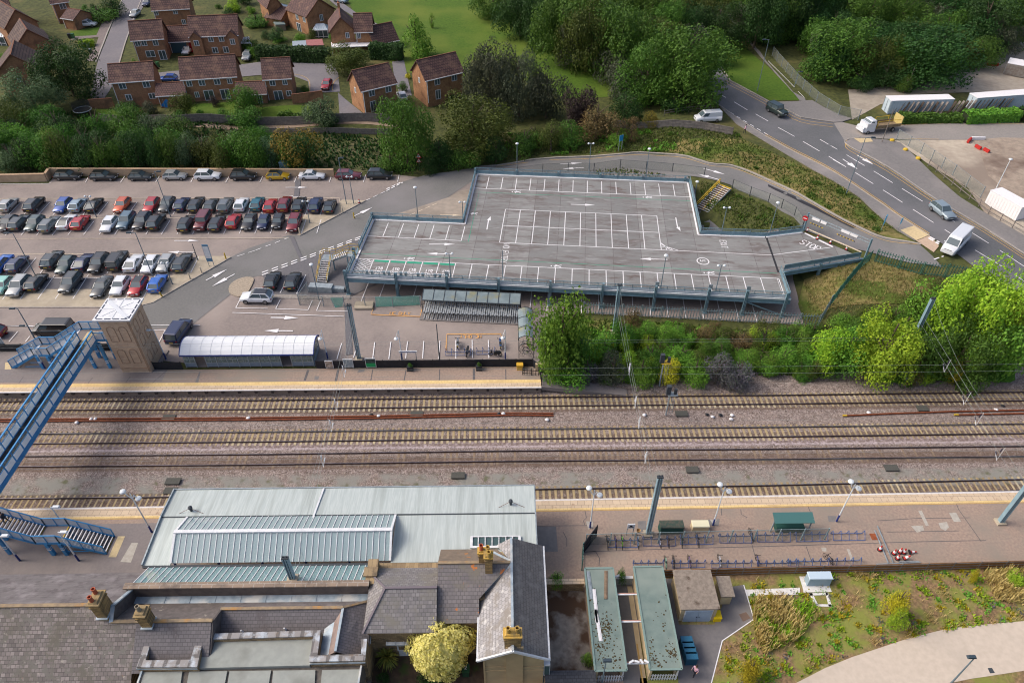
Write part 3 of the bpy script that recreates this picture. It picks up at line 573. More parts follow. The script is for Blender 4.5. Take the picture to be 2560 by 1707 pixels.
# parking deck
M_steel=mat('blue_grey_steel',lin(126,156,168),lin(110,138,152),1.5,.55,.1)
M_galv=mat('galvanised_steel',lin(168,178,184),lin(144,154,160),3,.5,.3)
M_mesh=glassmat('mesh_infill',lin(150,168,172),.22,.5)
M_wmetal=mat('white_metal',lin(232,234,236),lin(214,216,220),2,.5)
M_yrail=mat('yellow_rail',lin(214,180,60),lin(196,160,52),2,.6)
m,t,p=_new('deck_concrete');p.inputs['Roughness'].default_value=.85
v=coord(t);b=N(t,'TexBrick');b.inputs['Scale'].default_value=1;b.inputs['Brick Width'].default_value=4.15;b.inputs['Row Height'].default_value=60;b.inputs['Mortar Size'].default_value=.035;b.offset=0
b.inputs['Color1'].default_value=lin(142,142,140);b.inputs['Color2'].default_value=lin(121,121,120);b.inputs['Mortar'].default_value=lin(96,88,88)
t.links.new(v,b.inputs['Vector']);out=b.outputs[0]
v2=coord(t,(.16,.75,1))
out=mix(t,noise(t,v2,1.0,7,.47,.63,.7),out,lin(112,105,103))
out=mix(t,noise(t,coord(t,(.3,.8,1)),.55,7,.56,.68,.7),out,lin(98,82,78))
out=mix(t,noise(t,coord(t,(.25,1.2,1)),1.6,5,.55,.75,.6),out,lin(158,157,156))
t.links.new(out,p.inputs['Base Color']);M_deck=m
deck=thing('parking_deck','raised grey concrete parking deck on blue-grey steel columns with white bay markings','parking deck',DO,DA)
ZD=3.7
outl=[(-.6,-.5),(61.1,-.5),(61.1,5.9),(73.9,10.55),(66.8,17.2),(60.8,15.3),(50.95,15.2),(50.95,31.7),(13.9,31.7),(14.1,15.3),(-.6,15.4)]
mb=MB();mb.prism(outl,ZD-.3,ZD);mb.obj('deck_slab',M_deck,deck)
mb=MB()
for a_,b_ in[((-.7,-.62),(61.2,-.62)),((61.2,-.62),(61.2,5.9)),((61.2,5.85),(74,10.45)),((-.72,-.6),(-.72,15.5)),((-.7,15.5),(14,15.45)),((13.8,15.4),(13.8,31.8)),((13.8,31.82),(51,31.82)),((51.08,31.8),(51.08,15.3)),((51,15.32),(60.8,15.42)),((60.8,15.4),(66.8,17.3))]:
 mb.bar((*a_,ZD-.32),(*b_,ZD-.32),.16,.62);mb.bar((*a_,ZD-.62),(*b_,ZD-.62),.34,.05);mb.bar((*a_,ZD-.02),(*b_,ZD-.02),.3,.05)
mb.obj('edge_beam',M_steel,deck);mb=MB();mb.bar((-.7,-.8,ZD+.2),(61.2,-.8,ZD+.2),.1,.28);mb.obj('crash_rail',M_wmetal,deck)
cu=[-.6,6.65,13.9,21.15,28.4,35.65,42.9,50.1,55.2,60.6];c0=None
def column(u,v_,z1):
 mb=MB();zb=.8
 mb.box((0,0,(zb+z1)/2),(.12,.36,z1-zb));mb.box((-.16,0,(zb+z1)/2),(.05,.38,z1-zb));mb.box((.16,0,(zb+z1)/2),(.05,.38,z1-zb));mb.box((0,0,zb+.15),(.6,.6,.1))
 o=mb.obj('column',M_steel,deck);o.location=(u,v_,0)
for u in cu:column(u,-.82,ZD+1.35)
for u in cu[2:-2]:
 column(u,15.0,ZD-.3)
for u in cu[2:8]:column(u,31.6,ZD+1.0)
for u in(-.6,6.65):column(u,15.5,ZD+1.0)
column(-.9,5.2,ZD+1.2);column(67.3,8.0,ZD+.4)
mb=MB();mb.bar((55.4,-.8,ZD-.6),(60.3,-.8,1.2),.12);mb.obj('brace',M_steel,deck)
def barrier(pts,n_front=False,infill=True,h_=1.15):
 fr=MB();inf=MB();rail=MB()
 for k in range(len(pts)-1):
  a_,b_=Vector((*pts[k],ZD)),Vector((*pts[k+1],ZD));L_=(b_-a_).length;n=max(1,round(L_/2.4))
  for q_ in range(n+1):pp=a_.lerp(b_,q_/n);fr.box((pp.x,pp.y,ZD+h_/2),(.07,.07,h_))
  fr.bar(a_+Vector((0,0,h_)),b_+Vector((0,0,h_)),.05);
  rail.bar(a_+Vector((0,0,.42)),b_+Vector((0,0,.42)),.07,.3);fr.bar(a_+Vector((0,0,.62)),b_+Vector((0,0,.62)),.12,.04);fr.bar(a_+Vector((0,0,.2)),b_+Vector((0,0,.2)),.12,.04)
  inf.bar(a_+Vector((0,0,.85)),b_+Vector((0,0,.85)),.015,.5)
 fr.obj('barrier_frame',M_steel,deck);rail.obj('crash_rail',M_wmetal if n_front else M_steel,deck);inf.obj('barrier_mesh',M_mesh,deck)
barrier([(-.5,-.45),(61.0,-.45)],True);barrier([(61.0,-.45),(61.0,5.8)]);barrier([(-.5,-.4),(-.5,4.0)]);barrier([(-.5,6.4),(-.5,15.3),(14.0,15.25),(14.0,31.6),(50.85,31.6),(50.85,15.1),(60.8,15.3),(66.6,17.1)])
mb=MB();a_,b_=Vector((61.6,6.2,ZD)),Vector((73.4,10.5,ZD))
mb.bar(a_+Vector((0,0,.28)),b_+Vector((0,0,.28)),.06,.26)
for k in range(16):
 p0,p1=a_.lerp(b_,k/16),a_.lerp(b_,(k+1)/16);mb.bar(p0+Vector((0,0,.55+.4*(k%2))),p1+Vector((0,0,.55+.4*((k+1)%2))),.06,.1)
mb.obj('zigzag_rail',M_wmetal,deck)
mb=MB();mb.bar(a_+Vector((0,-.1,1.1)),b_+Vector((0,-.1,1.1)),.06);mb.bar(a_+Vector((0,-.1,.75)),b_+Vector((0,-.1,.75)),.01,.6);
for k in range(6):pp=a_.lerp(b_,k/5);mb.box((pp.x,pp.y-.1,ZD+.5),(.08,.08,1.2))
mb.obj('ramp_rail',M_steel,deck)
class DM(Marks):
 pass
dm=Marks(.006,ZD);dg=Marks(.006,ZD);dt=Marks(.012,ZD)
def l2(m_,*pts,w_=.11):m_.line([Vector((*q_,0))for q_ in pts],w_)
l2(dm,(-.3,4.2),(60.5,4.3));l2(dm,(-.3,-.05),(60.6,-.05));l2(dm,(60.5,-.05),(60.5,4.3),w_=.3)
for k in range(25):l2(dm,(2.27+2.425*k,.0),(2.27+2.425*k,4.2))
for k in range(7):l2(dm,(-.3+.0,.7*k),(min(2.27,4.2-.7*k),min(4.2,.7*k+2.57))if .7*k+2.57<4.2 else(4.2-.7*k-.3,4.2),w_=.09)
for k in range(6):l2(dm,(.4*k-.3 if False else-.3,.7*k+.5),(min(2.27,.7*k+.2),max(0,.0))if .7*k+.5<2.6 else(2.27,.7*k+.5-2.57),w_=.09)
l2(dm,(.9,0),(2.27,1.37),w_=.09);l2(dm,(2.27,3.2),(1.2,4.2),w_=.09)
l2(dm,(-.3,10.3),(14.4,10.2));
for k in range(6):l2(dm,(14.38-2.43*k,10.2),(14.38-2.43*k,14.3))
l2(dm,(14.2,26.45),(50.6,26.5))
for k in range(1,15):l2(dm,(14.0+2.43*k,26.5),(14.0+2.43*k,30.6))
l2(dm,(20.25,20.0),(44.55,20.0));l2(dm,(20.25,15.04),(44.55,15.04));l2(dm,(20.25,10.2),(60.9,10.2))
for k in range(11):l2(dm,(20.25+2.43*k,10.2),(20.25+2.43*k,20.0))
l2(dm,(44.55,12.2),(45.3,11.2),(47.2,10.2));l2(dm,(44.55,11.2),(45.9,10.8));l2(dm,(45.2,11.3),(45.4,10.2));l2(dm,(46.0,10.7),(46.2,10.2));l2(dm,(44.6,11.9),(46.0,10.2))
l2(dm,(61.0,10.3),(69.9,13.0));L2_=lambda a_,b_:l2(dm,a_,b_,w_=.35)
def arr(a_,b_,w_=.16,hl=1.6,hw=.62):dm.arrow(Vector((*a_,0)),Vector((*b_,0)),w_,hl,hw)
def duv(r_,x,y):
 q_=g(r_,x,y,ZD)-DO;return(q_.dot(DU),q_.dot(DV))
arr(duv('F',1578,768),duv('F',1815,768));arr(duv('F',1797,858),duv('F',1555,852));arr(duv('G',535,405),duv('G',757,412));arr(duv('G',1418,908),duv('G',1165,900))
q0,q1=duv('F',2105,635),duv('F',2118,560);l2(dm,q0,q1,w_=.16);arr(q1,duv('F',2140,515),hl=1.2)
q0,q1=duv('G',1493,525),duv('G',1508,605);l2(dm,q0,q1,w_=.16);arr(q1,duv('G',1537,650),hl=1.2)
text_marks(dm,'NO ENTRY',(20.9,9.9),Vector((0,-1)),Vector((1,0)),.5,.9,.1,.28)
text_marks(dm,'EXIT',(53.6,13.6),Vector((0,-1)),Vector((1,0)),.42,.95,.12,.3)
text_marks(dm,'STOP',duv('e',1168,345),Vector((.76,-.65)),Vector((.65,.76)),.6,1.35,.15,.3)
L2_(duv('e',1222,246),duv('e',1498,382))
for k in range(24):a0,a1=2*math.pi*k/24,2*math.pi*(k+1)/24;l2(dm,(50.4+.85*math.cos(a0),7.75+.85*math.sin(a0)),(50.4+.85*math.cos(a1),7.75+.85*math.sin(a1)),w_=.15)
text_marks(dm,'5',(50.05,8.1),Vector((0,-1)),Vector((1,0)),.45,.65,.1)
def walker(c_,s=1):
 u,v_=c_
 for a_,b_,w_ in[((-.15,0),(.55,.12),.32),((-.75,.02),(-.5,.02),.26),((.5,.12),(1.2,.35),.14),((.5,.08),(1.15,-.2),.14),((-.2,.05),(.2,-.38),.11),((-.1,.1),(.35,.42),.11)]:
  l2(dm,(u+a_[0]*s,v_+a_[1]),(u+b_[0]*s,v_+b_[1]),w_=w_)
for q_ in[('F',1385,900),('F',1965,490),('G',30,293),('G',1225,342),('G',390,968),('G',1785,1030)]:walker(duv(*q_),.8)
l2(dg,(-.3,5.52),(60.6,5.55),w_=.09);l2(dg,(14.4,10.0),(15.5,10.03),(15.35,25.15),(50.6,25.2),w_=.09)
for k in range(5):
 u0=2.4+2.425*k;dg.q([Vector((u0+.05,3.6,0)),Vector((u0+2.2,3.6,0)),Vector((u0+2.2,4.05,0)),Vector((u0+.05,4.05,0))])
 for j,w_ in enumerate(('ELECTRIC','VEHICLES','ONLY')):text_marks(dm,w_,(u0+(2.1 if j<2 else 1.65),.62+.85*j+.0),Vector((-1,0)),Vector((0,-1)),.2,.62,.1,.28)
dm.v=[(p_[0],p_[1],p_[2])for p_ in dm.v]
dm.obj('painted_marking',M_white,deck);dg.obj('painted_marking',M_green,deck)
mb=MB();mb.bar((60.85,5.8,ZD+.008),(60.85,15.2,ZD+.008),.28,.012);mb.obj('expansion_joint',mat('black_rubber',lin(50,50,54),None,1,.8),deck)
mb=MB()
for a_,b_ in[((-.2,14.95),(14.3,14.9)),((14.35,14.9),(14.3,31.2)),((14.2,31.25),(50.6,31.3)),((50.55,31.3),(50.5,14.85)),((50.5,14.8),(60.6,14.95)),((60.8,15.0),(66.6,16.8)),((-.25,-.2),(-.25,15))]:mb.bar((*a_,ZD+.06),(*b_,ZD+.06),.22,.12)
mb.obj('edge_kerb',M_white,deck)
for k in range(5):
 for du in(.15,.85):mb=MB();mb.box((2.3+2.425*k+du,-.25,ZD+.65),(.34,.22,.95));mb.box((2.3+2.425*k+du,-.25,ZD+1.15),(.38,.26,.06));mb.obj('charging_point',M_galv,deck)
for u in(13.9,43.0,50.2,55.3):mb=MB();mb.box((u,-.55,ZD+1.5),(.55,.12,.7));mb.obj('notice_board',M_galv,deck)
def stair(root,a_,b_,w_,n,tread=M_galv,riser=M_patch,nose=M_white,under=None):
 """flight from low a_ to high b_ (local), width w_ across"""
 a_,b_=Vector(a_),Vector(b_);d=Vector((b_.x-a_.x,b_.y-a_.y,0));L_=d.length;d.normalize();s_=Vector((-d.y,d.x,0));st=L_/n;rs=(b_.z-a_.z)/n
 tb=MB();nb=MB()
 for k in range(n):
  c_=a_+d*(st*(k+.5))+Vector((0,0,rs*(k+1)));tb.bar(c_-d*st/2-Vector((0,0,.03)),c_+d*st/2-Vector((0,0,.03)),w_,.06);q_=a_+d*(st*k+.05)+Vector((0,0,rs*(k+1)+.012))
  nb.bar(q_-s_*w_/2,q_+s_*w_/2,.1,.03)
 tb.obj('step',riser,root);nb.obj('step_nosing',nose,root)
 mb=MB()
 for k in(-1,1):mb.bar(a_+s_*(k*w_/2)+Vector((0,0,.02)),b_+s_*(k*w_/2)+Vector((0,0,.02)),.06,.32)
 mb.obj('stringer',under or tread,root)
def rails(root,pts,m_,h_=1.05,sp=1.2,mid=True,name='handrail',r_=.045):
 mb=MB()
 for k in range(len(pts)-1):
  a_,b_=Vector(pts[k]),Vector(pts[k+1]);n=max(1,round((b_-a_).length/sp))
  for q_ in range(n+1):pp=a_.lerp(b_,q_/n);mb.bar(pp,pp+Vector((0,0,h_)),r_*1.2)
  for zz in([h_,h_*.55]if mid else[h_]):mb.bar(a_+Vector((0,0,zz)),b_+Vector((0,0,zz)),r_)
 return mb.obj(name,m_,root)
st=thing('staircase','grey steel staircase with yellow handrails beside the left end of the deck','staircase',DO,DA)
stair(st,(-4.1,5.5,2.7),(-1.9,5.5,ZD),1.4,6)
stair(st,(-5.2,1.6,.9),(-5.2,4.8,2.7),1.4,10)
mb=MB();mb.bx(-6.0,-4.1,4.8,6.3,2.6,2.7);mb.obj('landing',M_galv,st);mb=MB();mb.bx(-1.9,-.5,4.6,6.3,ZD-.1,ZD-.01);mb.obj('landing',M_galv,st)
rails(st,[(-4.1,4.75,2.7),(-1.9,4.75,ZD),(-.5,4.5,ZD)],M_yrail);rails(st,[(-6.0,1.6,.9),(-6.0,4.8,2.7),(-6.0,6.3,2.7),(-4.1,6.3,2.7),(-1.9,6.3,ZD),(-.5,6.3,ZD)],M_yrail);rails(st,[(-4.45,1.6,.9),(-4.45,4.8,2.7)],M_yrail)
mb=MB()
for x,y,z in[(-5.9,4.9,2.6),(-4.2,4.9,2.6),(-5.9,6.2,2.6),(-1.9,6.2,3.6),(-1.9,4.7,3.6)]:mb.box((x,y,(z+.9)/2),(.14,.14,z-.9))
mb.obj('leg',M_steel,st)
mb=MB();mb.bx(-6.4,-3.0,-.9,.2,.9,1.9);mb.bx(-3.0,-1.3,-.6,.1,.9,1.6);mb.obj('side_panel',M_galv,st)
aL,aH=g('G',1730,468),g('G',1940,265);zl_,zh_=hgt(aL.x,aL.y)+.15,hgt(aH.x,aH.y)+.45
st=thing('staircase','white-edged steps with one yellow handrail climbing from deck to the loop road','staircase',(aL.x,aL.y,0))
dd=(aH-aL);stair(st,(0,0,zl_),(dd.x,dd.y,zh_),2.3,14,nose=M_white,riser=mat('step_brown',lin(128,108,88),None,1,.8))
sdv=Vector((-dd.y,dd.x,0)).normalized();mb=MB()
rails(st,[Vector((0,0,zl_))+sdv*1.2,Vector((dd.x,dd.y,zh_))+sdv*1.2],M_yrail,r_=.09);
mb=MB();mb.bar(Vector((0,0,zl_+.12)),Vector((dd.x,dd.y,zh_+.12)),.1,.05);mb.bar(Vector((dd.x,dd.y,zh_))+sdv*1.2,Vector((dd.x,dd.y,zh_))-sdv*1.2,.3,.1);mb.obj('yellow_strip',M_yrail,st)
def dkz(u,v_,z):q_=dk(u,v_);return Vector((q_.x,q_.y,z))
gt=thing('height_barrier','steel height barrier across the deck ramp with white sign panels','barrier',DO,DA)
mb=MB();mb.box((66.9,17.4,ZD+1.5),(.22,.22,3.4));mb.obj('post',M_steel,gt);mb=MB();mb.box((74.3,10.7,ZD+1.5),(.22,.22,3.4));mb.obj('post',M_steel,gt)
mb=MB();A_,B_=Vector((66.9,17.4,ZD+2.9)),Vector((74.3,10.7,ZD+2.9))
for dz_ in(0,-.45):mb.bar(A_+Vector((0,0,dz_)),B_+Vector((0,0,dz_)),.12)
for k in range(9):pp=A_.lerp(B_,k/8);mb.bar(pp,pp-Vector((0,0,.45)),.06)
mb.obj('beam',M_galv,gt);dn=(B_-A_).normalized()
for k0,k1 in((.08,.2),(.22,.31),(.55,.68),(.69,.8)):mb=MB();mb.bar(A_.lerp(B_,k0)+Vector((-.1,-.1,-.2)),A_.lerp(B_,k1)+Vector((-.1,-.1,-.2)),.05,.42);mb.obj('sign_panel',M_white,gt)
mb=MB()
for k in range(9):mb.cur=k%2;mb.bar(A_.lerp(B_,.06+k*.024)-Vector((0,0,1.15)),A_.lerp(B_,.06+(k+1)*.024)-Vector((0,0,1.15)),.06,.12)
for k in range(12):mb.cur=k%2;mb.bar(A_.lerp(B_,.5+k*.024)-Vector((0,0,1.15)),A_.lerp(B_,.5+(k+1)*.024)-Vector((0,0,1.15)),.06,.12)
for k in(.1,.25,.55,.75):mb.cur=1;mb.bar(A_.lerp(B_,k)-Vector((0,0,.45)),A_.lerp(B_,k)-Vector((0,0,1.15)),.02)
mb.obj('hanging_strip',[M_yrail,mat('black_paint',lin(40,40,42),None,1,.5)],gt)
mb=MB();mb.bar(Vector((67.3,16.6,ZD+.8)),Vector((73.6,10.9,ZD+.8)),.08,.14);mb.obj('bar',M_cream,gt)
s_=thing('no_entry_sign','round red no-entry sign with white bar on the ramp barrier post','sign',dkz(66.5,17.1,ZD+2.4),DA-.5)
mb=MB();mb.lathe([(.42,-.03),(.42,.03)],20,axis='y');mb.obj('disc',mat('red_sign',lin(200,40,46),None,1,.5),s_);mb=MB();mb.box((0,-.04,0),(.55,.02,.13));mb.obj('bar',M_white,s_)
# footbridge
M_blue=mat('bridge_blue',lin(66,146,202),lin(56,130,186),1.2,.5)
M_panel=mat('pale_panel',lin(240,244,246,1),lin(228,234,238,1),1.0,.4)
M_gpanel=glassmat('grey_mesh',lin(176,196,214),.75,.6)
M_upmesh=glassmat('upper_mesh',lin(150,158,152),.3,.5)
M_ddeck=mat('bridge_floor',lin(58,58,62),lin(46,46,50),3,.9)
fb=thing('footbridge','blue steel footbridge over the railway with stairs down to both platforms','footbridge',(-51.55,55,0))
def W(mb,name,m_,par):return mb.obj(name,m_,par,world=True)
X0,X1,Y0,Y1=-52.55,-50.55,39.9,67.0;ZF=5.55
mb=MB();mb.bx(X0+.1,X1-.1,Y0,Y1,ZF-.15,ZF);mb.bx(X0,X0+.12,Y0,Y1,ZF-.4,ZF+.02);mb.bx(X1-.12,X1,Y0,Y1,ZF-.4,ZF+.02);W(mb,'walkway',M_ddeck,fb)
for x_ in(X0,X1):
 mb=MB();mb.bar((x_,Y0,ZF-.22),(x_,Y1,ZF-.22),.14,.5);W(mb,'girder',M_blue,fb)
 fr=MB();pn=MB();um=MB();n=17;s0=1 if x_==X1 else-1
 for k in range(n+1):
  y_=Y0+(Y1-Y0)*k/n;fr.bar((x_,y_,ZF-.3),(x_,y_,ZF+1.5),.1)
  if k<n:
   ya,yb=y_+.12,y_+(Y1-Y0)/n-.12;q_=[(ya,ZF+.12),(yb,ZF+.12),(yb,ZF+.82),(yb-.15,ZF+.9),(ya+.15,ZF+.9),(ya,ZF+.82)]
   pn.add([(x_-.03,y2,z2)for y2,z2 in q_]+[(x_+.03,y2,z2)for y2,z2 in q_],[tuple(range(6)),tuple(range(6,12))[::-1]]+[(i_,6+i_,6+(i_+1)%6,(i_+1)%6)for i_ in range(6)])
   um.bx(x_-.008,x_+.008,ya-.06,yb+.06,ZF+.95,ZF+1.42)
 fr.bar((x_,Y0,ZF+1.5),(x_,Y1,ZF+1.5),.16,.12);fr.bar((x_,Y0,ZF+.93),(x_,Y1,ZF+.93),.06);fr.bar((x_,Y0,ZF+.06),(x_,Y1,ZF+.06),.08)
 W(fr,'parapet_frame',M_blue,fb);W(pn,'parapet_panel',M_panel,fb);W(um,'parapet_mesh',M_upmesh,fb)
def sidewall(pts,h_=1.25,sp=1.1,parent=fb):
 fr=MB();pn=MB()
 for k in range(len(pts)-1):
  a_,b_=Vector(pts[k]),Vector(pts[k+1]);n=max(1,round((b_-a_).length/sp));up=Vector((0,0,1))
  for q_ in range(n+1):pp=a_.lerp(b_,q_/n);fr.bar(pp,pp+up*h_,.08)
  fr.bar(a_+up*h_,b_+up*h_,.1,.08);fr.bar(a_,b_,.08,.28)
  pn.add([a_+up*.12,b_+up*.12,b_+up*(h_-.06),a_+up*(h_-.06)],[(0,1,2,3)]);pn.bar(a_+up*h_*.55,b_+up*h_*.55,.03)
 W(fr,'stair_frame',M_blue,parent);W(pn,'stair_panel',M_gpanel,parent)
def wstair(a_,b_,w_,n):
 """flight in world coordinates, below fb"""
 l=fb.location;stair(fb,(a_[0]-l.x,a_[1]-l.y,a_[2]),(b_[0]-l.x,b_[1]-l.y,b_[2]),w_,n,riser=M_patch,nose=M_white,under=M_blue)
wstair((-62.7,68.0,1.0),(-59.2,68.0,3.1),2.0,12);wstair((-57.2,68.0,3.1),(-53.2,68.0,ZF),2.0,14)
mb=MB();mb.bx(-59.2,-57.2,66.95,69.05,2.98,3.1);W(mb,'landing',M_plg,fb);mb=MB();mb.bx(-53.2,-48.5,66.95,69.2,ZF-.15,ZF);W(mb,'landing',M_plg,fb)
mb=MB();mb.bx(-52.3,-50.9,66.2,68.6,ZF+.004,ZF+.01);W(mb,'landing_tactile',M_tan,fb)
for y_ in(66.95,69.1):sidewall([(-62.9,y_,1.05),(-59.2,y_,3.1),(-57.2,y_,3.1),(-53.2,y_,ZF)]+([(-52.6,y_,ZF)]if y_<68 else[(-48.5,y_,ZF)]))
sidewall([(-50.5,66.95,ZF),(-48.45,66.95,ZF)])
wstair((-39.7,40.75,1.0),(-43.4,40.75,3.0),1.9,12);wstair((-45.7,40.75,3.0),(-50.0,40.75,ZF),1.9,15)
mb=MB();mb.bx(-45.7,-43.4,39.75,41.75,2.88,3.0);W(mb,'landing',M_plg,fb);mb=MB();mb.bx(-54.5,-50.0,39.75,41.9,ZF-.15,ZF-.005);W(mb,'landing',M_plg,fb)
for y_ in(39.75,41.75):sidewall([(-39.6,y_,1.05),(-43.4,y_,3.0),(-45.7,y_,3.0),(-50.0,y_,ZF),(-50.4 if y_>41 else-54.5,y_,ZF)])
mb=MB()
for s0 in(-39.72,-43.38,-45.72):
 z_={-39.72:1.03,-43.38:3.02,-45.72:3.02}[s0];mb.bx(s0-.05,s0+.05,39.85,41.65,z_,z_+.02)
W(mb,'step_edge',M_yrail,fb)
M_band=mat('white_band',lin(220,224,228),None,1,.6)
for x_,y_,z1 in[(-50.4,66.9,5.1),(-52.3,66.9,5.1),(-50.4,68.7,5.4),(-52.6,68.9,5.4),(-58.9,66.9,3.0),(-57.6,66.9,3.0),(-58.9,69.0,3.0),(-57.6,69.0,3.0),(-44.8,39.8,2.9),(-43.5,39.8,2.9),(-44.8,41.6,2.9),(-43.5,41.6,2.9),(-49.2,40,5),(-50.4,41.6,5.3),(-52.5,40,5.3)]:
 mb=MB();mb.box((x_,y_,(1+z1)/2),(.32,.32,z1-1));c_=W(mb,'column',M_blue,fb);mb=MB()
 for z_ in(2.0,2.25):mb.box((x_,y_,z_),(.34,.34,.1))
 mb.obj('white_band',M_band,c_,world=True)
mb=MB();mb.bar((-61.2,67.0,1.2),(-58.9,67.0,1.2),.07);mb.bar((-60.3,67.0,1.9),(-58.9,67.0,1.9),.07);mb.bar((-43.5,39.8,1.5),(-41.2,39.8,1.5),.07);W(mb,'guard_rail',M_blue,fb)
# lift tower
M_tanb=brickmat('tan_brick',lin(206,180,154),lin(190,164,140),lin(178,156,136),.45,.15,[(lin(166,142,122),1.5,.58,.72),(lin(206,180,152),.8,.55,.7)],rot=(R(90),0,0))
M_groove=mat('groove',lin(172,146,122),lin(158,132,110),3,.9)
lt=thing('lift_tower','tan brick lift tower with blind arches and white flat roof','lift tower',(-46.6,67.8,1.0))
x0,x1,y0,y1,zt=-48.45,-44.75,65.95,69.65,9.55
mb=MB();mb.bx(x0,x1,y0,y1,.9,zt);W(mb,'wall',M_tanb,lt)
mb=MB()
def arch(cx,z0,w_,h_,face):
 pts=[(-w_/2,0),(-w_/2,h_-w_/2)]+[(w_/2*math.cos(R(180-20*k)),h_-w_/2+w_/2*math.sin(R(20*k)))for k in range(1,10)]+[(w_/2,0),(-w_/2,0)]
 for k in range(len(pts)-1):
  a_,b_=pts[k],pts[k+1]
  if face=='f':mb.bar((cx+a_[0],y0-.01,z0+a_[1]),(cx+b_[0],y0-.01,z0+b_[1]),.06,.07)
  else:mb.bar((x1+.01,cx+a_[0],z0+a_[1]),(x1+.01,cx+b_[0],z0+b_[1]),.06,.07)
for z_ in(2.6,6.2):
 for c_ in(-47.45,-46.0):arch(c_,z_,.95,2.3,'f')
for z_ in(2.2,4.9,7.2):
 for c_ in(66.9,68.4):arch(c_,z_,.85,1.7,'s')
mb.bar((x1-.28,y0-.01,1),(x1-.28,y0-.01,zt),.1,.06);mb.bar((x1-.12,y0-.02,1),(x1-.12,y0-.02,zt),.04,.06);mb.bar((x0,y0-.03,1.75),(x1,y0-.03,1.75),.1,.08)
W(mb,'blind_arch',M_groove,lt)
mb=MB();mb.bx(x0-.45,x1+.3,y0-.3,y1+.35,zt,zt+.2);W(mb,'roof',M_wmetal,lt)
mb=MB();zr=zt+.22;xa,xb,ya,yb=x0-.2,x1+.05,y0-.02,y1+.1
for a_,b_ in[((xa,ya),(xb,ya)),((xb,ya),(xb,yb)),((xb,yb),(xa,yb)),((xa,yb),(xa,ya))]:
 A_,B_=Vector((*a_,zr)),Vector((*b_,zr))
 for k in range(4):mb.bar(A_.lerp(B_,k/4+.03),A_.lerp(B_,k/4+.22),.14,.02)
W(mb,'roof_gutter',mat('dark_gap',lin(56,64,88),None,1,.6),lt)
mb=MB();cx,cy=(xa+xb)/2,(ya+yb)/2
for a_ in range(8):mb.bar((cx,cy,zr),(cx+math.cos(a_*math.pi/4)*1.9,cy+math.sin(a_*math.pi/4)*1.9,zr),.04,.03)
mb.bar((xa+.2,yb-.3,zr+.03),(xb-.3,ya+.2,zr+.03),.5,.05);W(mb,'roof_seam',mat('seam_white',lin(214,218,224),None,1,.5),lt)
# platform shelter with the barrel roof
sh=thing('platform_shelter','long glazed platform shelter with white barrel roof and blue edge','shelter',(-32.5,68.4,1.0))
xa,xb,ya,yb=-41.0,-24.15,66.75,70.4;nseg=8;prof=[]
for k in range(nseg+1):t_=k/nseg;prof.append((ya+(yb-ya)*t_,3.05+.95*math.sin(math.pi*(.02+.96*t_))**.8))
mb=MB()
for k in range(nseg):(yA,zA),(yB,zB)=prof[k],prof[k+1];mb.add([(xa,yA,zA),(xb,yA,zA),(xb,yB,zB),(xa,yB,zB),(xa,yA,zA-.06),(xb,yA,zA-.06),(xb,yB,zB-.06),(xa,yB,zB-.06)],[(0,1,2,3),(7,6,5,4),(0,3,7,4),(1,5,6,2)])
W(mb,'roof',mat('white_roof_sheet',lin(238,240,242),lin(226,229,233),1.2,.55,st=(.2,1,1)),sh)
mb=MB();ns=13
for q_ in range(ns+1):
 x_=xa+(xb-xa)*q_/ns
 for k in range(nseg):mb.bar((x_,prof[k][0],prof[k][1]+.012),(x_,prof[k+1][0],prof[k+1][1]+.012),.05,.03)
W(mb,'roof_seam',mat('seam_grey',lin(220,222,226),None,1,.5),sh)
M_db=mat('dark_blue_trim',lin(44,62,130),None,1,.5)
mb=MB();mb.bar((xa,ya-.03,3.05),(xb,ya-.03,3.05),.12,.16);mb.bar((xa,yb+.03,3.05),(xb,yb+.03,3.05),.12,.16)
for x_ in(xa,xb):
 for k in range(nseg):mb.bar((x_,prof[k][0],prof[k][1]),(x_,prof[k+1][0],prof[k+1][1]),.08,.12)
W(mb,'roof_edge',M_db,sh)
mb=MB();pn=MB();gl=MB();n=12
openb={1,9}
for q_ in range(n+1):x_=xa+.3+(xb-xa-.6)*q_/n;mb.box((x_,ya+.1,2.0),(.09,.09,2.1));mb.box((x_,yb-.1,2.0),(.09,.09,2.1))
for q_ in range(n):
 if q_ in openb:continue
 x_=xa+.3+(xb-xa-.6)*q_/n;x2=x_+(xb-xa-.6)/n
 for z_ in(1.75,2.35,2.95):mb.bar((x_,ya+.1,z_),(x2,ya+.1,z_),.05)
 mb.bar(((x_+x2)/2,ya+.1,1.75),((x_+x2)/2,ya+.1,2.95),.035);pn.bx(x_+.05,x2-.05,ya+.08,ya+.12,1.08,1.72);gl.bx(x_+.05,x2-.05,ya+.09,ya+.11,1.78,2.93)
for x_ in(xa+.3,xb-.3):pn.bx(x_-.02,x_+.02,ya+.2,yb-.2,1.08,1.7);gl.bx(x_-.01,x_+.01,ya+.2,yb-.2,1.75,3.0)
pn.bx(xa+.3,xb-.3,yb-.12,yb-.08,1.0,1.7);gl.bx(xa+.3,xb-.3,yb-.11,yb-.09,1.75,3.0)
W(mb,'frame',M_galv,sh);W(pn,'panel',mat('grey_blue_panel',lin(128,142,158),lin(112,126,142),1,.5),sh);W(gl,'glazing',glassmat('shelter_glass',lin(130,150,150),.45),sh)
mb=MB();mb.bx(xa+.3,xb-.3,ya+.1,yb,1.004,1.02);W(mb,'floor',M_plg,sh)
mb=MB();mb.bx(xa+1.5,xb-4,yb-1.0,yb-.5,1.4,1.47)
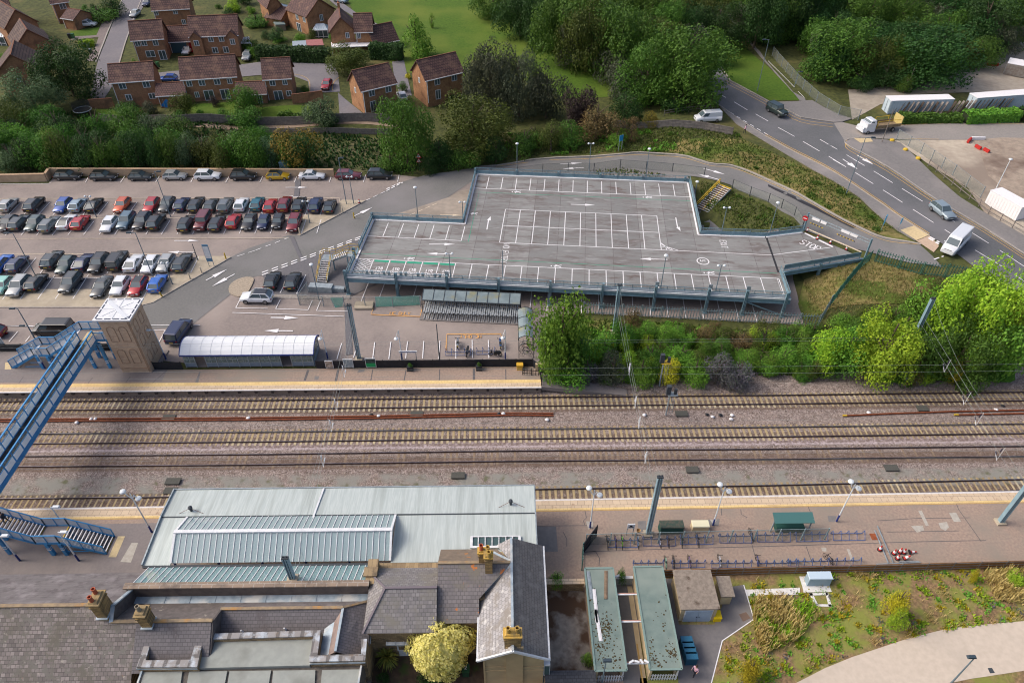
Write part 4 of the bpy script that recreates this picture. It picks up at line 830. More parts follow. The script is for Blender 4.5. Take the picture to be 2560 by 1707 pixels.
for k in range(7):mb.bx(xa+2+1.7*k,xa+2.1+1.7*k,yb-.9,yb-.6,1.0,1.4)
W(mb,'bench',M_galv,sh)
# station: canopy
M_zinc=mat('canopy_sheet',lin(198,206,203),lin(180,190,188),2.0,.45,.1,st=(5,.3,1),c3=lin(162,170,166),s3=.35,lo3=.48,hi3=.75)
M_lead=mat('lead_sheet',lin(176,190,200),lin(140,156,168),1.2,.5,.1,c3=lin(208,208,204),s3=.5,lo3=.5,hi3=.65)
M_stone=brickmat('coping_stone',lin(164,160,158),lin(142,138,136),lin(112,108,106),1.0,3.0,[(lin(188,196,204),1.0,.5,.64),(lin(138,118,98),.8,.56,.7)])
M_stonew=brickmat('rubble_stone',lin(168,146,112),lin(138,118,92),lin(110,96,76),.4,.2,[(lin(96,86,72),1.2,.52,.68)],rot=(R(90),0,0))
M_buff=mat('buff_render',lin(190,170,132),lin(176,156,120),1.0,.85,c3=lin(160,142,112),s3=.3)
M_rglass=glassmat('roof_glass',lin(164,186,190),.78,.06)
M_rglass2=glassmat('lean_to_glass',lin(146,186,192),.65,.06)
def slate(name,a_,b_,patches,w_=.36,h_=.26,rot=(0,0,0)):a_,b_=tuple(x*.92+y*.08 for x,y in zip(a_,b_)),tuple(x*.94+y*.06 for x,y in zip(b_,a_));return brickmat(name,a_,b_,tuple(x*.62 for x in b_),w_,h_,patches,.7,rot,.08)
M_sl1=slate('weathered_slate',lin(158,148,144),lin(108,101,98),[(lin(122,118,112),1.4,.5,.6),(lin(178,170,158),2.2,.62,.7),(lin(106,100,88),.35,.5,.7),(lin(150,112,84),1.7,.68,.74)])
M_sl2=slate('purple_slate',lin(124,119,121),lin(112,108,110),[(lin(98,92,92),.5,.5,.66),(lin(146,138,142),1.0,.6,.72)],.4,.24)
M_sl2s=brickmat('streaked_slate',lin(132,126,125),lin(122,117,117),lin(110,104,106),3.0,.3,[(lin(108,101,102),1.0,.48,.62),(lin(152,145,146),.7,.52,.7)])
M_sl3=slate('grey_slate',lin(150,146,146),lin(120,117,118),[(lin(128,124,116),.6,.48,.66),(lin(96,92,90),1.5,.64,.72)])
M_sl4=slate('lichen_slate',lin(138,132,132),lin(118,113,114),[(lin(126,120,110),.5,.5,.66),(lin(206,122,56),.9,.62,.66)])
M_sl5=slate('pale_slate',lin(176,174,176),lin(144,142,144),[(lin(136,130,124),.9,.46,.64),(lin(196,194,192),1.6,.58,.68),(lin(196,118,60),.7,.71,.75)],.34,.26,(0,0,R(90)))
M_sl6=slate('grey_brown_slate',lin(140,132,126),lin(124,118,114),[(lin(150,144,138),1.2,.5,.68),(lin(196,118,60),.6,.7,.75)],.34,.24,(0,0,R(90)))
M_ridge=mat('ridge_tile',lin(164,144,114),lin(138,122,104),2.5,.85,c3=lin(178,134,80),s3=.8,lo3=.56,hi3=.68)
cn=thing('station_canopy','pale grey metal canopy roof with long glazed lantern along the near platform','canopy',(-15,40,1.0))
xa,xb=-33.2,2.75
mb=MB();mb.slab([(xa,44.35,5.1),(xb,44.45,5.1),(xb,41.0,5.42),(xa,41.0,5.42)],.14);W(mb,'canopy_roof',M_zinc,cn)
mb=MB();mb.slab([(xa,40.9,5.36),(-30.75,40.9,5.36),(-30.75,35.9,5.12),(xa,35.9,5.12)],.14);W(mb,'canopy_roof',M_zinc,cn);mb=MB();mb.slab([(-10.65,40.9,5.36),(xb,40.9,5.36),(xb,37.2,5.2),(-5.95,35.9,5.12),(-10.65,35.9,5.12)],.14);W(mb,'canopy_roof',M_zinc,cn)
M_darkg=mat('gutter_dark',lin(66,72,78),None,1,.7)
mb=MB();mb.bx(xa,xb,40.88,41.02,5.3,5.41);mb.bx(xa,xb-8.7,35.7,35.92,4.95,5.1);W(mb,'gutter',M_darkg,cn)
mb=MB();mb.bar((xa-.06,44.45,5.0),(xb+.06,44.5,5.0),.12,.34);mb.bar((xa-.06,44.4,5.1),(xa-.06,41,5.4),.12,.4);mb.bar((xa-.06,41,5.4),(xa-.06,35.9,5.12),.12,.4);mb.bar((xb+.06,44.4,5.1),(xb+.06,41,5.4),.12,.4);mb.bar((xb+.06,41,5.4),(xb+.06,37.2,5.2),.12,.4);W(mb,'fascia',M_galv,cn)
mb=MB();mb.bar((-18.3,44.3,5.2),(-18.6,40.6,5.5),.18,.1);W(mb,'pipe',M_wmetal,cn)
for k in range(9):
 for y_ in(43.2,38.0):mb=MB();mb.tube([(-32+4.2*k,y_,1),(-32+4.2*k,y_,5.0)],.11,8);W(mb,'column',M_db,cn)
mb=MB();mb.bx(-33,2.5,33.4,35.9,1.0,4.6);W(mb,'rear_wall',M_buff,cn)
LX0,LX1=-30.7,-10.7;YE0,ZE0,YR,ZR,YE1,ZE1=40.85,5.44,38.45,6.55,36.05,5.22
ln_=MB();ln_.add([(LX0,YE0,ZE0),(LX1,YE0,ZE0),(LX1,YR,ZR),(LX0,YR,ZR),(LX0,YE1,ZE1),(LX1,YE1,ZE1)],[(0,1,2,3),(3,2,5,4),(1,5,2),(0,3,4)]);lan=W(ln_,'roof_lantern',M_rglass,cn)
mb=MB();n=36
for k in range(n+1):
 x_=LX0+(LX1-LX0)*k/n;mb.bar((x_,YE0,ZE0+.03),(x_,YR,ZR+.03),.06,.06);mb.bar((x_,YR,ZR+.03),(x_,YE1,ZE1+.03),.06,.06)
mb.obj('rafter',M_wmetal,lan,world=True)
mb=MB();mb.bar((LX0-.1,YR,ZR+.07),(LX1+.1,YR,ZR+.07),.34,.14)
for x_ in(LX0,LX1):mb.bar((x_,YE0,ZE0+.03),(x_,YR,ZR+.05),.2,.14);mb.bar((x_,YR,ZR+.05),(x_,YE1,ZE1+.03),.2,.14)
mb.obj('ridge_beam',M_wmetal,lan,world=True)
mb=MB()
for k in range(7):
 x_=LX0+1.2+2.95*k
 mb.bar((x_,40.7,5.2),(x_,36.2,5.0),.09);mb.bar((x_,YR,ZR-.1),(x_,38.4,5.1),.07);mb.bar((x_,37.2,5.05),(x_,YR,ZR-.2),.06);mb.bar((x_,39.6,5.1),(x_,YR,ZR-.2),.06);mb.bar((x_,37.8,5.1),(x_+1.0,36.9,5.1),.06)
for y_ in(37.6,38.2):mb.bar((LX0,y_,5.3),(LX1,y_,5.3),.05)
mb.obj('truss',M_wmetal,lan,world=True)
GA,GB=(35.7,5.08),(33.15,6.6)
mb=MB();mb.add([(-32.6,GA[0],GA[1]),(-12.3,GA[0],GA[1]),(-12.3,GB[0],GB[1]),(-32.6,GB[0],GB[1])],[(0,1,2,3)]);lt2=W(mb,'glazed_lean_to',M_rglass2,cn)
mb=MB()
for k in range(37):x_=-32.6+20.3*k/36;mb.bar((x_,GA[0],GA[1]+.03),(x_,GB[0],GB[1]+.03),.065,.06)
mb.obj('rafter',M_wmetal,lt2,world=True)
mb=MB()
for k in range(9):x_=-31.8+2.4*k;mb.bar((x_,35.5,4.6),(x_+1.2,33.4,5.9),.08);mb.bar((x_+1.2,35.5,4.6),(x_+2.4,33.4,5.9),.08)
mb.obj('lattice',M_wmetal,lt2,world=True)
mb=MB();xs=(-3.4,1.3)
for k in range(8):x_=xs[0]+.1+4.5*k/7;mb.bar((x_,38.3,5.42),(x_,37.3,5.36),.08 if 0<k<7 else .25,.1)
mb.bar((xs[0],37.25,5.38),(xs[1],37.25,5.38),.22,.12);mb.bar((xs[0],38.35,5.42),(xs[1],38.35,5.42),.1,.1);rl=W(mb,'rooflight',M_wmetal,cn);mb=MB();mb.slab([(xs[0],38.3,5.36),(xs[1],38.3,5.36),(xs[1],37.3,5.33),(xs[0],37.3,5.33)],.03);mb.obj('glazing',mat('dark_glass',lin(70,92,92),None,1,.1,spec=.7),rl,world=True)
for(r_,x,y)in(('M',1610,125),('N',2138,70)):
 q_=g(r_,x,y,5.3);v_=thing('roof_vent','black vent pipe stayed by two wires on the canopy roof, '+('left end' if r_=='M' else 'right end'),'vent',(q_.x,q_.y,5.2),0,'vent pipes on the canopy roof')
 mb=MB();mb.lathe([(.12,0),(.12,.5),(.2,.52),(.2,.75),(.05,.85)],10);mb.obj('pipe',M_darkg,v_);mb=MB();mb.bar((0,0,.6),(-1.3,-.4,.1),.03);mb.bar((0,0,.6),(1.5,-.4,.1),.03);mb.obj('stay',mat('rust_wire',lin(120,84,70),None,1,.7),v_)
# station: slate building on the left
sb=thing('station_building','long slate-roofed stone station building with stepped parapets and flat roofs','building',(-35,30,1.0))
def roof(name,quad,m_,par,th=.14):mb=MB();mb.slab(quad,th);return W(mb,name,m_,par)
XL=-64
roof('slate_roof',[(XL,35.75,4.15),(-32.75,35.75,4.15),(-32.75,30.5,8.0),(XL,30.5,8.0)],M_sl2s,sb)
roof('slate_roof',[(XL,25.2,4.1),(-30.55,25.2,4.1),(-30.55,29.4,7.22),(-32.7,29.4,7.22),(-32.7,30.5,8.0),(XL,30.5,8.0)],M_sl1,sb)
mb=MB();mb.bar((XL,30.5,8.03),(-32.7,30.5,8.03),.3,.14);W(mb,'ridge',M_ridge,sb)
roof('slate_roof',[(-32.6,32.05,5.3),(-24.4,32.05,5.3),(-24.4,29.4,7.25),(-32.6,29.4,7.25)],mat('mossy_slate',lin(122,114,110),lin(104,97,94),2,.8,c3=lin(178,170,156),s3=1.2,lo3=.62,hi3=.7),sb)
roof('slate_roof',[(-30.55,29.4,7.25),(-24.4,29.4,7.25),(-24.4,26.2,4.9),(-30.55,26.2,4.9)],M_sl2,sb)
mb=MB();mb.bar((-32.6,29.4,7.3),(-24.3,29.4,7.3),.28,.14);W(mb,'ridge',M_ridge,sb)
roof('slate_roof',[(-24.4,32.05,5.3),(-11.9,32.05,5.3),(-14.0,31.0,6.15),(-24.4,31.0,6.15)],M_sl2s,sb)
roof('slate_roof',[(-24.4,31.0,6.15),(-14.0,31.0,6.15),(-15.2,28.4,4.3),(-24.4,28.4,4.3)],M_sl2,sb)
mb=MB();mb.bar((-24.4,31.0,6.2),(-14.0,31.0,6.2),.26,.14);mb.bar((-14,31,6.2),(-12,32.05,5.35),.2,.12);W(mb,'ridge',M_ridge,sb)
roof('slate_roof',[(-14.0,31.0,6.15),(-11.9,32.05,5.3),(-11.6,30.0,4.6),(-11.6,27.2,4.6),(-14.0,27.2,6.15)],M_sl2,sb)
roof('slate_roof',[(-14.0,31.0,6.15),(-14.0,27.2,6.15),(-14.7,27.2,5.5),(-14.7,30.2,5.5)],mat('brown_slate',lin(150,132,124),lin(132,116,110),2,.8),sb)
mb=MB();mb.bar((-14,30.9,6.22),(-14,27.2,6.22),.2,.1);mb.slab([(-14.7,30.2,5.5),(-14.7,27.2,5.5),(-15.5,27.2,5.2),(-15.5,29.6,5.2)],.1);W(mb,'lead_flashing',M_lead,sb)
mb=MB();mb.bx(-32.6,-12.2,31.95,32.75,5.1,5.26)
for k in range(9):mb.bx(-32.2+2.2*k,-32.1+2.2*k,31.95,32.7,5.26,5.3)
W(mb,'lead_gutter',M_lead,sb)
mb=MB();mb.bx(-33.0,-12.1,32.75,33.15,4.4,6.6);W(mb,'parapet_wall',mat('dark_stone',lin(120,108,100),lin(98,88,84),1.5,.9),sb)
mb=MB();mb.bx(-33.2,-12.0,32.66,33.24,6.6,6.75);W(mb,'coping',brickmat('brown_coping',lin(158,138,120),lin(136,120,106),lin(170,160,150),.9,3,[(lin(116,104,94),.8,.5,.66)],mortar=.012),sb)
mb=MB();mb.bx(-12.4,-11.5,33.0,35.4,4.5,6.55);mb.bx(-12.6,-11.4,33.6,34.5,6.55,6.75);W(mb,'parapet_wall',M_stonew,sb)
mb=MB();mb.slab([(-32.75,33.1,6.2),(-32.45,33.1,6.2),(-32.45,30.4,8.15),(-32.75,30.4,8.15)],.12);mb.slab([(-32.75,29.3,7.35),(-32.45,29.3,7.35),(-32.45,30.4,8.15),(-32.75,30.4,8.15)],.12);W(mb,'gable_flashing',M_lead,sb)
mb=MB()
for x_,pr in[(-32.6,[(33,4.0),(33,6.1),(30.45,8.0),(29.4,7.2),(29.4,4.0)]),(-24.35,[(31,4.5),(31,6.2),(29.4,7.2),(26.5,5.0),(26.5,4.0)])]:
 n=len(pr);mb.add([(x_-.08,y_,z_)for y_,z_ in pr]+[(x_+.08,y_,z_)for y_,z_ in pr],[tuple(range(n)),tuple(range(n,2*n))[::-1]]+[(i_,n+i_,n+(i_+1)%n,(i_+1)%n)for i_ in range(n)])
W(mb,'gable_wall',mat('gable_slate',lin(104,98,96),lin(86,80,80),2,.9),sb)
mb=MB();mb.bx(XL,-30.8,25.6,35.3,.8,4.3);mb.bx(-30.8,-11.7,27.1,32.7,.8,4.05);W(mb,'wall',M_stonew,sb)
ZC=6.0
cop=[[(290,760),(242,765),(150,1028),(232,968)],[(232,966),(632,960),(690,1026),(150,1028)],[(632,960),(692,760),(750,757),(690,1026)],[(750,730),(1790,698),(1722,752),(735,782)],[(1790,698),(1762,918),(1690,975),(1722,752)],[(1690,922),(2150,912),(2186,968),(1690,980)],[(2150,776),(2203,776),(2186,966),(2150,914)]]
mb=MB();mc_=MB()
for k,q4 in enumerate(cop):q4=[tuple(g('i',*p,ZC))[:2]for p in q4];mb.prism(q4,3.0,ZC-.003*k);mc_.prism(q4,ZC+.01,ZC+.12+.003*k)
W(mb,'parapet_wall',M_stonew,sb);W(mc_,'coping',M_stone,sb)
M_flat=mat('flat_roof_felt',lin(160,164,158),lin(150,154,149),1.5,.85,c3=lin(134,136,130),s3=.35,lo3=.5,hi3=.7)
mb=MB();mb.prism([tuple(g('i',*p,5.6))[:2]for p in[(745,790),(1725,765),(1690,1005),(700,1030)]],4.6,5.6);W(mb,'flat_roof',M_flat,sb)
base=[(196,1044),(2170,1004),(2110,1260),(120,1260)]
mb=MB();mb.prism([tuple(g('i',*p,5.2))[:2]for p in base],3.5,5.2);W(mb,'flat_roof',mat('roof_gap',lin(112,106,100),lin(92,88,84),2,.9),sb)
for pa,pb,pc,pd in[(210,555,525,160),(615,955,915,580),(975,1345,1310,945),(1365,1740,1730,1345),(1800,2135,2105,1780)]:mb=MB();mb.prism([tuple(g('i',*p,5.35))[:2]for p in[(pa,1068-pa*.012),(pb,1066-pb*.012),(pc,1260),(pd,1260)]],5.15,5.35);W(mb,'flat_roof',M_flat,sb)
mb=MB();mb.prism([tuple(g('i',*p,5.2))[:2]for p in[(230,1050),(2150,1010),(2100,1250),(160,1250)]],.8,3.5);W(mb,'wall',M_stonew,sb)
mb=MB();I_=lambda x,y,z:g('i',x,y,z);mb.bar(I_(150,1036,5.8),I_(690,1034,5.8),.1,.16);mb.bar(I_(740,792,5.6),I_(1722,765,5.6),.08,.12);mb.bar(I_(1690,992,5.8),I_(2186,980,5.8),.1,.14);mb.bar(I_(2150,1010,5.4),I_(2110,1250,5.4),.14,.2);mb.bar(I_(200,1050,5.4),I_(130,1250,5.4),.14,.2);W(mb,'lead_trim',M_lead,sb)
mb=MB();mb.bar((-11.75,30.3,4.6),(-11.6,28.6,4.55),.14,.14);mb.bar((-11.9,31.8,5.2),(-11.75,30.3,4.6),.12,.12);W(mb,'gutter',M_lead,sb)
def pot(par,x,y,z,m_,h_=.7,r_=.16):mb=MB();mb.lathe([(r_*1.1,0),(r_*.9,h_*.85),(r_*1.15,h_*.88),(r_*1.15,h_),(r_*.8,h_),(r_*.75,h_*.5)],12,(x,y,z));return mb.obj('pot',m_,par,world=True)
M_terra=mat('terracotta',lin(190,104,74),lin(168,88,64),3,.8)
M_ybrick=brickmat('yellow_brick',lin(176,146,96),lin(140,116,80),lin(106,92,72),.3,.12,[(lin(104,90,66),1.5,.5,.66)],rot=(R(90),0,0))
M_ycap=mat('lichen_cap',lin(200,162,74),lin(172,146,88),3,.85,c3=lin(130,112,80),s3=1.5)
def chimney(par,x,y,z0,z1,w_,d_,pots,capm=M_ycap,potm=M_terra):
 mb=MB();mb.box((x,y,(z0+z1)/2),(w_,d_,z1-z0));mb.box((x,y,z1-.35),(w_+.12,d_+.12,.14));st_=W(mb,'chimney',M_ybrick,par)
 mb=MB();mb.box((x,y,z1+.06),(w_+.2,d_+.2,.14));mb.box((x,y,z1+.2),(w_-.05,d_-.05,.14),top=(.85,.85));mb.obj('cap',capm,st_,world=True)
 mb=MB();mb.box((x,y-.05,z0+.55),(w_+.16,d_+.2,.12));mb.obj('flashing',M_lead,st_,world=True)
 for dx,dy in pots:pot(st_,x+dx,y+dy,z1+.2,potm)
def chimney2(*a_,**k):return chimney(*a_,**k)
chimney(sb,-33.2,30.1,7.2,9.7,.8,1.25,[(-.1,-.35),(-.1,.35)],mat('stone_cap',lin(170,146,104),lin(140,122,92),3,.85),M_terra)
chimney(sb,-29.55,29.35,6.6,8.9,.8,.9,[(-.1,.0)],mat('stone_cap',lin(170,146,104),lin(140,122,92),3,.85),mat('grey_pot',lin(150,140,124),None,1,.8))
for r_,x,y in(('i',985,1005),('i',1380,995)):
 q_=g(r_,x,y,4.3);mb=MB();mb.tube([(q_.x,q_.y,4.3),(q_.x-.05,q_.y,4.8)],.07,8);W(mb,'vent_pipe',M_darkg,sb)
for r_,x,y in(('i',1085,710),('i',1468,690)):
 q_=g(r_,x,y,5.3);mb=MB();mb.box((q_.x,q_.y,5.4),(.25,.25,.4),top=(.4,.4));W(mb,'finial',M_wmetal,sb)
# station: house on the right
hs=thing('station_house','grey slate-roofed station house with cream gable and yellow-capped chimneys','house',(-2,31,1.0))
R2=dict(z=7.75,y=31.85)
roof('slate_roof',[(-12.0,35.75,5.1),(-5.95,35.75,5.1),(-5.95,31.85,7.75),(-10.35,31.85,7.75),(-12.1,34.2,6.1)],M_sl3,hs)
roof('slate_roof',[(-10.35,31.85,7.75),(-5.95,31.85,7.75),(-5.95,28.9,5.7),(-12.1,28.9,5.7)],M_sl3,hs)
roof('slate_roof',[(-12.1,28.9,5.7),(-10.35,31.85,7.75),(-12.1,34.2,6.1)],M_sl3,hs)
mb=MB();mb.bar((-10.35,31.85,7.8),(-5.95,31.85,7.8),.2,.1);mb.bar((-10.35,31.85,7.8),(-12.1,28.9,5.75),.18,.1);mb.bar((-10.35,31.85,7.8),(-12.1,34.2,6.15),.16,.1);W(mb,'ridge',mat('dark_ridge',lin(118,110,116),None,1,.8),hs)
roof('slate_roof',[(-5.95,36.1,6.85),(-.9,36.1,6.85),(.4,33.7,8.5),(-5.95,33.7,8.5)],M_sl6 if False else mat('brown_lichen_slate',lin(140,124,108),lin(120,108,96),2,.85,c3=lin(196,130,66),s3=1.0,lo3=.62,hi3=.68),hs)
roof('slate_roof',[(-5.95,33.7,8.5),(.4,33.7,8.5),(-2.4,31.3,6.8),(-2.4,29.7,5.7),(-5.95,29.7,5.7)],M_sl4,hs)
mb=MB();mb.bar((-5.95,33.7,8.55),(.3,33.7,8.55),.24,.12);W(mb,'ridge',M_ridge,hs)
roof('slate_roof',[(-2.45,31.9,6.0),(.4,33.9,8.5),(.4,36.1,8.5),(-1.0,36.3,7.2),(-2.45,34,6.2)][:0]or[(-.9,36.15,7.35),(.4,36.15,8.5),(.4,33.7,8.5)],M_sl5,hs)
roof('slate_roof',[(.4,33.7,8.5),(.4,26.0,8.5),(-2.4,26.45,6.0),(-2.4,31.9,6.0)],M_sl5,hs)
roof('slate_roof',[(.4,26.0,8.5),(.4,36.15,8.5),(3.3,36.9,6.0),(3.3,26.45,6.0)],M_sl6,hs)
mb=MB();mb.bar((.4,26.0,8.53),(.4,36.15,8.53),.2,.1);mb.bar((.4,33.65,8.5),(-2.45,31.75,6.05),.26,.08);mb.bar((.4,33.8,8.5),(-1.2,35.4,7.4),.2,.08);W(mb,'lead_flashing',M_lead,hs)
mb=MB();mb.bar((.4,25.95,8.42),(-2.5,26.4,5.9),.14,.2);mb.bar((.4,25.95,8.42),(3.4,26.4,5.9),.14,.2);mb.bar((3.38,26.4,5.9),(3.38,36.9,5.9),.16,.14);mb.bar((-2.48,26.4,5.9),(-2.48,31.8,5.9),.12,.14);W(mb,'verge_board',M_wmetal,hs)
mb=MB();mb.prism([(-1.95,26.5),(2.95,26.5),(2.95,36.7),(-1.95,36.2)],.8,6.0);mb.add([(-1.95,26.5,6),(2.95,26.5,6),(.4,26.5,8.35)],[(0,1,2)]);W(mb,'wall',M_buff,hs)
mb=MB();mb.bx(-.15,1.25,26.32,26.5,.8,8.2);mb.bx(-2.0,-1.85,26.4,26.5,.8,6.2);mb.bx(-1.97,2.97,26.42,26.5,3.9,4.05);mb.bx(-1.97,2.97,26.42,26.5,4.6,4.7);W(mb,'pilaster',mat('buff_trim',lin(178,158,122),lin(168,148,114),1,.85),hs)
mb=MB();mb.bx(-11.8,-5.9,29.2,35.6,.8,5.55);mb.bx(-5.9,-1.95,30,35.6,.8,5.6);mb.bx(-5.9,-1.9,31.5,35.5,5.6,6.5);mb.add([(-5.97,36.0,6.7),(-5.97,33.7,8.4),(-5.97,29.8,5.6)],[(0,1,2)]);W(mb,'wall',M_stonew,hs)
mb=MB();mb.bx(2.98,3.5,26.6,28.2,2.6,4.6);bw=W(mb,'bay_window',M_wmetal,hs);mb=MB();mb.bx(3.5,3.53,26.7,28.1,2.9,4.4);mb.bx(3.05,3.45,26.57,26.6,2.9,4.4);mb.obj('pane',mat('dark_glass',lin(70,92,92),None,1,.1,spec=.7),bw,world=True)
pq=[g('h',*p,3.5)for p in[(245,1092),(640,1088),(640,1218),(238,1222)]];px0,px1,py0,py1=pq[3].x,pq[2].x,pq[3].y,pq[0].y
mb=MB();mb.bx(px0,px1,py0,py1,3.45,3.6)
for k in range(6):x_=px0+(px1-px0-.08)*k/5;mb.bx(x_,x_+.08,py0,py1,3.6,3.66)
W(mb,'porch_roof',mat('white_lead',lin(222,226,228),lin(196,204,210),1.5,.5),hs)
mb=MB();x0_,x1_,y_=px0+.9,px1-.1,py0+.25;mb.bx(x0_,x1_,y_,py1,.9,2.1)
for k in range(4):x_=x0_+(x1_-x0_)*k/3;mb.bar((x_,y_,2.1),(x_,y_,3.45),.12)
mb.bar((x0_,y_,2.95),(x1_,y_,2.95),.08);mb.bar((x0_,y_,2.1),(x1_,y_,2.1),.12);W(mb,'porch',M_wmetal,hs)
mb=MB();mb.bx(x0_,x1_,y_+.07,y_+.1,2.15,3.4);W(mb,'porch_window',MATS['dark_glass'],hs)
q_=g('h',1185,565,7.6);chimney(hs,q_.x,q_.y+.1,7.0,10.3,.62,.62,[(-.05,.25),(.05,-.2)],M_ycap,M_ycap)
q_=g('h',1120,505,7.9);chimney(hs,q_.x,q_.y+.25,7.2,10.0,.5,.5,[(0,0)],M_ycap,M_terra)
chimney(hs,.4,26.75,7.2,9.7,1.3,.7,[(-.35,0),(.35,0)],M_ycap,M_ycap)
mb=MB();mb.bx(-11.7,-1.95,20,29.3,.8,1.03);tag(mb.obj('garden_soil',mat('dark_soil',lin(92,76,62),lin(72,60,50),2,.95,c3=lin(70,84,44),s3=.4,lo3=.55,hi3=.65)),kind='structure')
mb=MB();mb.bx(3.0,7.3,24,35.2,.8,1.03);tag(mb.obj('yard',mat('mossy_concrete',lin(166,158,148),lin(140,132,124),2,.95,c3=lin(92,72,58),s3=.33,lo3=.44,hi3=.54)),kind='structure')
mb=MB();mb.bx(3.6,7.2,35.2,35.6,1.0,2.3);yw=thing('garden_wall','low tan stone wall closing the far end of the mossy yard','wall',(5.4,35.4,1));W(mb,'wall',M_stonew,yw);mb=MB();mb.bx(3.5,7.25,35.14,35.66,2.3,2.42);W(mb,'coping',M_cop,yw)
o=thing('lean_to_roof','dark slate lean-to roof at the near end of the mossy yard','lean-to',(5.2,26,1));mb=MB();mb.slab([(3.1,26.9,2.9),(7.4,26.9,2.9),(7.4,23.5,2.3),(3.1,23.5,2.3)],.12);W(mb,'roof',slate('dark_slate',lin(72,74,80),lin(58,60,66),[(lin(90,92,96),1,.55,.7)]),o);mb=MB();mb.bx(3.1,7.3,23.6,26.7,.9,2.3);W(mb,'wall',M_stonew,o)
# two felt-roofed sheds, huts
M_felt=mat('teal_felt',lin(124,140,134),lin(110,127,122),1.2,.9,c3=lin(136,148,140),s3=.25,lo3=.48,hi3=.68)
M_feltm=mat('moss',lin(86,78,44),lin(64,50,36),2.5,.95)
M_creamw=mat('cream_wall',lin(214,194,156),lin(198,178,142),1.2,.9,c3=lin(178,160,130),s3=.3)
def shed(lab,x0_,x1_,y0_,y1_,moss):
 s_=thing('bike_shed',lab,'shed',((x0_+x1_)/2,(y0_+y1_)/2,1.0));zt_=3.15
 mb=MB();mb.bx(x0_,x1_,y0_,y1_,zt_,zt_+.12);W(mb,'roof',M_felt,s_)
 mb=MB()
 for a_,b_ in[((x0_,y0_),(x1_,y0_)),((x1_,y0_),(x1_,y1_)),((x1_,y1_),(x0_,y1_)),((x0_,y1_),(x0_,y0_))]:mb.bar((*a_,zt_+.14),(*b_,zt_+.14),.16,.1)
 W(mb,'roof_upstand',mat('teal_edge',lin(128,150,144),None,1,.85),s_)
 mb=MB();mb.bx(x0_+.1,x0_+.3,y0_+.1,y1_-.1,.9,zt_);mb.bx(x1_-.3,x1_-.1,y0_+.6,y1_-.1,.9,1.5);mb.bx(x0_+.3,x1_-.3,y1_-.4,y1_-.2,.9,zt_);W(mb,'wall',M_creamw,s_)
 for k in range(5):mb=MB();yy=y0_+.15+(y1_-y0_-.3)*k/4;mb.bar((x1_-.2,yy,1),(x1_-.2,yy,zt_),.1);W(mb,'post',M_wmetal,s_)
 mb=MB()
 for k in range(10):xx=x0_+.45+(x1_-x0_-.7)*k/9;mb.box((xx,y0_+.12,1.55),(.1,.04,1.1))
 for z_ in(1.25,1.85):mb.bar((x0_+.3,y0_+.14,z_),(x1_-.1,y0_+.14,z_),.05,.08)
 W(mb,'picket_gate',M_wmetal,s_)
 mb=MB();rr=random.Random(int(x0_*10))
 for cx,cy,sx,sy,n in moss:
  for _ in range(n):
   px,py=rr.gauss(cx,sx),rr.gauss(cy,sy)
   if x0_+.15<px<x1_-.15 and y0_+.15<py<y1_-.15:mb.lathe([(rr.uniform(.02,.1),0),(.01,.03)],5,(px,py,zt_+.12))
 W(mb,'moss',M_feltm,s_)
 return s_
sa=shed('narrow teal felt-roofed shed with white boards and moss on its roof',7.3,9.95,26.65,36.2,[(8.6,30.2,.45,.9,150),(8.0,28,.3,1.4,60),(9.2,27.5,.4,.5,25),(7.8,32,.3,1.5,30)])
shed('narrow teal felt-roofed shed next to the square hut, leaves at its near end',11.9,14.6,26.7,36.3,[(14.0,28.1,.3,.4,60),(12.6,27.3,.3,.4,40),(13.8,30.5,.4,1.2,20),(12.3,28.5,.2,1,20)])
for nm,lab,pts,m_ in[('plank','long grey plank lying on the moss-flecked shed roof, nearest the yard',[('O',635,630),('O',668,862)],M_galv),('plank','brown-edged plank lying by the far end of the shed roof',[('O',785,625),('O',783,862)],mat('old_wood',lin(150,128,106),lin(120,102,84),3,.9)),('white_board','long white board lying down the middle of the mossy shed roof',[('O',685,780),('O',712,1060)],M_white),('white_board','white board lying aslant at the near end of the other white board',[('O',700,950),('O',742,1215)],M_white)]:
 a_,b_=g(*pts[0],3.3),g(*pts[1],3.3);mb=MB();mb.bar((0,0,.02),b_-a_+Vector((0,0,.02)),.22,.05);mb.bar((.16,0,.02),b_-a_+Vector((.16,0,.02)),.06,.04);tag(mb.obj(nm,m_,at=(a_.x,a_.y,3.29)),lab,'board')
for y_,k in((33.6,0),(31.0,1),(27.3,2)):
 s_=thing('cross_beam',['far white beam spanning the alley between the sheds','middle white beam spanning the alley between the sheds','near white beam with cameras spanning the alley between the sheds'][k],'beam',(10.9,y_,2.9));mb=MB();mb.bar((9.9,y_,3.1),(11.95,y_,3.1),.1,.08);W(mb,'beam',M_wmetal,s_);mb=MB();mb.bar((9.9,y_+.12,3.1),(11.95,y_+.12,3.1),.06,.06);W(mb,'rail',mat('pink_rail',lin(196,150,136),None,1,.7),s_)
 if k==2:
  for x_,a_ in((10.45,.5),(10.9,-.3),(11.3,-1.1),(11.7,2.6)):mb=MB();mb.box((x_,y_+.05,3.35),(.42,.16,.14),a_);mb.box((x_,y_+.05,3.22),(.06,.06,.16));W(mb,'camera',M_wmetal,s_)
mb=MB();mb.bx(9.9,11.95,24,35.8,.99,1.03);tag(mb.obj('alley',M_road),kind='structure');mb=MB();mb.bx(11.45,11.9,27,35.6,1.03,1.05);tag(mb.obj('alley',M_creamw),kind='structure');mb=MB();mb.bx(11.5,11.62,25,30,1.05,1.07);tag(mb.obj('road_marking',M_yel),kind='structure')
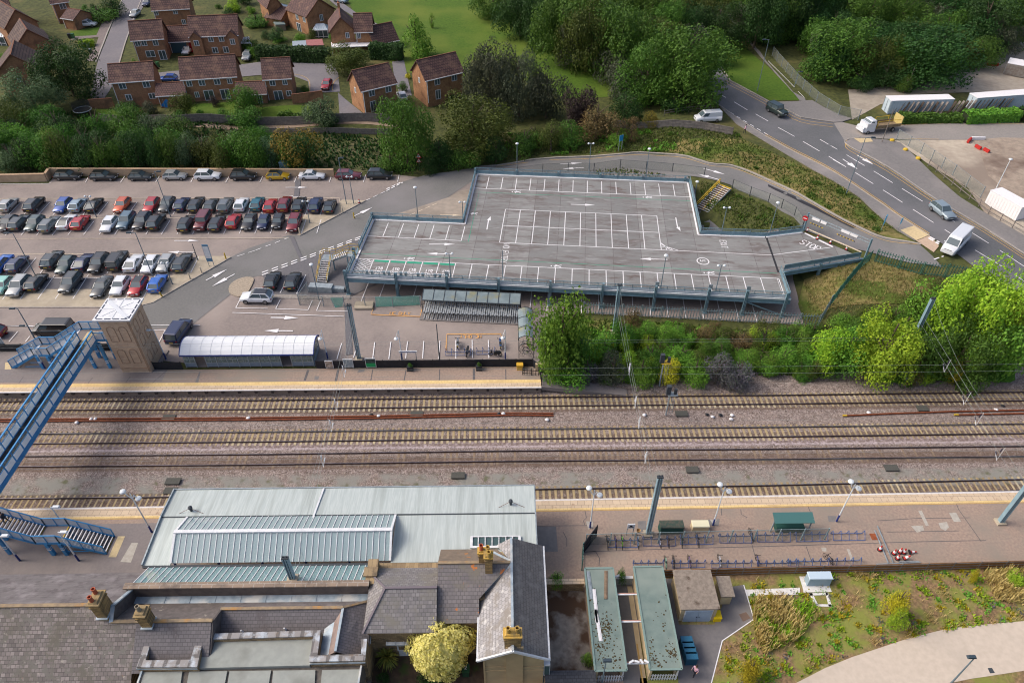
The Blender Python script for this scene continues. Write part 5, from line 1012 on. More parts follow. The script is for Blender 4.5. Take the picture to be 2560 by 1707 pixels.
o=thing('alley_gate','grey metal gate closing the far end of the alley between sheds','gate',(10.9,35.9,1));mb=MB();mb.bx(9.95,11.9,35.75,35.85,1.05,2.2);W(mb,'leaf',M_galv,o);mb=MB();mb.bx(9.95,11.9,35.7,35.95,2.2,2.28);W(mb,'rail',M_wmetal,o);mb=MB();mb.box((10.4,35.8,2.5),(.5,.2,.18),.4);mb.box((10.4,35.8,2.35),(.06,.06,.2));W(mb,'camera',M_wmetal,o)
def hut(name,lab,x0_,x1_,y0_,y1_,zt_,door):
 h_=thing(name,lab,'hut',((x0_+x1_)/2,(y0_+y1_)/2,1.0));mb=MB();mb.bx(x0_+.15,x1_-.15,y0_+.15,y1_-.15,.9,zt_);W(mb,'wall',M_creamw,h_)
 mb=MB();mb.bx(x0_,x1_,y0_,y1_,zt_,zt_+.16);W(mb,'roof',mat('grit_roof',lin(150,138,126),lin(126,116,106),4,.95,c3=lin(92,78,68),s3=.9,lo3=.6,hi3=.68),h_)
 if door:
  mb=MB();mb.bx(x0_+.5,x1_-.5,y0_+.1,y0_+.14,1.0,zt_-.25);d_=W(mb,'door_frame',M_wmetal,h_)
  for k in(0,1):xm=(x0_+x1_)/2;mb=MB();mb.bx(x0_+.58 if k==0 else xm+.02,xm-.02 if k==0 else x1_-.58,y0_+.05,y0_+.11,1.05,zt_-.32);dd_=W(mb,'door',mat('pale_blue_door',lin(172,190,208),lin(160,178,198),2,.5),h_);mb=MB();mb.box((xm-.12+.24*k,y0_+.03,1.9),(.05,.06,.14));mb.obj('handle',M_darkg,dd_,world=True)
 return h_
hut('brick_hut','square cream hut with grey gritty roof and pale blue double doors',15.5,19.05,31.95,35.9,3.2,True)
hut('brick_hut','small cream hut between the square hut and the white path',19.6,20.9,33.5,35.6,2.55,False)
# vehicles
M_glassc=mat('car_glass',lin(84,98,104),None,1,.05,spec=1.0);M_tyre=mat('tyre',lin(44,44,46),None,1,.85);M_rim=mat('alloy_rim',lin(150,152,156),None,1,.35,.7)  # car glass base colour is lightened to stand in for pale sky reflection
M_head=mat('headlamp',lin(206,212,218),None,1,.15,spec=.8);M_tail=mat('tail_lamp',lin(150,24,28),None,1,.25);M_plw=mat('plate_white',lin(216,216,212),None,1,.5);M_ply=mat('plate_yellow',lin(206,176,62),None,1,.5)
M_trim=mat('black_trim',lin(40,42,44),None,1,.6)
_pc={}
def paint(c):
 if c not in _pc:_pc[c]=mat('paint_%d_%d_%d'%c,lin(*c,.8),None,1,.32,.25 if max(c)<225 else 0,coat=.8,spec=.5)
 return _pc[c]
CT=dict(hatch=(4.15,1.78,1.47,.93,.36,.06,-.66,-.93,.74,.92),small=(3.6,1.66,1.5,.95,.46,.14,-.68,-.95,.8,.93),suv=(4.55,1.86,1.68,1.06,.4,.1,-.72,-.95,.9,1.05),estate=(4.7,1.83,1.48,.93,.34,.06,-.76,-.95,.74,.92),saloon=(4.65,1.82,1.43,.93,.34,.05,-.42,-.72,.74,.95),coupe=(4.4,1.84,1.33,.9,.3,-.02,-.4,-.86,.7,.92),boxy=(4.6,1.86,1.92,1.2,.36,.26,-.9,-.96,1.1,1.15),mpv=(4.9,1.92,1.9,1.1,.56,.3,-.86,-.96,.95,1.08),van=(5.2,1.98,1.98,1.15,.66,.36,-.93,-.97,1.0,1.1),bigvan=(6.2,2.05,2.65,1.35,.74,.5,-.95,-.98,1.15,1.3))
_cm={}
def carmesh(k):
 if k in _cm:return _cm[k]
 L_,Wd,H_,zb,yc,yrf,yrr,yrb,zn,ztl=CT[k];h_=L_/2;w_=Wd/2;z0=.22 if k not in('suv','boxy')else .3
 st=[(-h_,.86,.42,ztl*.86),(-h_*.985,.93,z0+.05,ztl-.02),(-h_*.93,.985,z0,ztl),(yrb*h_*.96,.99,z0,zb),(-h_*.4,1,z0,zb),(0,1,z0,zb),(yc*h_,.99,z0,zb),(yc*h_*.5+h_*.45,.975,z0,zn*.45+zb*.52),(h_*.93,.93,z0+.03,zn),(h_*.985,.86,z0+.1,zn-.12),(h_,.74,z0+.2,zn-.25)]
 st.sort(key=lambda s_:s_[0]);b=MB();ring=[];vs=[];fs=[]
 for y,kw,za,zt_ in st:
  w2=w_*kw;vs+=[(sx*w2*fx,y,zz)for sx,fx,zz in[(-1,.9,za),(-1,1,za+.12),(-1,1.0,(za+zt_)/2),(-1,.965,zt_-.05),(-1,.86,zt_),(1,.86,zt_),(1,.965,zt_-.05),(1,1.0,(za+zt_)/2),(1,1,za+.12),(1,.9,za)]]
 n=10
 for i_ in range(len(st)-1):
  for j in range(n):j2=(j+1)%n;fs.append((i_*n+j,(i_+1)*n+j,(i_+1)*n+j2,i_*n+j2))
 fs+=[tuple(range(n)),tuple((len(st)-1)*n+j for j in range(n))[::-1]]
 b.add(vs,fs)
 wb,wr=w_*.9,w_*.72 if k not in('boxy','van','bigvan','mpv')else w_*.82;zr=H_
 A=[(-wb,yc*h_,zb),(wb,yc*h_,zb),(wr,yrf*h_,zr-.03),(-wr,yrf*h_,zr-.03)];D_=[(-wb,yrb*h_,zb),(wb,yrb*h_,zb),(wr,yrr*h_,zr-.04),(-wr,yrr*h_,zr-.04)]
 gl=MB();sc=lambda p,f:(p[0]*f,p[1],p[2]-.01)
 g8=[sc(p,.975)for p in A+D_];boxv=k in('van','bigvan')
 tgt=b if boxv else gl
 tgt.add(g8 if not boxv else A+D_,[(0,1,2,3),(5,4,7,6),(1,5,6,2),(4,0,3,7),(3,2,6,7)])
 if boxv:
  e_=.012
  def lerpq(q_,a0,a1,b0,b1,out):
   P_=[Vector(p)for p in q_];f=lambda s_,t_:(P_[0].lerp(P_[1],s_)).lerp(P_[3].lerp(P_[2],s_),t_)+Vector(out)*e_
   return[f(a0,b0),f(a1,b0),f(a1,b1),f(a0,b1)]
  gl.add(lerpq(A,.06,.94,.08,.72 if k=='bigvan' else .9,(0,1,.6)),[(0,1,2,3)])
  fr_=.26 if k=='bigvan' else .3
  for s_,q_ in((1,[A[1],D_[1],D_[2],A[2]]),(-1,[A[0],D_[0],D_[3],A[3]])):gl.add(lerpq(q_,.03,fr_,.12,.62 if k=='bigvan' else .85,(s_,0,.2)),[(0,1,2,3)])
  if k=='van':gl.add(lerpq([D_[1],D_[0],D_[3],D_[2]],.1,.9,.15,.85,(0,-1,0)),[(0,1,2,3)])
 else:
  for s_ in(-1,1):
   f=lambda p,o=1.0:(p[0]*o,p[1],p[2])
   b.bar(f(A[0]if s_<0 else A[1]),f(A[3]if s_<0 else A[2]),.07,.06);b.bar(f(D_[0]if s_<0 else D_[1]),f(D_[3]if s_<0 else D_[2]),.16,.1)
   ym=(yrf*.45+yrr*.55)*h_;b.bar((s_*wb*.985,ym-.1,zb),(s_*wr*1.0,ym,zr-.05),.09,.05)
   b.bar((s_*wr,yrf*h_,zr-.03),(s_*wr,yrr*h_,zr-.04),.08,.07)
 for s_ in(-1,1):b.box((s_*(w_+.06),yc*h_*.8,zb+.06),(.16,.1,.12))
 rf=MB();ins=.0;R_=[(-wr,yrr*h_-.06,zr-.05),(wr,yrr*h_-.06,zr-.05),(wr,yrf*h_+.04,zr-.04),(-wr,yrf*h_+.04,zr-.04)];T_=[(-wr*.84,yrr*h_*.92,zr),(wr*.84,yrr*h_*.92,zr),(wr*.84,yrf*h_-.12,zr),(-wr*.84,yrf*h_-.12,zr)]
 rf.add(R_+T_,[(4,5,6,7),(0,1,5,4),(1,2,6,5),(2,3,7,6),(3,0,4,7),(3,2,1,0)])
 def mk_(m_,nm,mt,sm=False):
  me=bpy.data.meshes.new(nm);me.from_pydata(m_.v,[],m_.f);mt=mt if isinstance(mt,list)else[mt]
  for q_ in mt:me.materials.append(q_)
  if len(mt)>1:me.polygons.foreach_set('material_index',m_.m)
  if sm:me.polygons.foreach_set('use_smooth',[True]*len(me.polygons))
  return me
 wr_=.33 if k not in('suv','boxy','bigvan')else .37;wh=MB();wh.lathe([(wr_*.8,-.11),(wr_,-.08),(wr_,.08),(wr_*.8,.11)],16,axis='x');wh.cur=1;wh.lathe([(wr_*.62,-.118),(wr_*.62,.118)],10,axis='x')
 hl=MB();hl.box((0,0,0),(.34,.16,.13),top=(.9,.6));tl=MB();tl.box((0,0,0),(.22 if k not in('van','bigvan')else .12,.1,.16 if k not in('van','bigvan')else .4));pl=MB();pl.box((0,0,0),(.52,.02,.12));gr=MB();gr.box((0,0,0),(w_*1.1,.06,.2))
 _cm[k]=dict(body=mk_(b,'body',M_trim,True),glass=mk_(gl,'window',M_glassc),roof=mk_(rf,'roof',M_trim),wheel=mk_(wh,'wheel',[M_tyre,M_rim]),head=mk_(hl,'headlight',M_head),tail=mk_(tl,'tail_light',M_tail),pw=mk_(pl,'number_plate',M_plw),py=mk_(pl,'number_plate',M_ply),gr=mk_(gr,'grille',M_trim),p=(h_,w_,H_,zn,ztl,wr_,z0))
 _cm[k]['body'].polygons.foreach_set('use_smooth',[i_<(len(st)-1)*n for i_ in range(len(_cm[k]['body'].polygons))])
 return _cm[k]
def car(k,col,loc,rz,label,cat='car',group=None,roofcol=None,tilt=0,name='parked_car'):
 M_=carmesh(k);h_,w_,H_,zn,ztl,wr_,z0=M_['p'];t_=thing(name,label,cat,loc,rz,group);t_.rotation_euler.x=tilt
 def part(nm,me,at,m_=None):
  o=bpy.data.objects.new(nm,me);COL.objects.link(o);o.parent=t_;o.location=at
  if m_:o.material_slots[0].link='OBJECT';o.material_slots[0].material=m_
  return o
 part('body',M_['body'],(0,0,0),paint(col));part('window',M_['glass'],(0,0,0));part('roof',M_['roof'],(0,0,.004),paint(roofcol or col))
 for sx in(-1,1):
  for fy in(-.6,.62):part('wheel',M_['wheel'],(sx*(w_-.09),fy*h_,wr_))
  part('headlight',M_['head'],(sx*w_*.68,h_*.955,zn-.12));part('tail_light',M_['tail'],(sx*w_*.82,-h_*.985,ztl-.17))
 part('number_plate',M_['pw'],(0,h_+.005,z0+.28));part('number_plate',M_['py'],(0,-h_-.005,z0+.4));part('grille',M_['gr'],(0,h_*.985,zn-.22))
 return t_
COLS=dict(black=(34,36,40),darkgrey=(62,68,72),grey=(108,114,118),silver=(172,176,178),white=(226,230,236),red=(178,28,40),darkred=(124,26,40),blue=(30,80,168),brightblue=(28,104,200),navy=(26,44,86),orange=(204,84,34),teal=(24,104,124),yellow=(196,160,22),mint=(140,200,190),greygreen=(66,86,86),steel=(84,112,130),maroon=(110,40,52),bluegrey=(150,170,186))
NICE=dict(darkgrey='dark grey',darkred='dark red',brightblue='bright blue',greygreen='grey green',steel='teal grey',bluegrey='pale blue')
TN=dict(hatch='hatchback',small='small hatchback',suv='SUV',estate='estate',saloon='saloon',coupe='coupe',boxy='boxy off-roader',mpv='people carrier',van='van')
ROWS=[('the row along the tan wall','E',90,[(612,192,'estate','black'),(940,197,'estate','black'),(1275,197,'hatch','darkgrey'),(1590,192,'hatch','silver'),(1890,196,'suv','white'),(2215,195,'suv','black'),(2532,193,'hatch','yellow','black'),(2844,190,'saloon','white'),(3176,187,'estate','maroon'),(3459,187,'suv','black')],'side'),('the second row','E',0,[(30,492,'hatch','silver','r'),(265,500,'suv','black','r'),(530,502,'hatch','blue','f'),(672,494,'hatch','bluegrey','r'),(815,497,'coupe','black','r'),(1075,500,'hatch','orange','f'),(1345,500,'hatch','red','f'),(1490,494,'hatch','darkgrey','f'),(1630,488,'hatch','navy','r'),(1757,497,'estate','black','r'),(1900,497,'hatch','darkgrey','r'),(2030,505,'suv','grey','r'),(2178,489,'hatch','white','r'),(2325,484,'hatch','teal','r'),(2446,500,'hatch','red','r'),(2576,497,'suv','darkred','r'),(2706,497,'estate','black','r'),(2860,503,'suv','navy','r'),(2990,507,'hatch','black','r')],'n'),('the third row','E',0,[(-95,660,'hatch','greygreen','r'),(20,670,'hatch','black','f'),(122,665,'estate','darkgrey','r'),(268,672,'hatch','greygreen','f'),(400,683,'estate','grey','r'),(563,656,'coupe','white','r','black'),(693,659,'hatch','red','r'),(955,680,'hatch','white','f'),(1110,657,'suv','steel','f'),(1258,661,'suv','black','f'),(1388,663,'suv','black','r'),(1668,681,'suv','black','r'),(1815,669,'boxy','maroon','f'),(1948,671,'estate','black','r'),(2105,646,'hatch','red','r'),(2243,659,'coupe','black','f'),(2385,655,'small','navy','f'),(2516,648,'small','black','f'),(2660,677,'suv','darkred','f')],'n'),('the fourth row','E',0,[(-45,1058,'suv','brightblue','r'),(105,1050,'hatch','navy','r'),(425,1022,'suv','darkgrey','r'),(553,1062,'hatch','greygreen','f'),(710,1036,'coupe','navy','r'),(853,1057,'suv','black','f'),(1030,1036,'boxy','black','r'),(1175,1041,'coupe','white','r'),(1333,1057,'hatch','white','f'),(1475,1046,'hatch','silver','f'),(1622,1046,'estate','darkgrey','r')],'n'),('the front row','E',0,[(-20,1246,'small','mint','f'),(113,1272,'suv','silver','f'),(280,1222,'hatch','black','r'),(590,1242,'suv','darkgrey','f'),(875,1277,'saloon','darkgrey','f'),(1050,1258,'hatch','white','f'),(1215,1262,'hatch','red','f','black'),(1400,1231,'hatch','brightblue','r')],'n')]
for rn,reg,hd,cars,kind in ROWS:
 desc=[]
 for c_ in cars:desc.append('%s %s'%(NICE.get(c_[3],c_[3]),TN[c_[2]]))
 for i_,c_ in enumerate(cars):
  x,y,k,col=c_[:4];q_=g(reg,x,y,.9);hl_,wd_=CT[k][0]/2,CT[k][1]/2
  l_,r_=(desc[i_-1]if i_ else None),(desc[i_+1]if i_+1<len(desc)else None)
  if kind=='side':loc=(q_.x,q_.y+wd_,.925);rz=R(-90);ff=None;rc=COLS[c_[4]]if len(c_)>4 else None
  else:ff=c_[4];loc=(q_.x+.05,q_.y+hl_+.05,.925);rz=(R(180)if ff=='f' else 0)+random.uniform(-.015,.015);rc=COLS[c_[5]]if len(c_)>5 else None
  rt=' with black roof' if rc else ''
  if l_ and r_:lab='%s%s in %s between %s and %s'%(desc[i_],rt,rn,l_,r_)
  elif r_:lab='%s%s at the left end of %s, before %s'%(desc[i_],rt,rn,r_)
  else:lab='%s%s at the right end of %s, beside %s'%(desc[i_],rt,rn,l_)
  car(k,COLS[col],loc,rz,lab.replace("the row along","row by").replace(" with black roof in",", black roof, in"),'car','cars parked in the station car park',rc)
def oncar(k,col,reg,x,y,rz,lab,cat='car',rc=None,z=None,fwd=None,name='parked_car'):
 q_=g(reg,x,y,z);
 if fwd:
  q2=g(*fwd,z);d=q2-q_;rz=math.atan2(-d.x,d.y)
 return car(k,COLS[col]if isinstance(col,str)else col,(q_.x,q_.y,q_.z+.06),rz,lab,cat,None,rc,0,name)
oncar('hatch','black','F',160,1125,R(-2),'black hatchback parked below the double dashed line, left of the pair',z=.9)
oncar('hatch','black','F',345,1130,R(-2),'black hatchback parked below the double dashed line, beside the steel staircase',z=.9)
oncar('suv','white','S',645,752,R(88),'white SUV with dark glass roof parked by the stone island',z=.9,rc=(40,44,50))
oncar('mpv','navy','c',2560,60,0,'x',z=.9)if False else oncar('mpv','navy','S',452,838,R(-6),'dark blue people carrier parked behind the white barrel roof',z=.9)
oncar('van','black','S',140,832,R(90),'big black van parked behind the blue footbridge stairs',z=.9,cat='van')
oncar('hatch','darkred','S',-22,838,R(90),'dark red car cut off by the left edge beyond the black van',z=.9)
oncar('boxy',(52,66,64),'D',75,1040,0,'dark green off-roader with yellow stripe driving on the main road',fwd=('D',230,1130),name='car')
oncar('van','white','S',1768,303,R(97),'white van with red door parked on the lane by the trees',cat='van',name='van')
oncar('suv',(150,166,176),'S',2352,537,0,'silver grey SUV driving on the main road toward the white van',fwd=('H',1720,600),name='car')
oncar('bigvan','white','H',1690,800,0,'tall white van turning off the main road into the loop road',fwd=('H',1600,895),cat='van',name='van')
for a_ in[('suv','white','A',808,245,R(-88),'white car on the drive of the left brick houses'),('hatch','silver','A',1237,150,R(178),'silver car parked on the estate road at the top'),('hatch','white','A',1715,485,R(180),'white car before the red garage door'),('suv','silver','A',2262,540,R(180),'silver car beneath the white carport'),('hatch','red','B',648,800,R(176),'red car parked in the estate turning area'),('hatch','white','B',1330,900,R(20),'white car half hidden between the two detached brick houses'),('suv','bluegrey','B',775,25,R(-120),'pale car parked at the edge of the park lawn'),('hatch','navy','A',1348,50,R(180),'dark car at the top behind the brick terrace'),('hatch','blue','A',1540,742,R(90),'blue car peeping over the link garage roof')]:oncar(*a_)
q_=g('D',980,1215);d=(g('D',830,1225)-g('D',1130,1195));tr=thing('tipper_truck','white tipper truck with yellow cage sides at the compound entrance','truck',(q_.x+1.0,q_.y+1.0,q_.z+.06),math.atan2(-d.x,d.y))
mb=MB();mb.box((0,2.55,1.15),(2.0,1.7,1.5));mb.add([(-.98,3.4,1.2),(.98,3.4,1.2),(.85,2.6,2.3),(-.85,2.6,2.3),(-.98,1.7,1.2),(.98,1.7,1.2),(.85,1.75,2.3),(-.85,1.75,2.3)],[(0,1,2,3),(5,4,7,6),(3,2,6,7),(1,5,6,2),(4,0,3,7)]);mb.box((0,3.6,.85),(1.95,.7,.8),top=(.9,.7));mb.obj('cab',paint(COLS['white']),tr)
mb=MB();mb.add([(-.88,3.33,1.32),(.88,3.33,1.32),(.78,2.72,2.2),(-.78,2.72,2.2)],[(0,1,2,3)])
for s_ in(-1,1):mb.add([(s_*.985,3.1,1.3),(s_*.985,2.1,1.3),(s_*.89,2.1,2.1),(s_*.89,2.65,2.1)],[(0,1,2,3)])
mb.obj('window',M_glassc,tr)
mb=MB();mb.bx(-1.02,1.02,-3.1,1.5,.85,.95);mb.bx(-1.05,-.98,-3.1,1.5,.95,1.4);mb.bx(.98,1.05,-3.1,1.5,.95,1.4);mb.bx(-1.02,1.02,1.4,1.5,.95,1.7);mb.obj('load_bed',mat('bed_brown',lin(150,132,104),lin(120,104,84),2,.8),tr)
mb=MB();mb.bx(-1.02,1.02,-3.2,-3.1,.9,2.5);mb.obj('tailboard',mat('tail_yellow',lin(206,188,122),lin(190,170,110),4,.7),tr)
mb=MB();mb.bar((-1,-3,2.1),(-1,1.5,2.1),.06);mb.bar((1,-2,2.0),(1,.5,2.0),.06);mb.bar((1,-2,1.4),(1,-2,2),.06);mb.bar((1,.5,1.4),(1,.5,2),.06);mb.bar((-1,1.5,1),(-1,1.5,2.1),.06);mb.obj('cage_rail',M_yrail,tr)
for s_ in(-1,1):
 for y_ in(2.9,-1.9):o=bpy.data.objects.new('wheel',carmesh('bigvan')['wheel']);COL.objects.link(o);o.parent=tr;o.location=(s_*.9,y_,.37)
 o=bpy.data.objects.new('headlight',carmesh('bigvan')['head']);COL.objects.link(o);o.parent=tr;o.location=(s_*.75,3.92,.95)
tr.scale=(1.12,1.12,1.12)
# motorcycles, bicycles, stands
def cycle(name,lab,cat,loc,rz,col,motor=False,group=None):
 t_=thing(name,lab,cat,loc,rz,group);wr_,wb=(.3,.62)if motor else(.34,.52);tw=.12 if motor else .035
 for s_ in(-1,1):
  wm=MB();n=16
  wm.tube([(0,math.cos(2*math.pi*k/n)*(wr_-tw/2),math.sin(2*math.pi*k/n)*(wr_-tw/2))for k in range(n+1)],tw/2,5,False);wm.box((0,0,0),(.06,.08,.08))
  for k in range(4):a_=math.pi*k/4;wm.bar((0,-math.cos(a_)*wr_*.95,-math.sin(a_)*wr_*.95),(0,math.cos(a_)*wr_*.95,math.sin(a_)*wr_*.95),.012)
  o=wm.obj('wheel',M_tyre,t_);o.location=(0,s_*wb,wr_)
 m_=paint(col);mb=MB()
 if motor:
  mb.box((0,.02,.62),(.34,.5,.3),top=(.7,.8));mb.box((0,-.5,.72),(.28,.55,.2),top=(.7,.8));mb.box((0,.5,.75),(.3,.3,.45),top=(.6,.5));mb.bar((0,.45,.8),(0,wb,wr_),.09);mb.bar((0,-.1,.45),(0,-wb,wr_),.1);mb.box((0,0,.38),(.3,.5,.28));mb.obj('body',m_,t_)
  mb=MB();mb.box((0,-.3,.84),(.3,.7,.1),top=(.8,.8));mb.obj('seat',M_trim,t_);mb=MB();mb.bar((-.36,.38,1.0),(.36,.38,1.0),.04);mb.bar((.3,.4,1.0),(.36,.42,1.15),.03);mb.bar((-.3,.4,1.0),(-.36,.42,1.15),.03);mb.obj('handlebar',M_trim,t_)
  mb=MB();mb.box((0,-.82,.6),(.2,.02,.16));mb.obj('number_plate',M_ply,t_)
 else:
  P_=dict(bb=(0,-.05,.3),st=(0,-.18,.82),hd=(0,.36,.85),hl=(0,.4,.68),rr=(0,-wb,wr_),fr=(0,wb,wr_))
  for a_,b_ in(('bb','st'),('st','hd'),('bb','hl'),('bb','rr'),('st','rr'),('hd','hl'),('hl','fr')):mb.bar(P_[a_],P_[b_],.045)
  mb.obj('frame',m_,t_);mb=MB();mb.box((0,-.2,.9),(.14,.26,.06),top=(.7,.8));mb.obj('saddle',M_trim,t_);mb=MB();mb.bar((-.28,.34,.98),(.28,.34,.98),.035);mb.bar((0,.36,.85),(0,.35,.98),.035);mb.obj('handlebar',M_trim,t_)
 return t_
def at(reg,x,y,z=1.0):q_=g(reg,x,y,z);return(q_.x,q_.y,z)
cycle('motorcycle','white and dark blue motorcycle parked in the orange motorcycle box','motorcycle',at('d',1240,1150,.93),0,(200,206,216),True)
cycle('motorcycle','bright blue motorcycle parked at the right end of the motorcycle box','motorcycle',at('d',1703,1155,.93),.05,(30,110,190),True)
cycle('motorcycle','dark motorcycle leaning by the blue rack near the black fence','motorcycle',at('d',1345,1240,.93),3.0,(60,66,84),True)
cycle('motorcycle','black motorcycle parked sideways at the black fence','motorcycle',at('d',1650,1262,.93),1.5,(36,38,40),True)
M_rack=mat('rack_blue',lin(92,116,166),lin(80,102,152),2,.5)
def rack(lab,pts,along,group,zb=1.0,wid=.8,post=True):
 """row of triangular hoops joined by rails"""
 a_,b_=Vector(pts[0]),Vector(pts[1]);L_=(b_-a_).length;n=max(2,round(L_/along));d=(b_-a_).normalized();s_=Vector((-d.y,d.x,0));t_=thing('cycle_rack',lab,'cycle rack',(a_.x,a_.y,zb),0,group)
 mb=MB()
 for o_ in(-wid/2,wid/2):mb.bar(s_*o_+Vector((0,0,.06)),d*L_+s_*o_+Vector((0,0,.06)),.05)
 mb.obj('rail',M_rack,t_);h0=None
 for k in range(n+1):
  if h0 is None:
   mb=MB();p0,p1,p2=-s_*wid/2+Vector((0,0,.06)),s_*wid/2+Vector((0,0,.06)),s_*wid*.3+Vector((0,0,.8));mb.bar(p0,p2,.05);mb.bar(p1,p2,.05);mb.bar(p1+d*.28,p2,.05);h0=mb.obj('hoop',M_rack,t_);o=h0
  else:o=h0.copy();COL.objects.link(o)
  o.location=d*(L_*k/n)
def fl(x,y):return Vector(at('f',x,y))
for lab,x0_,x1_,y in[('blue cycle rack holding the green bicycle, left end of the back row',400,700,485),('blue cycle rack right of the basket bicycle',755,1080,470),('blue cycle rack before the dark green and cream bins',1130,1460,455),('blue cycle rack below the platform lamp, middle of back row',1530,1850,440),('blue cycle rack before the long planter shelter',1910,2240,430)]:rack(lab,(fl(x0_,y),fl(x1_,y)),.78,'blue cycle racks in the back row')
rack('pale blue cycle rack at the right of the planter shelter',(Vector(at('Q',225,355)),Vector(at('Q',490,350))),.8,'blue cycle racks in the back row');rack('violet blue cycle rack at the far right end, next to the rusty plate',(Vector(at('Q',535,345)),Vector(at('Q',800,342))),.8,'blue cycle racks in the back row')
for lab,x0_,x1_ in[('blue cycle rack along the fence behind the teal sheds',660,960),('blue cycle rack along the fence behind the square hut',1050,1380),('blue cycle rack along the fence right of the square hut',1450,1850),('blue cycle rack along the fence under the mesh patch',1920,2320)]:rack(lab,(fl(x0_,705),fl(x1_,700)),.8,'blue cycle racks along the wooden fence',wid=.5)
rack('blue cycle rack along the fence at the far right end',(Vector(at('Q',160,570)),Vector(at('Q',770,560))),.8,'blue cycle racks along the wooden fence',wid=.5)
rack('blue rack by the black fence in the left of the motorcycle box',(Vector(at('d',1105,1240,.93)),Vector(at('d',1380,1240,.93))),.9,'blue racks in the motorcycle box',.93,.7);rack('blue rack by the black fence in the right of the motorcycle box',(Vector(at('d',1440,1230,.93)),Vector(at('d',1640,1225,.93))),.9,'blue racks in the motorcycle box',.93,.7)
BK=[('dark grey bicycle at the far left of the back rack',395,490,(70,76,84)),('purple bicycle left of the lime green one',478,485,(120,50,110)),('lime green bicycle in the back rack',545,485,(120,210,30)),('pale bicycle with wicker basket in the back rack',705,480,(160,190,214)),('white and blue bicycle before the green box',925,470,(206,212,230)),('dark bicycle with orange bag in the back rack',1010,470,(96,70,80)),('teal bicycle before the right end of green box',1148,468,(40,96,110)),('dark blue bicycle before the cream box',1305,462,(40,60,100)),('black bicycle in the rack below the platform lamp',1845,415,(44,54,74)),('pale green bicycle leaning beside the right teal shed',985,700,(150,206,180)),('black bicycle beside the pale green one by the fence',1065,690,(44,46,50)),('purple and green bicycle in the rack behind the hut',1225,690,(110,90,140)),('white bicycle in the rack behind the hut',1530,685,(216,218,222)),('dark blue bicycle locked at the fence rack, tar crack above',1910,685,(50,74,140))]
for lab,x,y,c_ in BK:q_=fl(x,y);cycle('bicycle',lab,'bicycle',(q_.x,q_.y,1.0),random.uniform(-.08,.08),c_,group='bicycles at the near platform racks')
q_=Vector(at('Q',505,555));cycle('bicycle','black bicycle in the fence rack at the far right','bicycle',(q_.x,q_.y,1),.4,(40,42,52),group='bicycles at the near platform racks')
q_=fl(705,400);mb=MB();mb.lathe([(.16,0),(.22,.25),(.2,.25),(.14,.02)],10);o=mb.obj('basket',mat('wicker',lin(196,160,110),lin(170,134,90),8,.9),at=(q_.x,q_.y,1.75));tag(o,'wicker basket on the pale bicycle in the back rack','basket')
# houses
M_brick=mat('house_brick',lin(168,124,94),lin(146,108,82),3,.9,c3=lin(118,90,72),s3=.5,lo3=.52,hi3=.7)
M_brick2=mat('orange_brick',lin(176,132,96),lin(150,111,82),3,.9,c3=lin(132,94,68),s3=.6,lo3=.5,hi3=.7)
M_tile=brickmat('roof_tile',lin(112,84,78),lin(92,68,66),lin(66,50,50),.5,.42,[(lin(126,98,84),.5,.52,.7),(lin(86,66,62),1.2,.55,.7)],mortar=.16)
M_tile2=brickmat('dark_roof_tile',lin(100,80,74),lin(84,66,64),lin(58,46,46),.5,.42,[(lin(112,92,80),.6,.52,.7)],mortar=.16,rot=(0,0,R(90)))
M_rt=mat('ridge_terracotta',lin(130,88,68),lin(112,76,62),2,.9)
M_upvc=mat('white_upvc',lin(226,228,232),None,1,.4)
M_pane=mat('window_pane',lin(96,112,120),lin(60,72,80),.4,.1,spec=.8)
def window(par,x,y,z,w_,h_,ax,name='window',m_=None):
 """ax 0: on a wall facing -y, 1: facing +x, -1: facing -x"""
 b=MB();p=MB()
 def bx_(m2,a0,a1,z0,z1,d0,d1):
  if ax==0:m2.bx(a0,a1,y+d0,y+d1,z0,z1)
  else:m2.bx(*sorted((x-ax*d0,x-ax*d1)),a0,a1,z0,z1)
 c_=x if ax==0 else y;t_=.1
 for a0,a1,z0,z1 in[(c_-w_/2,c_+w_/2,z,z+t_),(c_-w_/2,c_+w_/2,z+h_-t_,z+h_),(c_-w_/2,c_-w_/2+t_,z+t_,z+h_-t_),(c_+w_/2-t_,c_+w_/2,z+t_,z+h_-t_),(c_-t_/2,c_+t_/2,z+t_,z+h_-t_)]:bx_(b,a0,a1,z0,z1,-.06,.02)
 bx_(p,c_-w_/2+.05,c_+w_/2-.05,z+.05,z+h_-.05,-.03,.01);f_=b.obj(name,M_upvc,par);p.obj('pane',m_ or M_pane,f_)
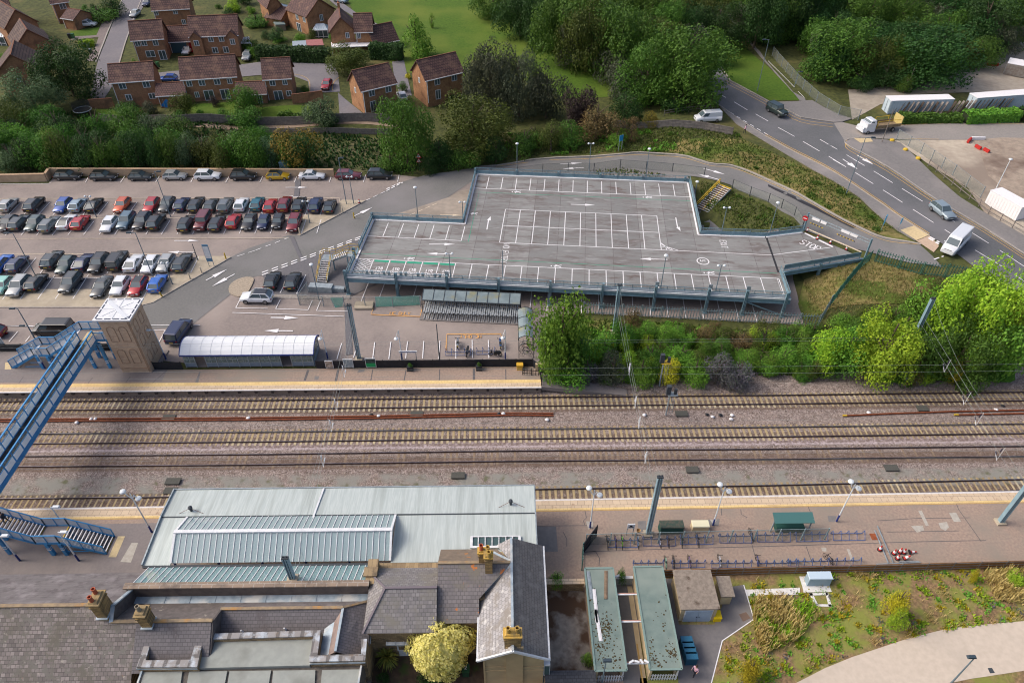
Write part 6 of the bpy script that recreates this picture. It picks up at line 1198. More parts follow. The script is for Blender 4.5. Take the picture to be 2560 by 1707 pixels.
def house(lab,L_,R_,zg,he,D,rise,axis='x',wins=(),wm=None,rm=None,name='brick_house',cat='house',gables=(),chim=None):
 """L_, R_: pixels (region, x, y) of the near eave corners; axis x = ridge along the front, y = gable to the front"""
 a_,b_=g(*L_,zg+he),g(*R_,zg+he);d=b_-a_;Wd=d.length;rz=math.atan2(d.y,d.x);wm=wm or M_brick;rm=rm or M_tile
 t_=thing(name,lab,cat,(a_.x,a_.y,zg),rz);o_=.25
 mb=MB();mb.bx(.12,Wd-.12,.12,D-.12,-1.2,he)
 if axis=='x':
  for x_ in(.12,Wd-.12):mb.add([(x_,.12,he),(x_,D-.12,he),(x_,D/2,he+rise-.1)],[(0,1,2),(2,1,0)][:1])
 else:
  for y_ in(.12,D-.12):mb.add([(.12,y_,he),(Wd-.12,y_,he),(Wd/2,y_,he+rise-.1)],[(0,1,2)])
 mb.obj('wall',wm,t_)
 rb=MB();rg=MB()
 if axis=='x':
  k=rise/(D/2);rb.slab([(-o_,-o_,he-k*o_),(Wd+o_,-o_,he-k*o_),(Wd+o_,D/2,he+rise),(-o_,D/2,he+rise)],.15);rb.slab([(-o_,D+o_,he-k*o_),(Wd+o_,D+o_,he-k*o_),(Wd+o_,D/2,he+rise),(-o_,D/2,he+rise)],.15)
  rg.bar((-o_,D/2,he+rise+.02),(Wd+o_,D/2,he+rise+.02),.25,.1);r_=rb.obj('roof',rm,t_)
  mb=MB();mb.bar((-o_,-o_-.03,he-k*o_-.06),(Wd+o_,-o_-.03,he-k*o_-.06),.1,.16);mb.bar((.25,.02,0),(.25,.02,he-.3),.1);mb.obj('gutter',M_upvc,t_)
 else:
  k=rise/(Wd/2)
  for s_ in(0,1):
   xe=-o_ if s_==0 else Wd+o_;rb.slab([(xe,-o_,he-k*o_),(xe,D+o_,he-k*o_),(Wd/2,D+o_,he+rise),(Wd/2,-o_,he+rise)],.15)
  rg.bar((Wd/2,-o_,he+rise+.02),(Wd/2,D+o_,he+rise+.02),.25,.1);r_=rb.obj('roof',rm,t_)
  mb=MB();mb.bar((-o_,-o_,he-k*o_),(Wd/2,-o_,he+rise),.06,.2);mb.bar((Wd+o_,-o_,he-k*o_),(Wd/2,-o_,he+rise),.06,.2);mb.obj('verge',M_rt,t_)
 rg.obj('ridge',M_rt,r_)
 for w_ in wins:
  x,z,ww,hh=w_[:4];ax=w_[4]if len(w_)>4 else 0
  if ax==0:window(t_,x*Wd,.12,z,ww,hh,0)
  elif ax==1:window(t_,Wd-.12,x*D,z,ww,hh,1)
  else:window(t_,.12,x*D,z,ww,hh,-1)
 for x in gables:
  c_=x*Wd;mb=MB();mb.bx(c_-1.3,c_+1.3,-.5,.3,0,he-.3);mb.add([(c_-1.3,-.5,he-.3),(c_+1.3,-.5,he-.3),(c_,-.5,he+.9)],[(0,1,2)]);mb.obj('bay',wm,t_)
  mb=MB()
  for s_ in(-1,1):mb.slab([(c_+s_*1.5,-.7,he-.45),(c_+s_*1.5,1.2,he-.45),(c_,2.2,he+1.0),(c_,-.7,he+1.0)],.1)
  mb.obj('bay_roof',rm,t_);window(t_,c_,-.5,he-2.2,1.1,1.3,0)
 if chim:mb=MB();mb.box((chim*Wd if axis=='x' else Wd/2,D/2 if axis=='x' else chim*D,he+rise+.4),(.6,.6,1.4));c_=mb.obj('chimney',wm,t_);mb=MB();mb.lathe([(.14,0),(.12,.4)],8,(chim*Wd if axis=='x' else Wd/2,D/2 if axis=='x' else chim*D,he+rise+1.1));mb.obj('pot',M_terra,c_)
 return t_
up4=[(.18,3.3,1.1,1.2),(.42,3.3,1.1,1.2),(.64,3.3,1.1,1.2),(.86,3.3,1.0,1.1)]
house('small brown-roofed brick house at the left of the front terrace, dark bush before it',('A',1000,750),('A',1395,722),2.6,5,6.2,2.6,wins=[(.25,3.3,1.4,1.3),(.8,3.3,1.4,1.3),(.3,.9,1.2,1.3),(.85,.9,1.3,1.2)])
house('wide brown-roofed brick house in the middle of the front terrace',('A',1650,722),('A',2150,690),2.6,5,7.0,3.2,wins=[(.12,3.3,1.1,1.2),(.35,3.3,1.3,1.2),(.63,3.3,1.3,1.2),(.86,3.3,1.0,1.1),(.2,.9,.9,1.2),(.42,.1,2.0,2.2),(.72,.1,1.9,2.2),(.92,1,1,1.1)])
house('narrow brown-roofed brick house at the right end of the front terrace',('B',65,720),('B',315,706),2.6,5,6.6,3.0,wins=[(.3,3.4,1.2,1.2),(.75,3.4,1.0,1.1),(.42,.1,1.8,2.2),(.82,1.0,1.1,1.2)])
house('low tiled link garage between the left and wide terrace houses',('A',1425,872),('A',1680,858),2.6,2.5,5.2,1.6,name='link_garage',cat='garage')
house('low tiled link garage with blue door beside the narrow terrace house',('A',2150,862),('B',90,850),2.6,2.5,5.2,1.6,name='link_garage',cat='garage',wins=[(.75,0,1.0,2.1)])
house('detached orange brick house, nearest the wooden fence, ridge sloping up right',('B',962,826),('B',1278,752),2.7,5,6.6,3.0,wins=[(.28,3.3,1.3,1.3),(.76,3.3,1.3,1.3),(.27,.1,1.2,2.2),(.55,3.3,.7,1.1,-1)],wm=M_brick2)
house('detached orange brick house at the edge of the park lawn',('B',1548,728),('B',1888,648),2.9,5,6.6,3.0,wins=[(.3,3.3,1.3,1.3),(.76,3.3,1.3,1.3),(.3,.3,1.2,2.0),(.5,3.3,.7,1.1,-1)],wm=M_brick2)
house('brick house with one small white front gable, beside the teal garage door',('A',1195,365),('A',1485,345),3.0,5,6.4,3.2,wins=[(.16,3.4,1.2,1.3),(.36,3.4,1.2,1.3),(.72,3.3,1.2,1.3),(.45,.8,2.0,1.5),(.82,0,1.6,2.2)])
house('brick semi with two gabled bays above the white car',('A',1725,330),('A',2165,312),3.0,5,7.0,3.4,wins=[(.42,3.4,1.2,1.3),(.64,3.4,1.2,1.3),(.45,.8,1.3,1.4),(.68,.8,1.3,1.4)],gables=(.12,.87))
t_=house('low garage with teal and red doors between two brick houses',('A',1530,378),('A',1725,370),3.0,2.8,6,2.6,name='link_garage',cat='garage')
mb=MB();mb.bx(.4,4.0,.02,.12,0,2.3);mb.obj('door',mat('teal_door',lin(60,90,100),None,1,.6),t_);mb=MB();mb.bx(4.6,6.4,.02,.12,0,2.3);mb.obj('door',mat('red_door',lin(150,24,34),None,1,.6),t_)
house('brick house at the top edge behind the small-gabled house',('A',1385,92),('A',1722,72),3.2,5,7,3.2,wins=[(.08,3.6,1.1,1.3),(.6,3.6,1.1,1.3),(.75,1,1.0,1.2)])
house('nearest dark-roofed gabled house at the left edge, by pale green tree',('a',-60,1190),('a',620,1100),2.8,5.2,9.5,3.2,'y',wins=[(.45,2.6,.9,1.2)],rm=M_tile2)
house('middle dark-roofed gabled house of the three at the left edge',('a',245,775),('a',830,668),2.9,5.2,9.5,3.2,'y',rm=M_tile2)
house('farthest dark-roofed gabled house of the three at the left edge',('a',75,465),('a',610,350),3.0,5.2,12,3.4,'y',rm=M_tile2)
house('brick garage block beside the white car on its drive',('a',1000,290),('a',1190,320),3.0,2.8,6,1.5,'x',name='link_garage',cat='garage')
house('brick house cut by the top left corner',('a',-160,150),('a',150,110),3.2,5,8,3,'x',wins=[(.6,3.4,1.2,1.3)])
house('brick house at the top left with white first-floor window',('a',830,60),('a',1110,20),3.2,5,8,3,'x',wins=[(.6,3.2,1.5,1.5)])
house('orange brick house with blank side gable at the top of the park edge',('b',760,218),('b',1135,118),3.1,5,9,3.3,'y',wins=[(.5,3.0,1.0,1.5),(.15,3.3,1.1,1.2,-1),(.5,3.3,1.1,1.2,-1),(.5,.3,1.8,2.2,-1)],wm=M_brick2)
house('orange brick house with chimney, glass conservatory at its left',('b',1065,418),('b',1395,395),3.0,5,9,3.0,'y',wins=[(.68,3.2,.9,1.3)],wm=M_brick2,chim=.9)
house('brick wing with tiled roof right of the conservatory house',('b',1395,412),('b',1620,406),3.0,4.9,6,3.2,'x',wins=[(.2,3.2,.9,1.3)],wm=M_brick2)
house('low tiled garage at the corner of the park lawn',('b',1655,580),('b',1965,515),3.0,2.4,6.5,3.2,'x',name='link_garage',cat='garage')
house('orange brick house cut by the top edge near the white conservatory',('b',250,100),('b',440,70),3.2,5,8,3,'y',wm=M_brick2)
house('low brick extension beside the white conservatory',('b',430,255),('b',640,160),3.1,2.8,5,2.0,'y',wm=M_brick2,name='house_extension',cat='extension')
for lab,r_,x,y,w_,d_,rz in[('white-roofed conservatory behind the grey shed','b',390,220,5.5,4.5,-.35),('white glass conservatory at the side of the chimney house','b',960,500,3.6,3.6,.1),('glass conservatory at the left edge by the gabled houses','a',60,720,4.5,4.5,-.2)]:
 q_=g(r_,x,y,3.0);c_=thing('conservatory',lab,'conservatory',(q_.x,q_.y+1,2.9),rz);mb=MB()
 for sx in(-1,-.33,.33,1):
  for sy in(-1,1):mb.box((sx*w_/2,sy*d_/2,1.1),(.12,.12,2.2))
 for sy in(-1,1):mb.bar((-w_/2,sy*d_/2,2.2),(w_/2,sy*d_/2,2.2),.14);mb.bar((-w_/2,sy*d_/2,.7),(w_/2,sy*d_/2,.7),.1)
 for sx in(-1,1):mb.bar((sx*w_/2,-d_/2,2.2),(sx*w_/2,d_/2,2.2),.14)
 for k in range(8):xx=-w_/2+w_*k/7;mb.bar((xx,-d_/2,2.25),(xx*.5,0,3.3),.07);mb.bar((xx,d_/2,2.25),(xx*.5,0,3.3),.07)
 mb.obj('frame',M_upvc,c_);mb=MB();e_=.03;mb.add([(-w_/2,-d_/2,2.22),(w_/2,-d_/2,2.22),(w_/4,0,3.27),(-w_/4,0,3.27),(w_/2,d_/2,2.22),(-w_/2,d_/2,2.22)],[(0,1,2,3),(4,5,3,2),(1,4,2),(5,0,3)]);mb.obj('roof',glassmat('conservatory_roof',lin(190,210,222),.85,.3),c_);mb=MB();mb.bx(-w_/2+e_,w_/2-e_,-d_/2+e_,d_/2-e_,0,2.15);mb.obj('glazing',M_pane,c_)
for nm,lab,reg,pts,z,m_,th in[('garden_shed','grey garden shed with flat roof below the white conservatory','b',[(330,290),(460,275),(490,320),(360,325)],5.2,mat('grey_shed',lin(110,124,124),None,1,.8),2.2),('garden_shed','pale blue-grey shed roof behind the long hedge','b',[(578,540),(755,530),(765,600),(580,612)],5.0,mat('pale_shed',lin(150,162,172),None,1,.8),2.0),('garden_shed','pink-roofed shed beside the pale shed behind the hedge','b',[(755,525),(970,512),(990,590),(770,598)],5.0,mat('pink_roof',lin(168,112,112),lin(150,98,98),2,.9),2.0),('awning','long white awning along the foot of the chimney house','b',[(1085,555),(1635,510),(1640,600),(1095,625)],5.2,M_white,.2),('carport','white carport roof at the right end of the semi','A',[(2180,345),(2270,335),(2290,395),(2190,395)],5.4,M_white,.15)]:
 P_=[g(reg,x,y,z)for x,y in pts];c_=thing(nm,lab,nm.replace('_',' '),(P_[0].x,P_[0].y,2.9));mb=MB();mb.slab(P_,.15);W(mb,'roof',m_,c_)
 mb=MB()
 if nm=='garden_shed':mb.prism([(p.x*.97+P_[0].x*.03,p.y,0)for p in P_],2.6,z-.15);W(mb,'wall',mat('shed_wood',lin(122,112,98),None,1,.9),c_)
 else:
  for p in P_:mb.bar((p.x,p.y,2.5),(p.x,p.y,z-.1),.1)
  W(mb,'post',M_upvc,c_)
def wallthing(lab,pts,h_,m_,cap=None,th=.25,name='wall',cat='wall',z=None):
 P_=[Vector(p)for p in pts];t_=thing(name,lab,cat,tuple(P_[0]));mb=MB();mc2=MB()
 for k in range(len(P_)-1):
  n=max(1,int((P_[k+1]-P_[k]).length/4))
  for q_ in range(n):
   a_,b_=P_[k].lerp(P_[k+1],q_/n),P_[k].lerp(P_[k+1],(q_+1)/n)
   za=(hgt(a_.x,a_.y)+hgt(b_.x,b_.y))/2 if z is None else z
   mb.bar((a_.x,a_.y,za+h_/2-.2),(b_.x,b_.y,za+h_/2-.2),th,h_+.4);mc2.bar((a_.x,a_.y,za+h_+.04),(b_.x,b_.y,za+h_+.04),th+.1,.08)
 W(mb,'wall',m_,t_);W(mc2,'coping',cap or M_rt,t_);return t_
wallthing('brown brick garden wall beside the narrow terrace house',mg('B',[(335,945),(620,920)]),2.0,M_brick);wallthing('brown brick garden wall left of the front terrace, by the trampoline',mg('A',[(830,985),(1050,985)]),1.9,M_brick)
wallthing('tan retaining wall behind the top row of parked cars',[g('E',*p,.9)for p in[(-400,208),(435,190),(470,140),(2000,145),(3050,150)]],1.35,mat('tan_wall',lin(196,170,142),lin(178,154,128),1,.9),mat('tan_cap',lin(186,158,130),None,1,.9),.4,z=.9)
t_=thing('trampoline','round black trampoline with net beside the garden wall','trampoline',tuple(g('A',765,1035)));mb=MB();mb.tube([(1.7*math.cos(k*math.pi/10),1.7*math.sin(k*math.pi/10),.8)for k in range(21)],.1,6);mb.obj('frame',M_galv,t_);mb=MB();mb.lathe([(1.6,.78),(1.6,.8)],20);mb.obj('bed',M_trim,t_);mb=MB();mb.lathe([(1.7,.85),(1.7,2.3)],20);mb.f=mb.f[:-2];mb.m=mb.m[:-2];mb.obj('net',glassmat('net',lin(30,32,36),.55,.8),t_)
t_=thing('rotary_dryer','folded blue rotary clothes dryer in the terrace garden','clothes dryer',tuple(g('A',1515,1010)));mb=MB();mb.bar((0,0,0),(0,0,2.4),.06);mb.obj('pole',M_galv,t_);mb=MB();mb.add([(-.6,0,.9),(.9,.1,2.3),(.5,0,.6),(-.2,.1,1.6)],[(0,2,1,3)]);mb.bar((-.5,0,1),(.8,.1,2.2),.1,.5);mb.obj('cloth',mat('blue_cloth',lin(40,120,190),None,1,.8),t_)
for lab,r_,x,y,c_ in[('green wheelie bin on the drive before the wide terrace house','A',1445,610,(60,120,80)),('green-lidded wheelie bin by the hedge at left','A',672,348,(60,130,90)),('black wheelie bin beside the green-lidded one','A',640,350,(44,50,60)),('black wheelie bin at the estate road edge','A',835,490,(44,50,60)),('green wheelie bin at the top of the estate road','A',1005,145,(70,140,110)),('blue-black bin beside the green bin at top of the estate road','A',945,165,(40,46,76)),('green bin numbered 2 in the station garden, under the variegated tree','h',975,1480,(26,84,60))]:
 q_=g(r_,x,y,1.03 if r_=='h' else None);c2=thing('wheelie_bin',lab,'bin',(q_.x,q_.y,q_.z));mb=MB();mb.box((0,0,.5),(.55,.6,1.0),top=(1.1,1.1));mb.obj('body',paint(c_),c2);mb=MB();mb.box((0,-.03,1.05),(.66,.74,.08));l_=mb.obj('lid',paint(c_),c2)
 if r_=='h':mk2=Marks(.002,1.09);text_marks(mk2,'2',(-.1,-.1),(1,0),(0,1),.18,.26,.05);mk2.obj('number',M_white,l_)
# trees, shrubs, ground cover
def proj(p):
 x,y,z=p;c,s=math.cos(-YAW),math.sin(-YAW);x,y=c*x-s*y,s*x+c*y;z-=CAMH
 st,ct=math.sin(TILT),math.cos(TILT);d=y*ct-z*st;return 1280+FPX*x/d,853.5-FPX*(y*st+z*ct)/d,d
def leafmat(name,c1,c2,c3=None):
 m,t,p=_new(name);p.inputs['Roughness'].default_value=.6;p.inputs['Specular IOR Level'].default_value=.25
 tc=N(t,'TexCoord');oi=N(t,'ObjectInfo');v=tc.outputs['Object'];out=mix(t,noise(t,v,3.4,4,.4,.6),c1,c2)
 geo=N(t,'NewGeometry');mr=N(t,'MapRange');mr.inputs[3].default_value=.0;mr.inputs[4].default_value=.5;t.links.new(geo.outputs['Random Per Island'],mr.inputs[0]);out=mix(t,mr.outputs[0],out,c3 or c2)
 hsv=N(t,'HueSaturation');m2=N(t,'MapRange');m2.inputs[3].default_value=.78;m2.inputs[4].default_value=1.22;t.links.new(oi.outputs['Random'],m2.inputs[0]);t.links.new(m2.outputs[0],hsv.inputs['Value'])
 m3=N(t,'MapRange');m3.inputs[3].default_value=.485;m3.inputs[4].default_value=.515;t.links.new(oi.outputs['Random'],m3.inputs[0]);t.links.new(m3.outputs[0],hsv.inputs['Hue']);t.links.new(out,hsv.inputs['Color']);t.links.new(hsv.outputs[0],p.inputs['Base Color'])
 tr_=N(t,'BsdfTranslucent');t.links.new(hsv.outputs[0],tr_.inputs[0]);ms_=N(t,'MixShader');ms_.inputs[0].default_value=.28;o_=t.nodes['Material Output'];t.links.new(p.outputs[0],ms_.inputs[1]);t.links.new(tr_.outputs[0],ms_.inputs[2]);t.links.new(ms_.outputs[0],o_.inputs[0])
 MATS[name]=m;return m
G_=lambda*c:lin(*c,.95)
SP=dict(dark=leafmat('dark_leaf',G_(48,82,34),G_(32,58,26),G_(70,104,46)),mid=leafmat('mid_leaf',G_(76,116,38),G_(52,88,32),G_(104,140,52)),straw=leafmat('straw_leaf',G_(206,182,120),G_(168,150,92),G_(226,206,150)),olive=leafmat('olive_leaf',G_(80,96,36),G_(56,72,28),G_(106,114,50)),pale=leafmat('pale_leaf',G_(96,124,84),G_(70,98,64),G_(124,148,104)),yellow=leafmat('yellow_leaf',G_(150,136,52),G_(96,108,44),G_(176,150,66)),grey=leafmat('grey_leaf',G_(78,86,66),G_(56,66,50),G_(104,108,86)),purple=leafmat('purple_leaf',G_(64,52,52),G_(44,38,40),G_(86,70,66)),lime=leafmat('lime_leaf',G_(150,182,46),G_(104,150,38),G_(182,204,66)),green=leafmat('green_leaf',G_(104,148,48),G_(74,120,42),G_(138,176,64)),brown=leafmat('brown_leaf',G_(122,104,66),G_(88,82,50),G_(150,128,84)),cream=leafmat('cream_leaf',G_(236,226,122),G_(198,196,88),G_(250,244,178)),gold=leafmat('gold_leaf',G_(196,186,40),G_(150,150,32),G_(216,200,70)),bud=leafmat('buddleia_leaf',G_(108,112,104),G_(78,92,66),G_(122,104,140)))
M_bark=mat('bark',lin(110,96,82),lin(78,68,58),3,.95)
def crown_mesh(seed,kind,n):
 """leaf clumps of a crown of unit half-width; base at z 0, height about 2"""
 rr=random.Random(seed);lobes=[];vs=[];fs=[]
 if kind=='round':nl,f=17,lambda:(rr.uniform(-.64,.64),rr.uniform(-.64,.64),rr.uniform(.38,1.52),rr.uniform(.36,.54))
 elif kind=='big':nl,f=40,lambda:(rr.uniform(-.85,.85),rr.uniform(-.85,.85),rr.uniform(.3,1.75),rr.uniform(.2,.36))
 elif kind=='tall':nl,f=13,lambda:(rr.uniform(-.45,.45),rr.uniform(-.45,.45),rr.uniform(.45,1.65),rr.uniform(.34,.5))
 elif kind=='cone':nl,f=14,None
 elif kind=='bush':nl,f=11,lambda:(rr.uniform(-.68,.68),rr.uniform(-.68,.68),rr.uniform(.25,1.35),rr.uniform(.34,.52))
 else:nl,f=16,lambda:(rr.uniform(-.8,.8),rr.uniform(-.8,.8),rr.uniform(.4,1.7),rr.uniform(.16,.34))
 for k in range(nl):
  if kind=='cone':z=.2+1.6*k/nl;a_=rr.uniform(0,6.28);r_=(1.9-z)*.36;lobes.append((math.cos(a_)*r_,math.sin(a_)*r_,z,.2+(1.9-z)*.2))
  else:
   for _ in range(50):
    l=f()
    if l[0]**2+l[1]**2+(l[2]-1)**2<(.62 if kind!='big' else .74)if kind!='bush' else l[0]**2+l[1]**2+(l[2]*.6)**2<.62:break
   lobes.append(l)
 tot=sum(l[3]**2 for l in lobes);size=1.55*math.sqrt(4*math.pi*tot/n)*.62
 for l in lobes:
  for _ in range(int(n*l[3]**2/tot)):
   u=rr.uniform(-.75,1);a_=rr.uniform(0,6.283);s_=math.sqrt(1-u*u);nrm=Vector((s_*math.cos(a_),s_*math.sin(a_),u));bump_=1+.16*math.sin(5*a_+l[0]*9)*math.cos(4*u+l[1]*7)
   p=Vector(l[:3])+nrm*l[3]*rr.uniform(.72,1.08)*bump_
   if p.z<.02:continue
   nn=(nrm*.8+Vector((rr.gauss(0,.5),rr.gauss(0,.5),rr.gauss(.25,.4)))).normalized();t1=nn.cross(Vector((rr.random(),rr.random(),rr.random()))).normalized();t2=nn.cross(t1);e_=size*rr.uniform(.55,1.2);i0=len(vs)
   vs+=[p+t1*e_*.5,p+t2*e_*.34+nn*e_*.1,p-t1*e_*.5,p-t2*e_*.34+nn*e_*.1];fs.append((i0,i0+1,i0+2,i0+3))
 me=bpy.data.meshes.new('crown');me.from_pydata([tuple(v)for v in vs],[],fs);me.materials.append(SP['mid']);return me
CR={k:[crown_mesh(11+7*i_+len(k),k,4600 if k in('round','tall')else 3600)for i_ in range(2)]for k in('round','tall','cone','bush','sparse')}
CRB=[crown_mesh(91+5*i_,'big',10500)for i_ in range(3)]
def trunk_mesh(seed):
 rr=random.Random(seed);b=MB();b.tube([(0,0,-.1),(.02,0,.5),(.0,.03,1.1),(.03,0,1.5)],[.075,.055,.04,.02],8)
 for k in range(6):a_=k*1.05+rr.random();z=.35+.13*k;b.tube([(0,0,z),(math.cos(a_)*.25,math.sin(a_)*.25,z+.28),(math.cos(a_)*.52,math.sin(a_)*.52,z+.5)],[.03,.02,.008],5)
 me=bpy.data.meshes.new('trunk');me.from_pydata(b.v,[],b.f);me.materials.append(M_bark);return me
TK=[trunk_mesh(3),trunk_mesh(8)]
LM=[(110,400,'the leftmost black estate in the top row'),(235,405,'the second black estate in the top row'),(320,405,'the dark grey hatchback in top row'),(400,403,'the silver hatchback in the top row'),(475,403,'the white SUV in the top row'),(557,402,'the black SUV in the top row'),(637,402,'the yellow car'),(717,403,'the white saloon in the top row'),(800,402,'the maroon estate'),(870,400,'the last car of the top row'),(655,385,'the grey cabinet'),(963,372,'the triangular warning signs'),(1190,360,'the lamp at the deck\'s top left'),(1355,345,'the tall double lamp behind the deck'),(1490,345,'the lamp behind the deck\'s top right'),(1427,330,'the small blue sign'),(305,190,'the left terrace house'),(480,170,'the wide terrace house'),(635,190,'the narrow terrace house'),(850,190,'the first detached brick house'),(1000,170,'the second detached brick house'),(40,160,'the nearest dark-roofed gabled house'),(60,90,'the middle gabled house'),(340,90,'the small-gabled house'),(490,80,'the two-bay semi'),(700,30,'the blank-gabled house'),(800,70,'the chimney house'),(655,30,'the white conservatory'),(885,80,'the low garage by the park'),(1620,268,'the white van with red door'),(1755,150,'the tall road lamp'),(1775,255,'the off-roader'),(2100,235,'the left container'),(2280,230,'the right container'),(2005,285,'the tipper truck'),(2290,150,'the rusty shed'),(1640,455,'the yellow handrail steps'),(1850,500,'the no-entry sign'),(1410,710,'the steel mast by the palisade'),(2110,750,'the leaning right-hand mast'),(1510,840,'the tall signal'),(1205,770,'the curved cycle shelter'),(1440,840,'the mast wires'),(2185,560,'the tall white van'),(1830,560,'the STOP lettering'),(1750,690,'the deck\'s right corner'),(1600,690,'the deck\'s front beam'),(1930,700,'the green palisade fence'),(1535,920,'the track-side signal'),(2090,860,'the grey trackside box'),(2340,560,'the main road bend'),(1880,1330,'the pale blue-grey cabinet'),(1590,1350,'the square hut'),(1000,1320,'the station house'),(1400,1420,'the mossy shed'),(880,1460,'the white porch'),(2225,1500,'the bottom right lamp'),(1715,1350,'the white path')]
_seen=set()
def autolabel(base,x,y):
 c_=sorted(LM,key=lambda l:(l[0]-x)**2+(l[1]-y)**2);opts=[]
 def rel(l):
  dx,dy=x-l[0],y-l[1]
  if abs(dx)<22:return('just behind ' if dy<0 else 'just in front of ')+l[2]
  return('left of ' if dx<0 else 'right of ')+l[2]
 r0=rel(c_[0]);cand=['%s %s'%(base,r0)]
 for l in c_[1:4]:cand.append('%s %s, %s'%(base,r0,('left of ' if x<l[0]else 'right of ')+l[2]))
 for ad in('larger','lower','taller','fuller','farther','nearer'):cand.append('%s %s'%(ad+' '+base,r0))
 for l in cand:
  if l not in _seen and len(l.split())<=16:_seen.add(l);return l
 return cand[0]
WORD=dict(dark='dark green',mid='mid-green',olive='olive green',pale='pale grey-green',yellow='yellowing',grey='grey-green',purple='dark purple',lime='bright lime green',green='bright green',brown='brown dry',cream='cream and yellow variegated',gold='golden yellow',bud='grey-purple')
NOUN=dict(round='round-crowned tree',tall='upright tree',cone='conical tree',bush='bushy shrub',sparse='thin shrub')
_tn=0
def tree(kind,sp,x,yb,yt,hw,lab=None,group=None,zb=None,T='T',squash=1.0,name=None):
 """T: pixel frame; foot at (x, yb), top of crown at yt, half-width hw"""
 global _tn
 q_=g(T,x,yb,zb);px,py=src(T,x,yt);sc=1 if T!='T' else 1/.91875;d=proj(q_)[2];r_=hw*sc*d/FPX;lo,hi=.3,30
 for _ in range(30):
  m_=(lo+hi)/2
  if proj((q_.x,q_.y+r_*.25,q_.z+m_))[1]>py:lo=m_
  else:hi=m_
 hgt_=max(lo,.5);_tn+=1;rr=random.Random(_tn)
 nm=name or('tree' if kind in('round','tall','cone')else 'shrub')
 t_=thing(nm,lab or autolabel(WORD[sp]+' '+NOUN[kind],x if T=='T' else x*.91875,yb if T=='T' else yb*.91875),'tree' if nm=='tree' else 'shrub',(q_.x,q_.y,q_.z-.05),rr.uniform(0,6.28),group)
 o=bpy.data.objects.new('crown',CRB[_tn%3]if r_>4.2 and kind in('round','tall')else CR[kind][_tn%2]);COL.objects.link(o);o.parent=t_;o.scale=(r_*1.02,r_*1.02*squash,hgt_/(1.93 if kind=='bush' else 1.78));o.location.z=0 if kind=='bush' else-.13*hgt_;o.material_slots[0].link='OBJECT';o.material_slots[0].material=SP[sp]
 o=bpy.data.objects.new('trunk',TK[_tn%2]);COL.objects.link(o);o.parent=t_;o.scale=(min(r_,4),min(r_,4),hgt_/1.95)
 return t_
rr=random.Random(5)
SPB=['dark','mid','mid','dark','green','mid','mid','pale','dark','olive']
GB='bushes in the belt above the tan wall'
k=0
for row,(yb,ht_,hw,y_sp,off)in enumerate([(330,85,40,42,0),(362,78,40,40,20),(386,82,34,37,8)]):
 for i_ in range(int(745/y_sp)+1):
  x=off+i_*y_sp-12+rr.uniform(-8,8)
  if x>730-row*6 or(row<2 and 640<x<760):continue
  if row<1 and x>420:continue
  h2=ht_*rr.uniform(.75,1.25)*(.8 if x>420 and row==1 else 1);tree(rr.choice(['bush','bush','tall','round']),rr.choice(SPB),x,yb+rr.uniform(-5,5),yb-h2,hw*rr.uniform(.85,1.2),group=GB)
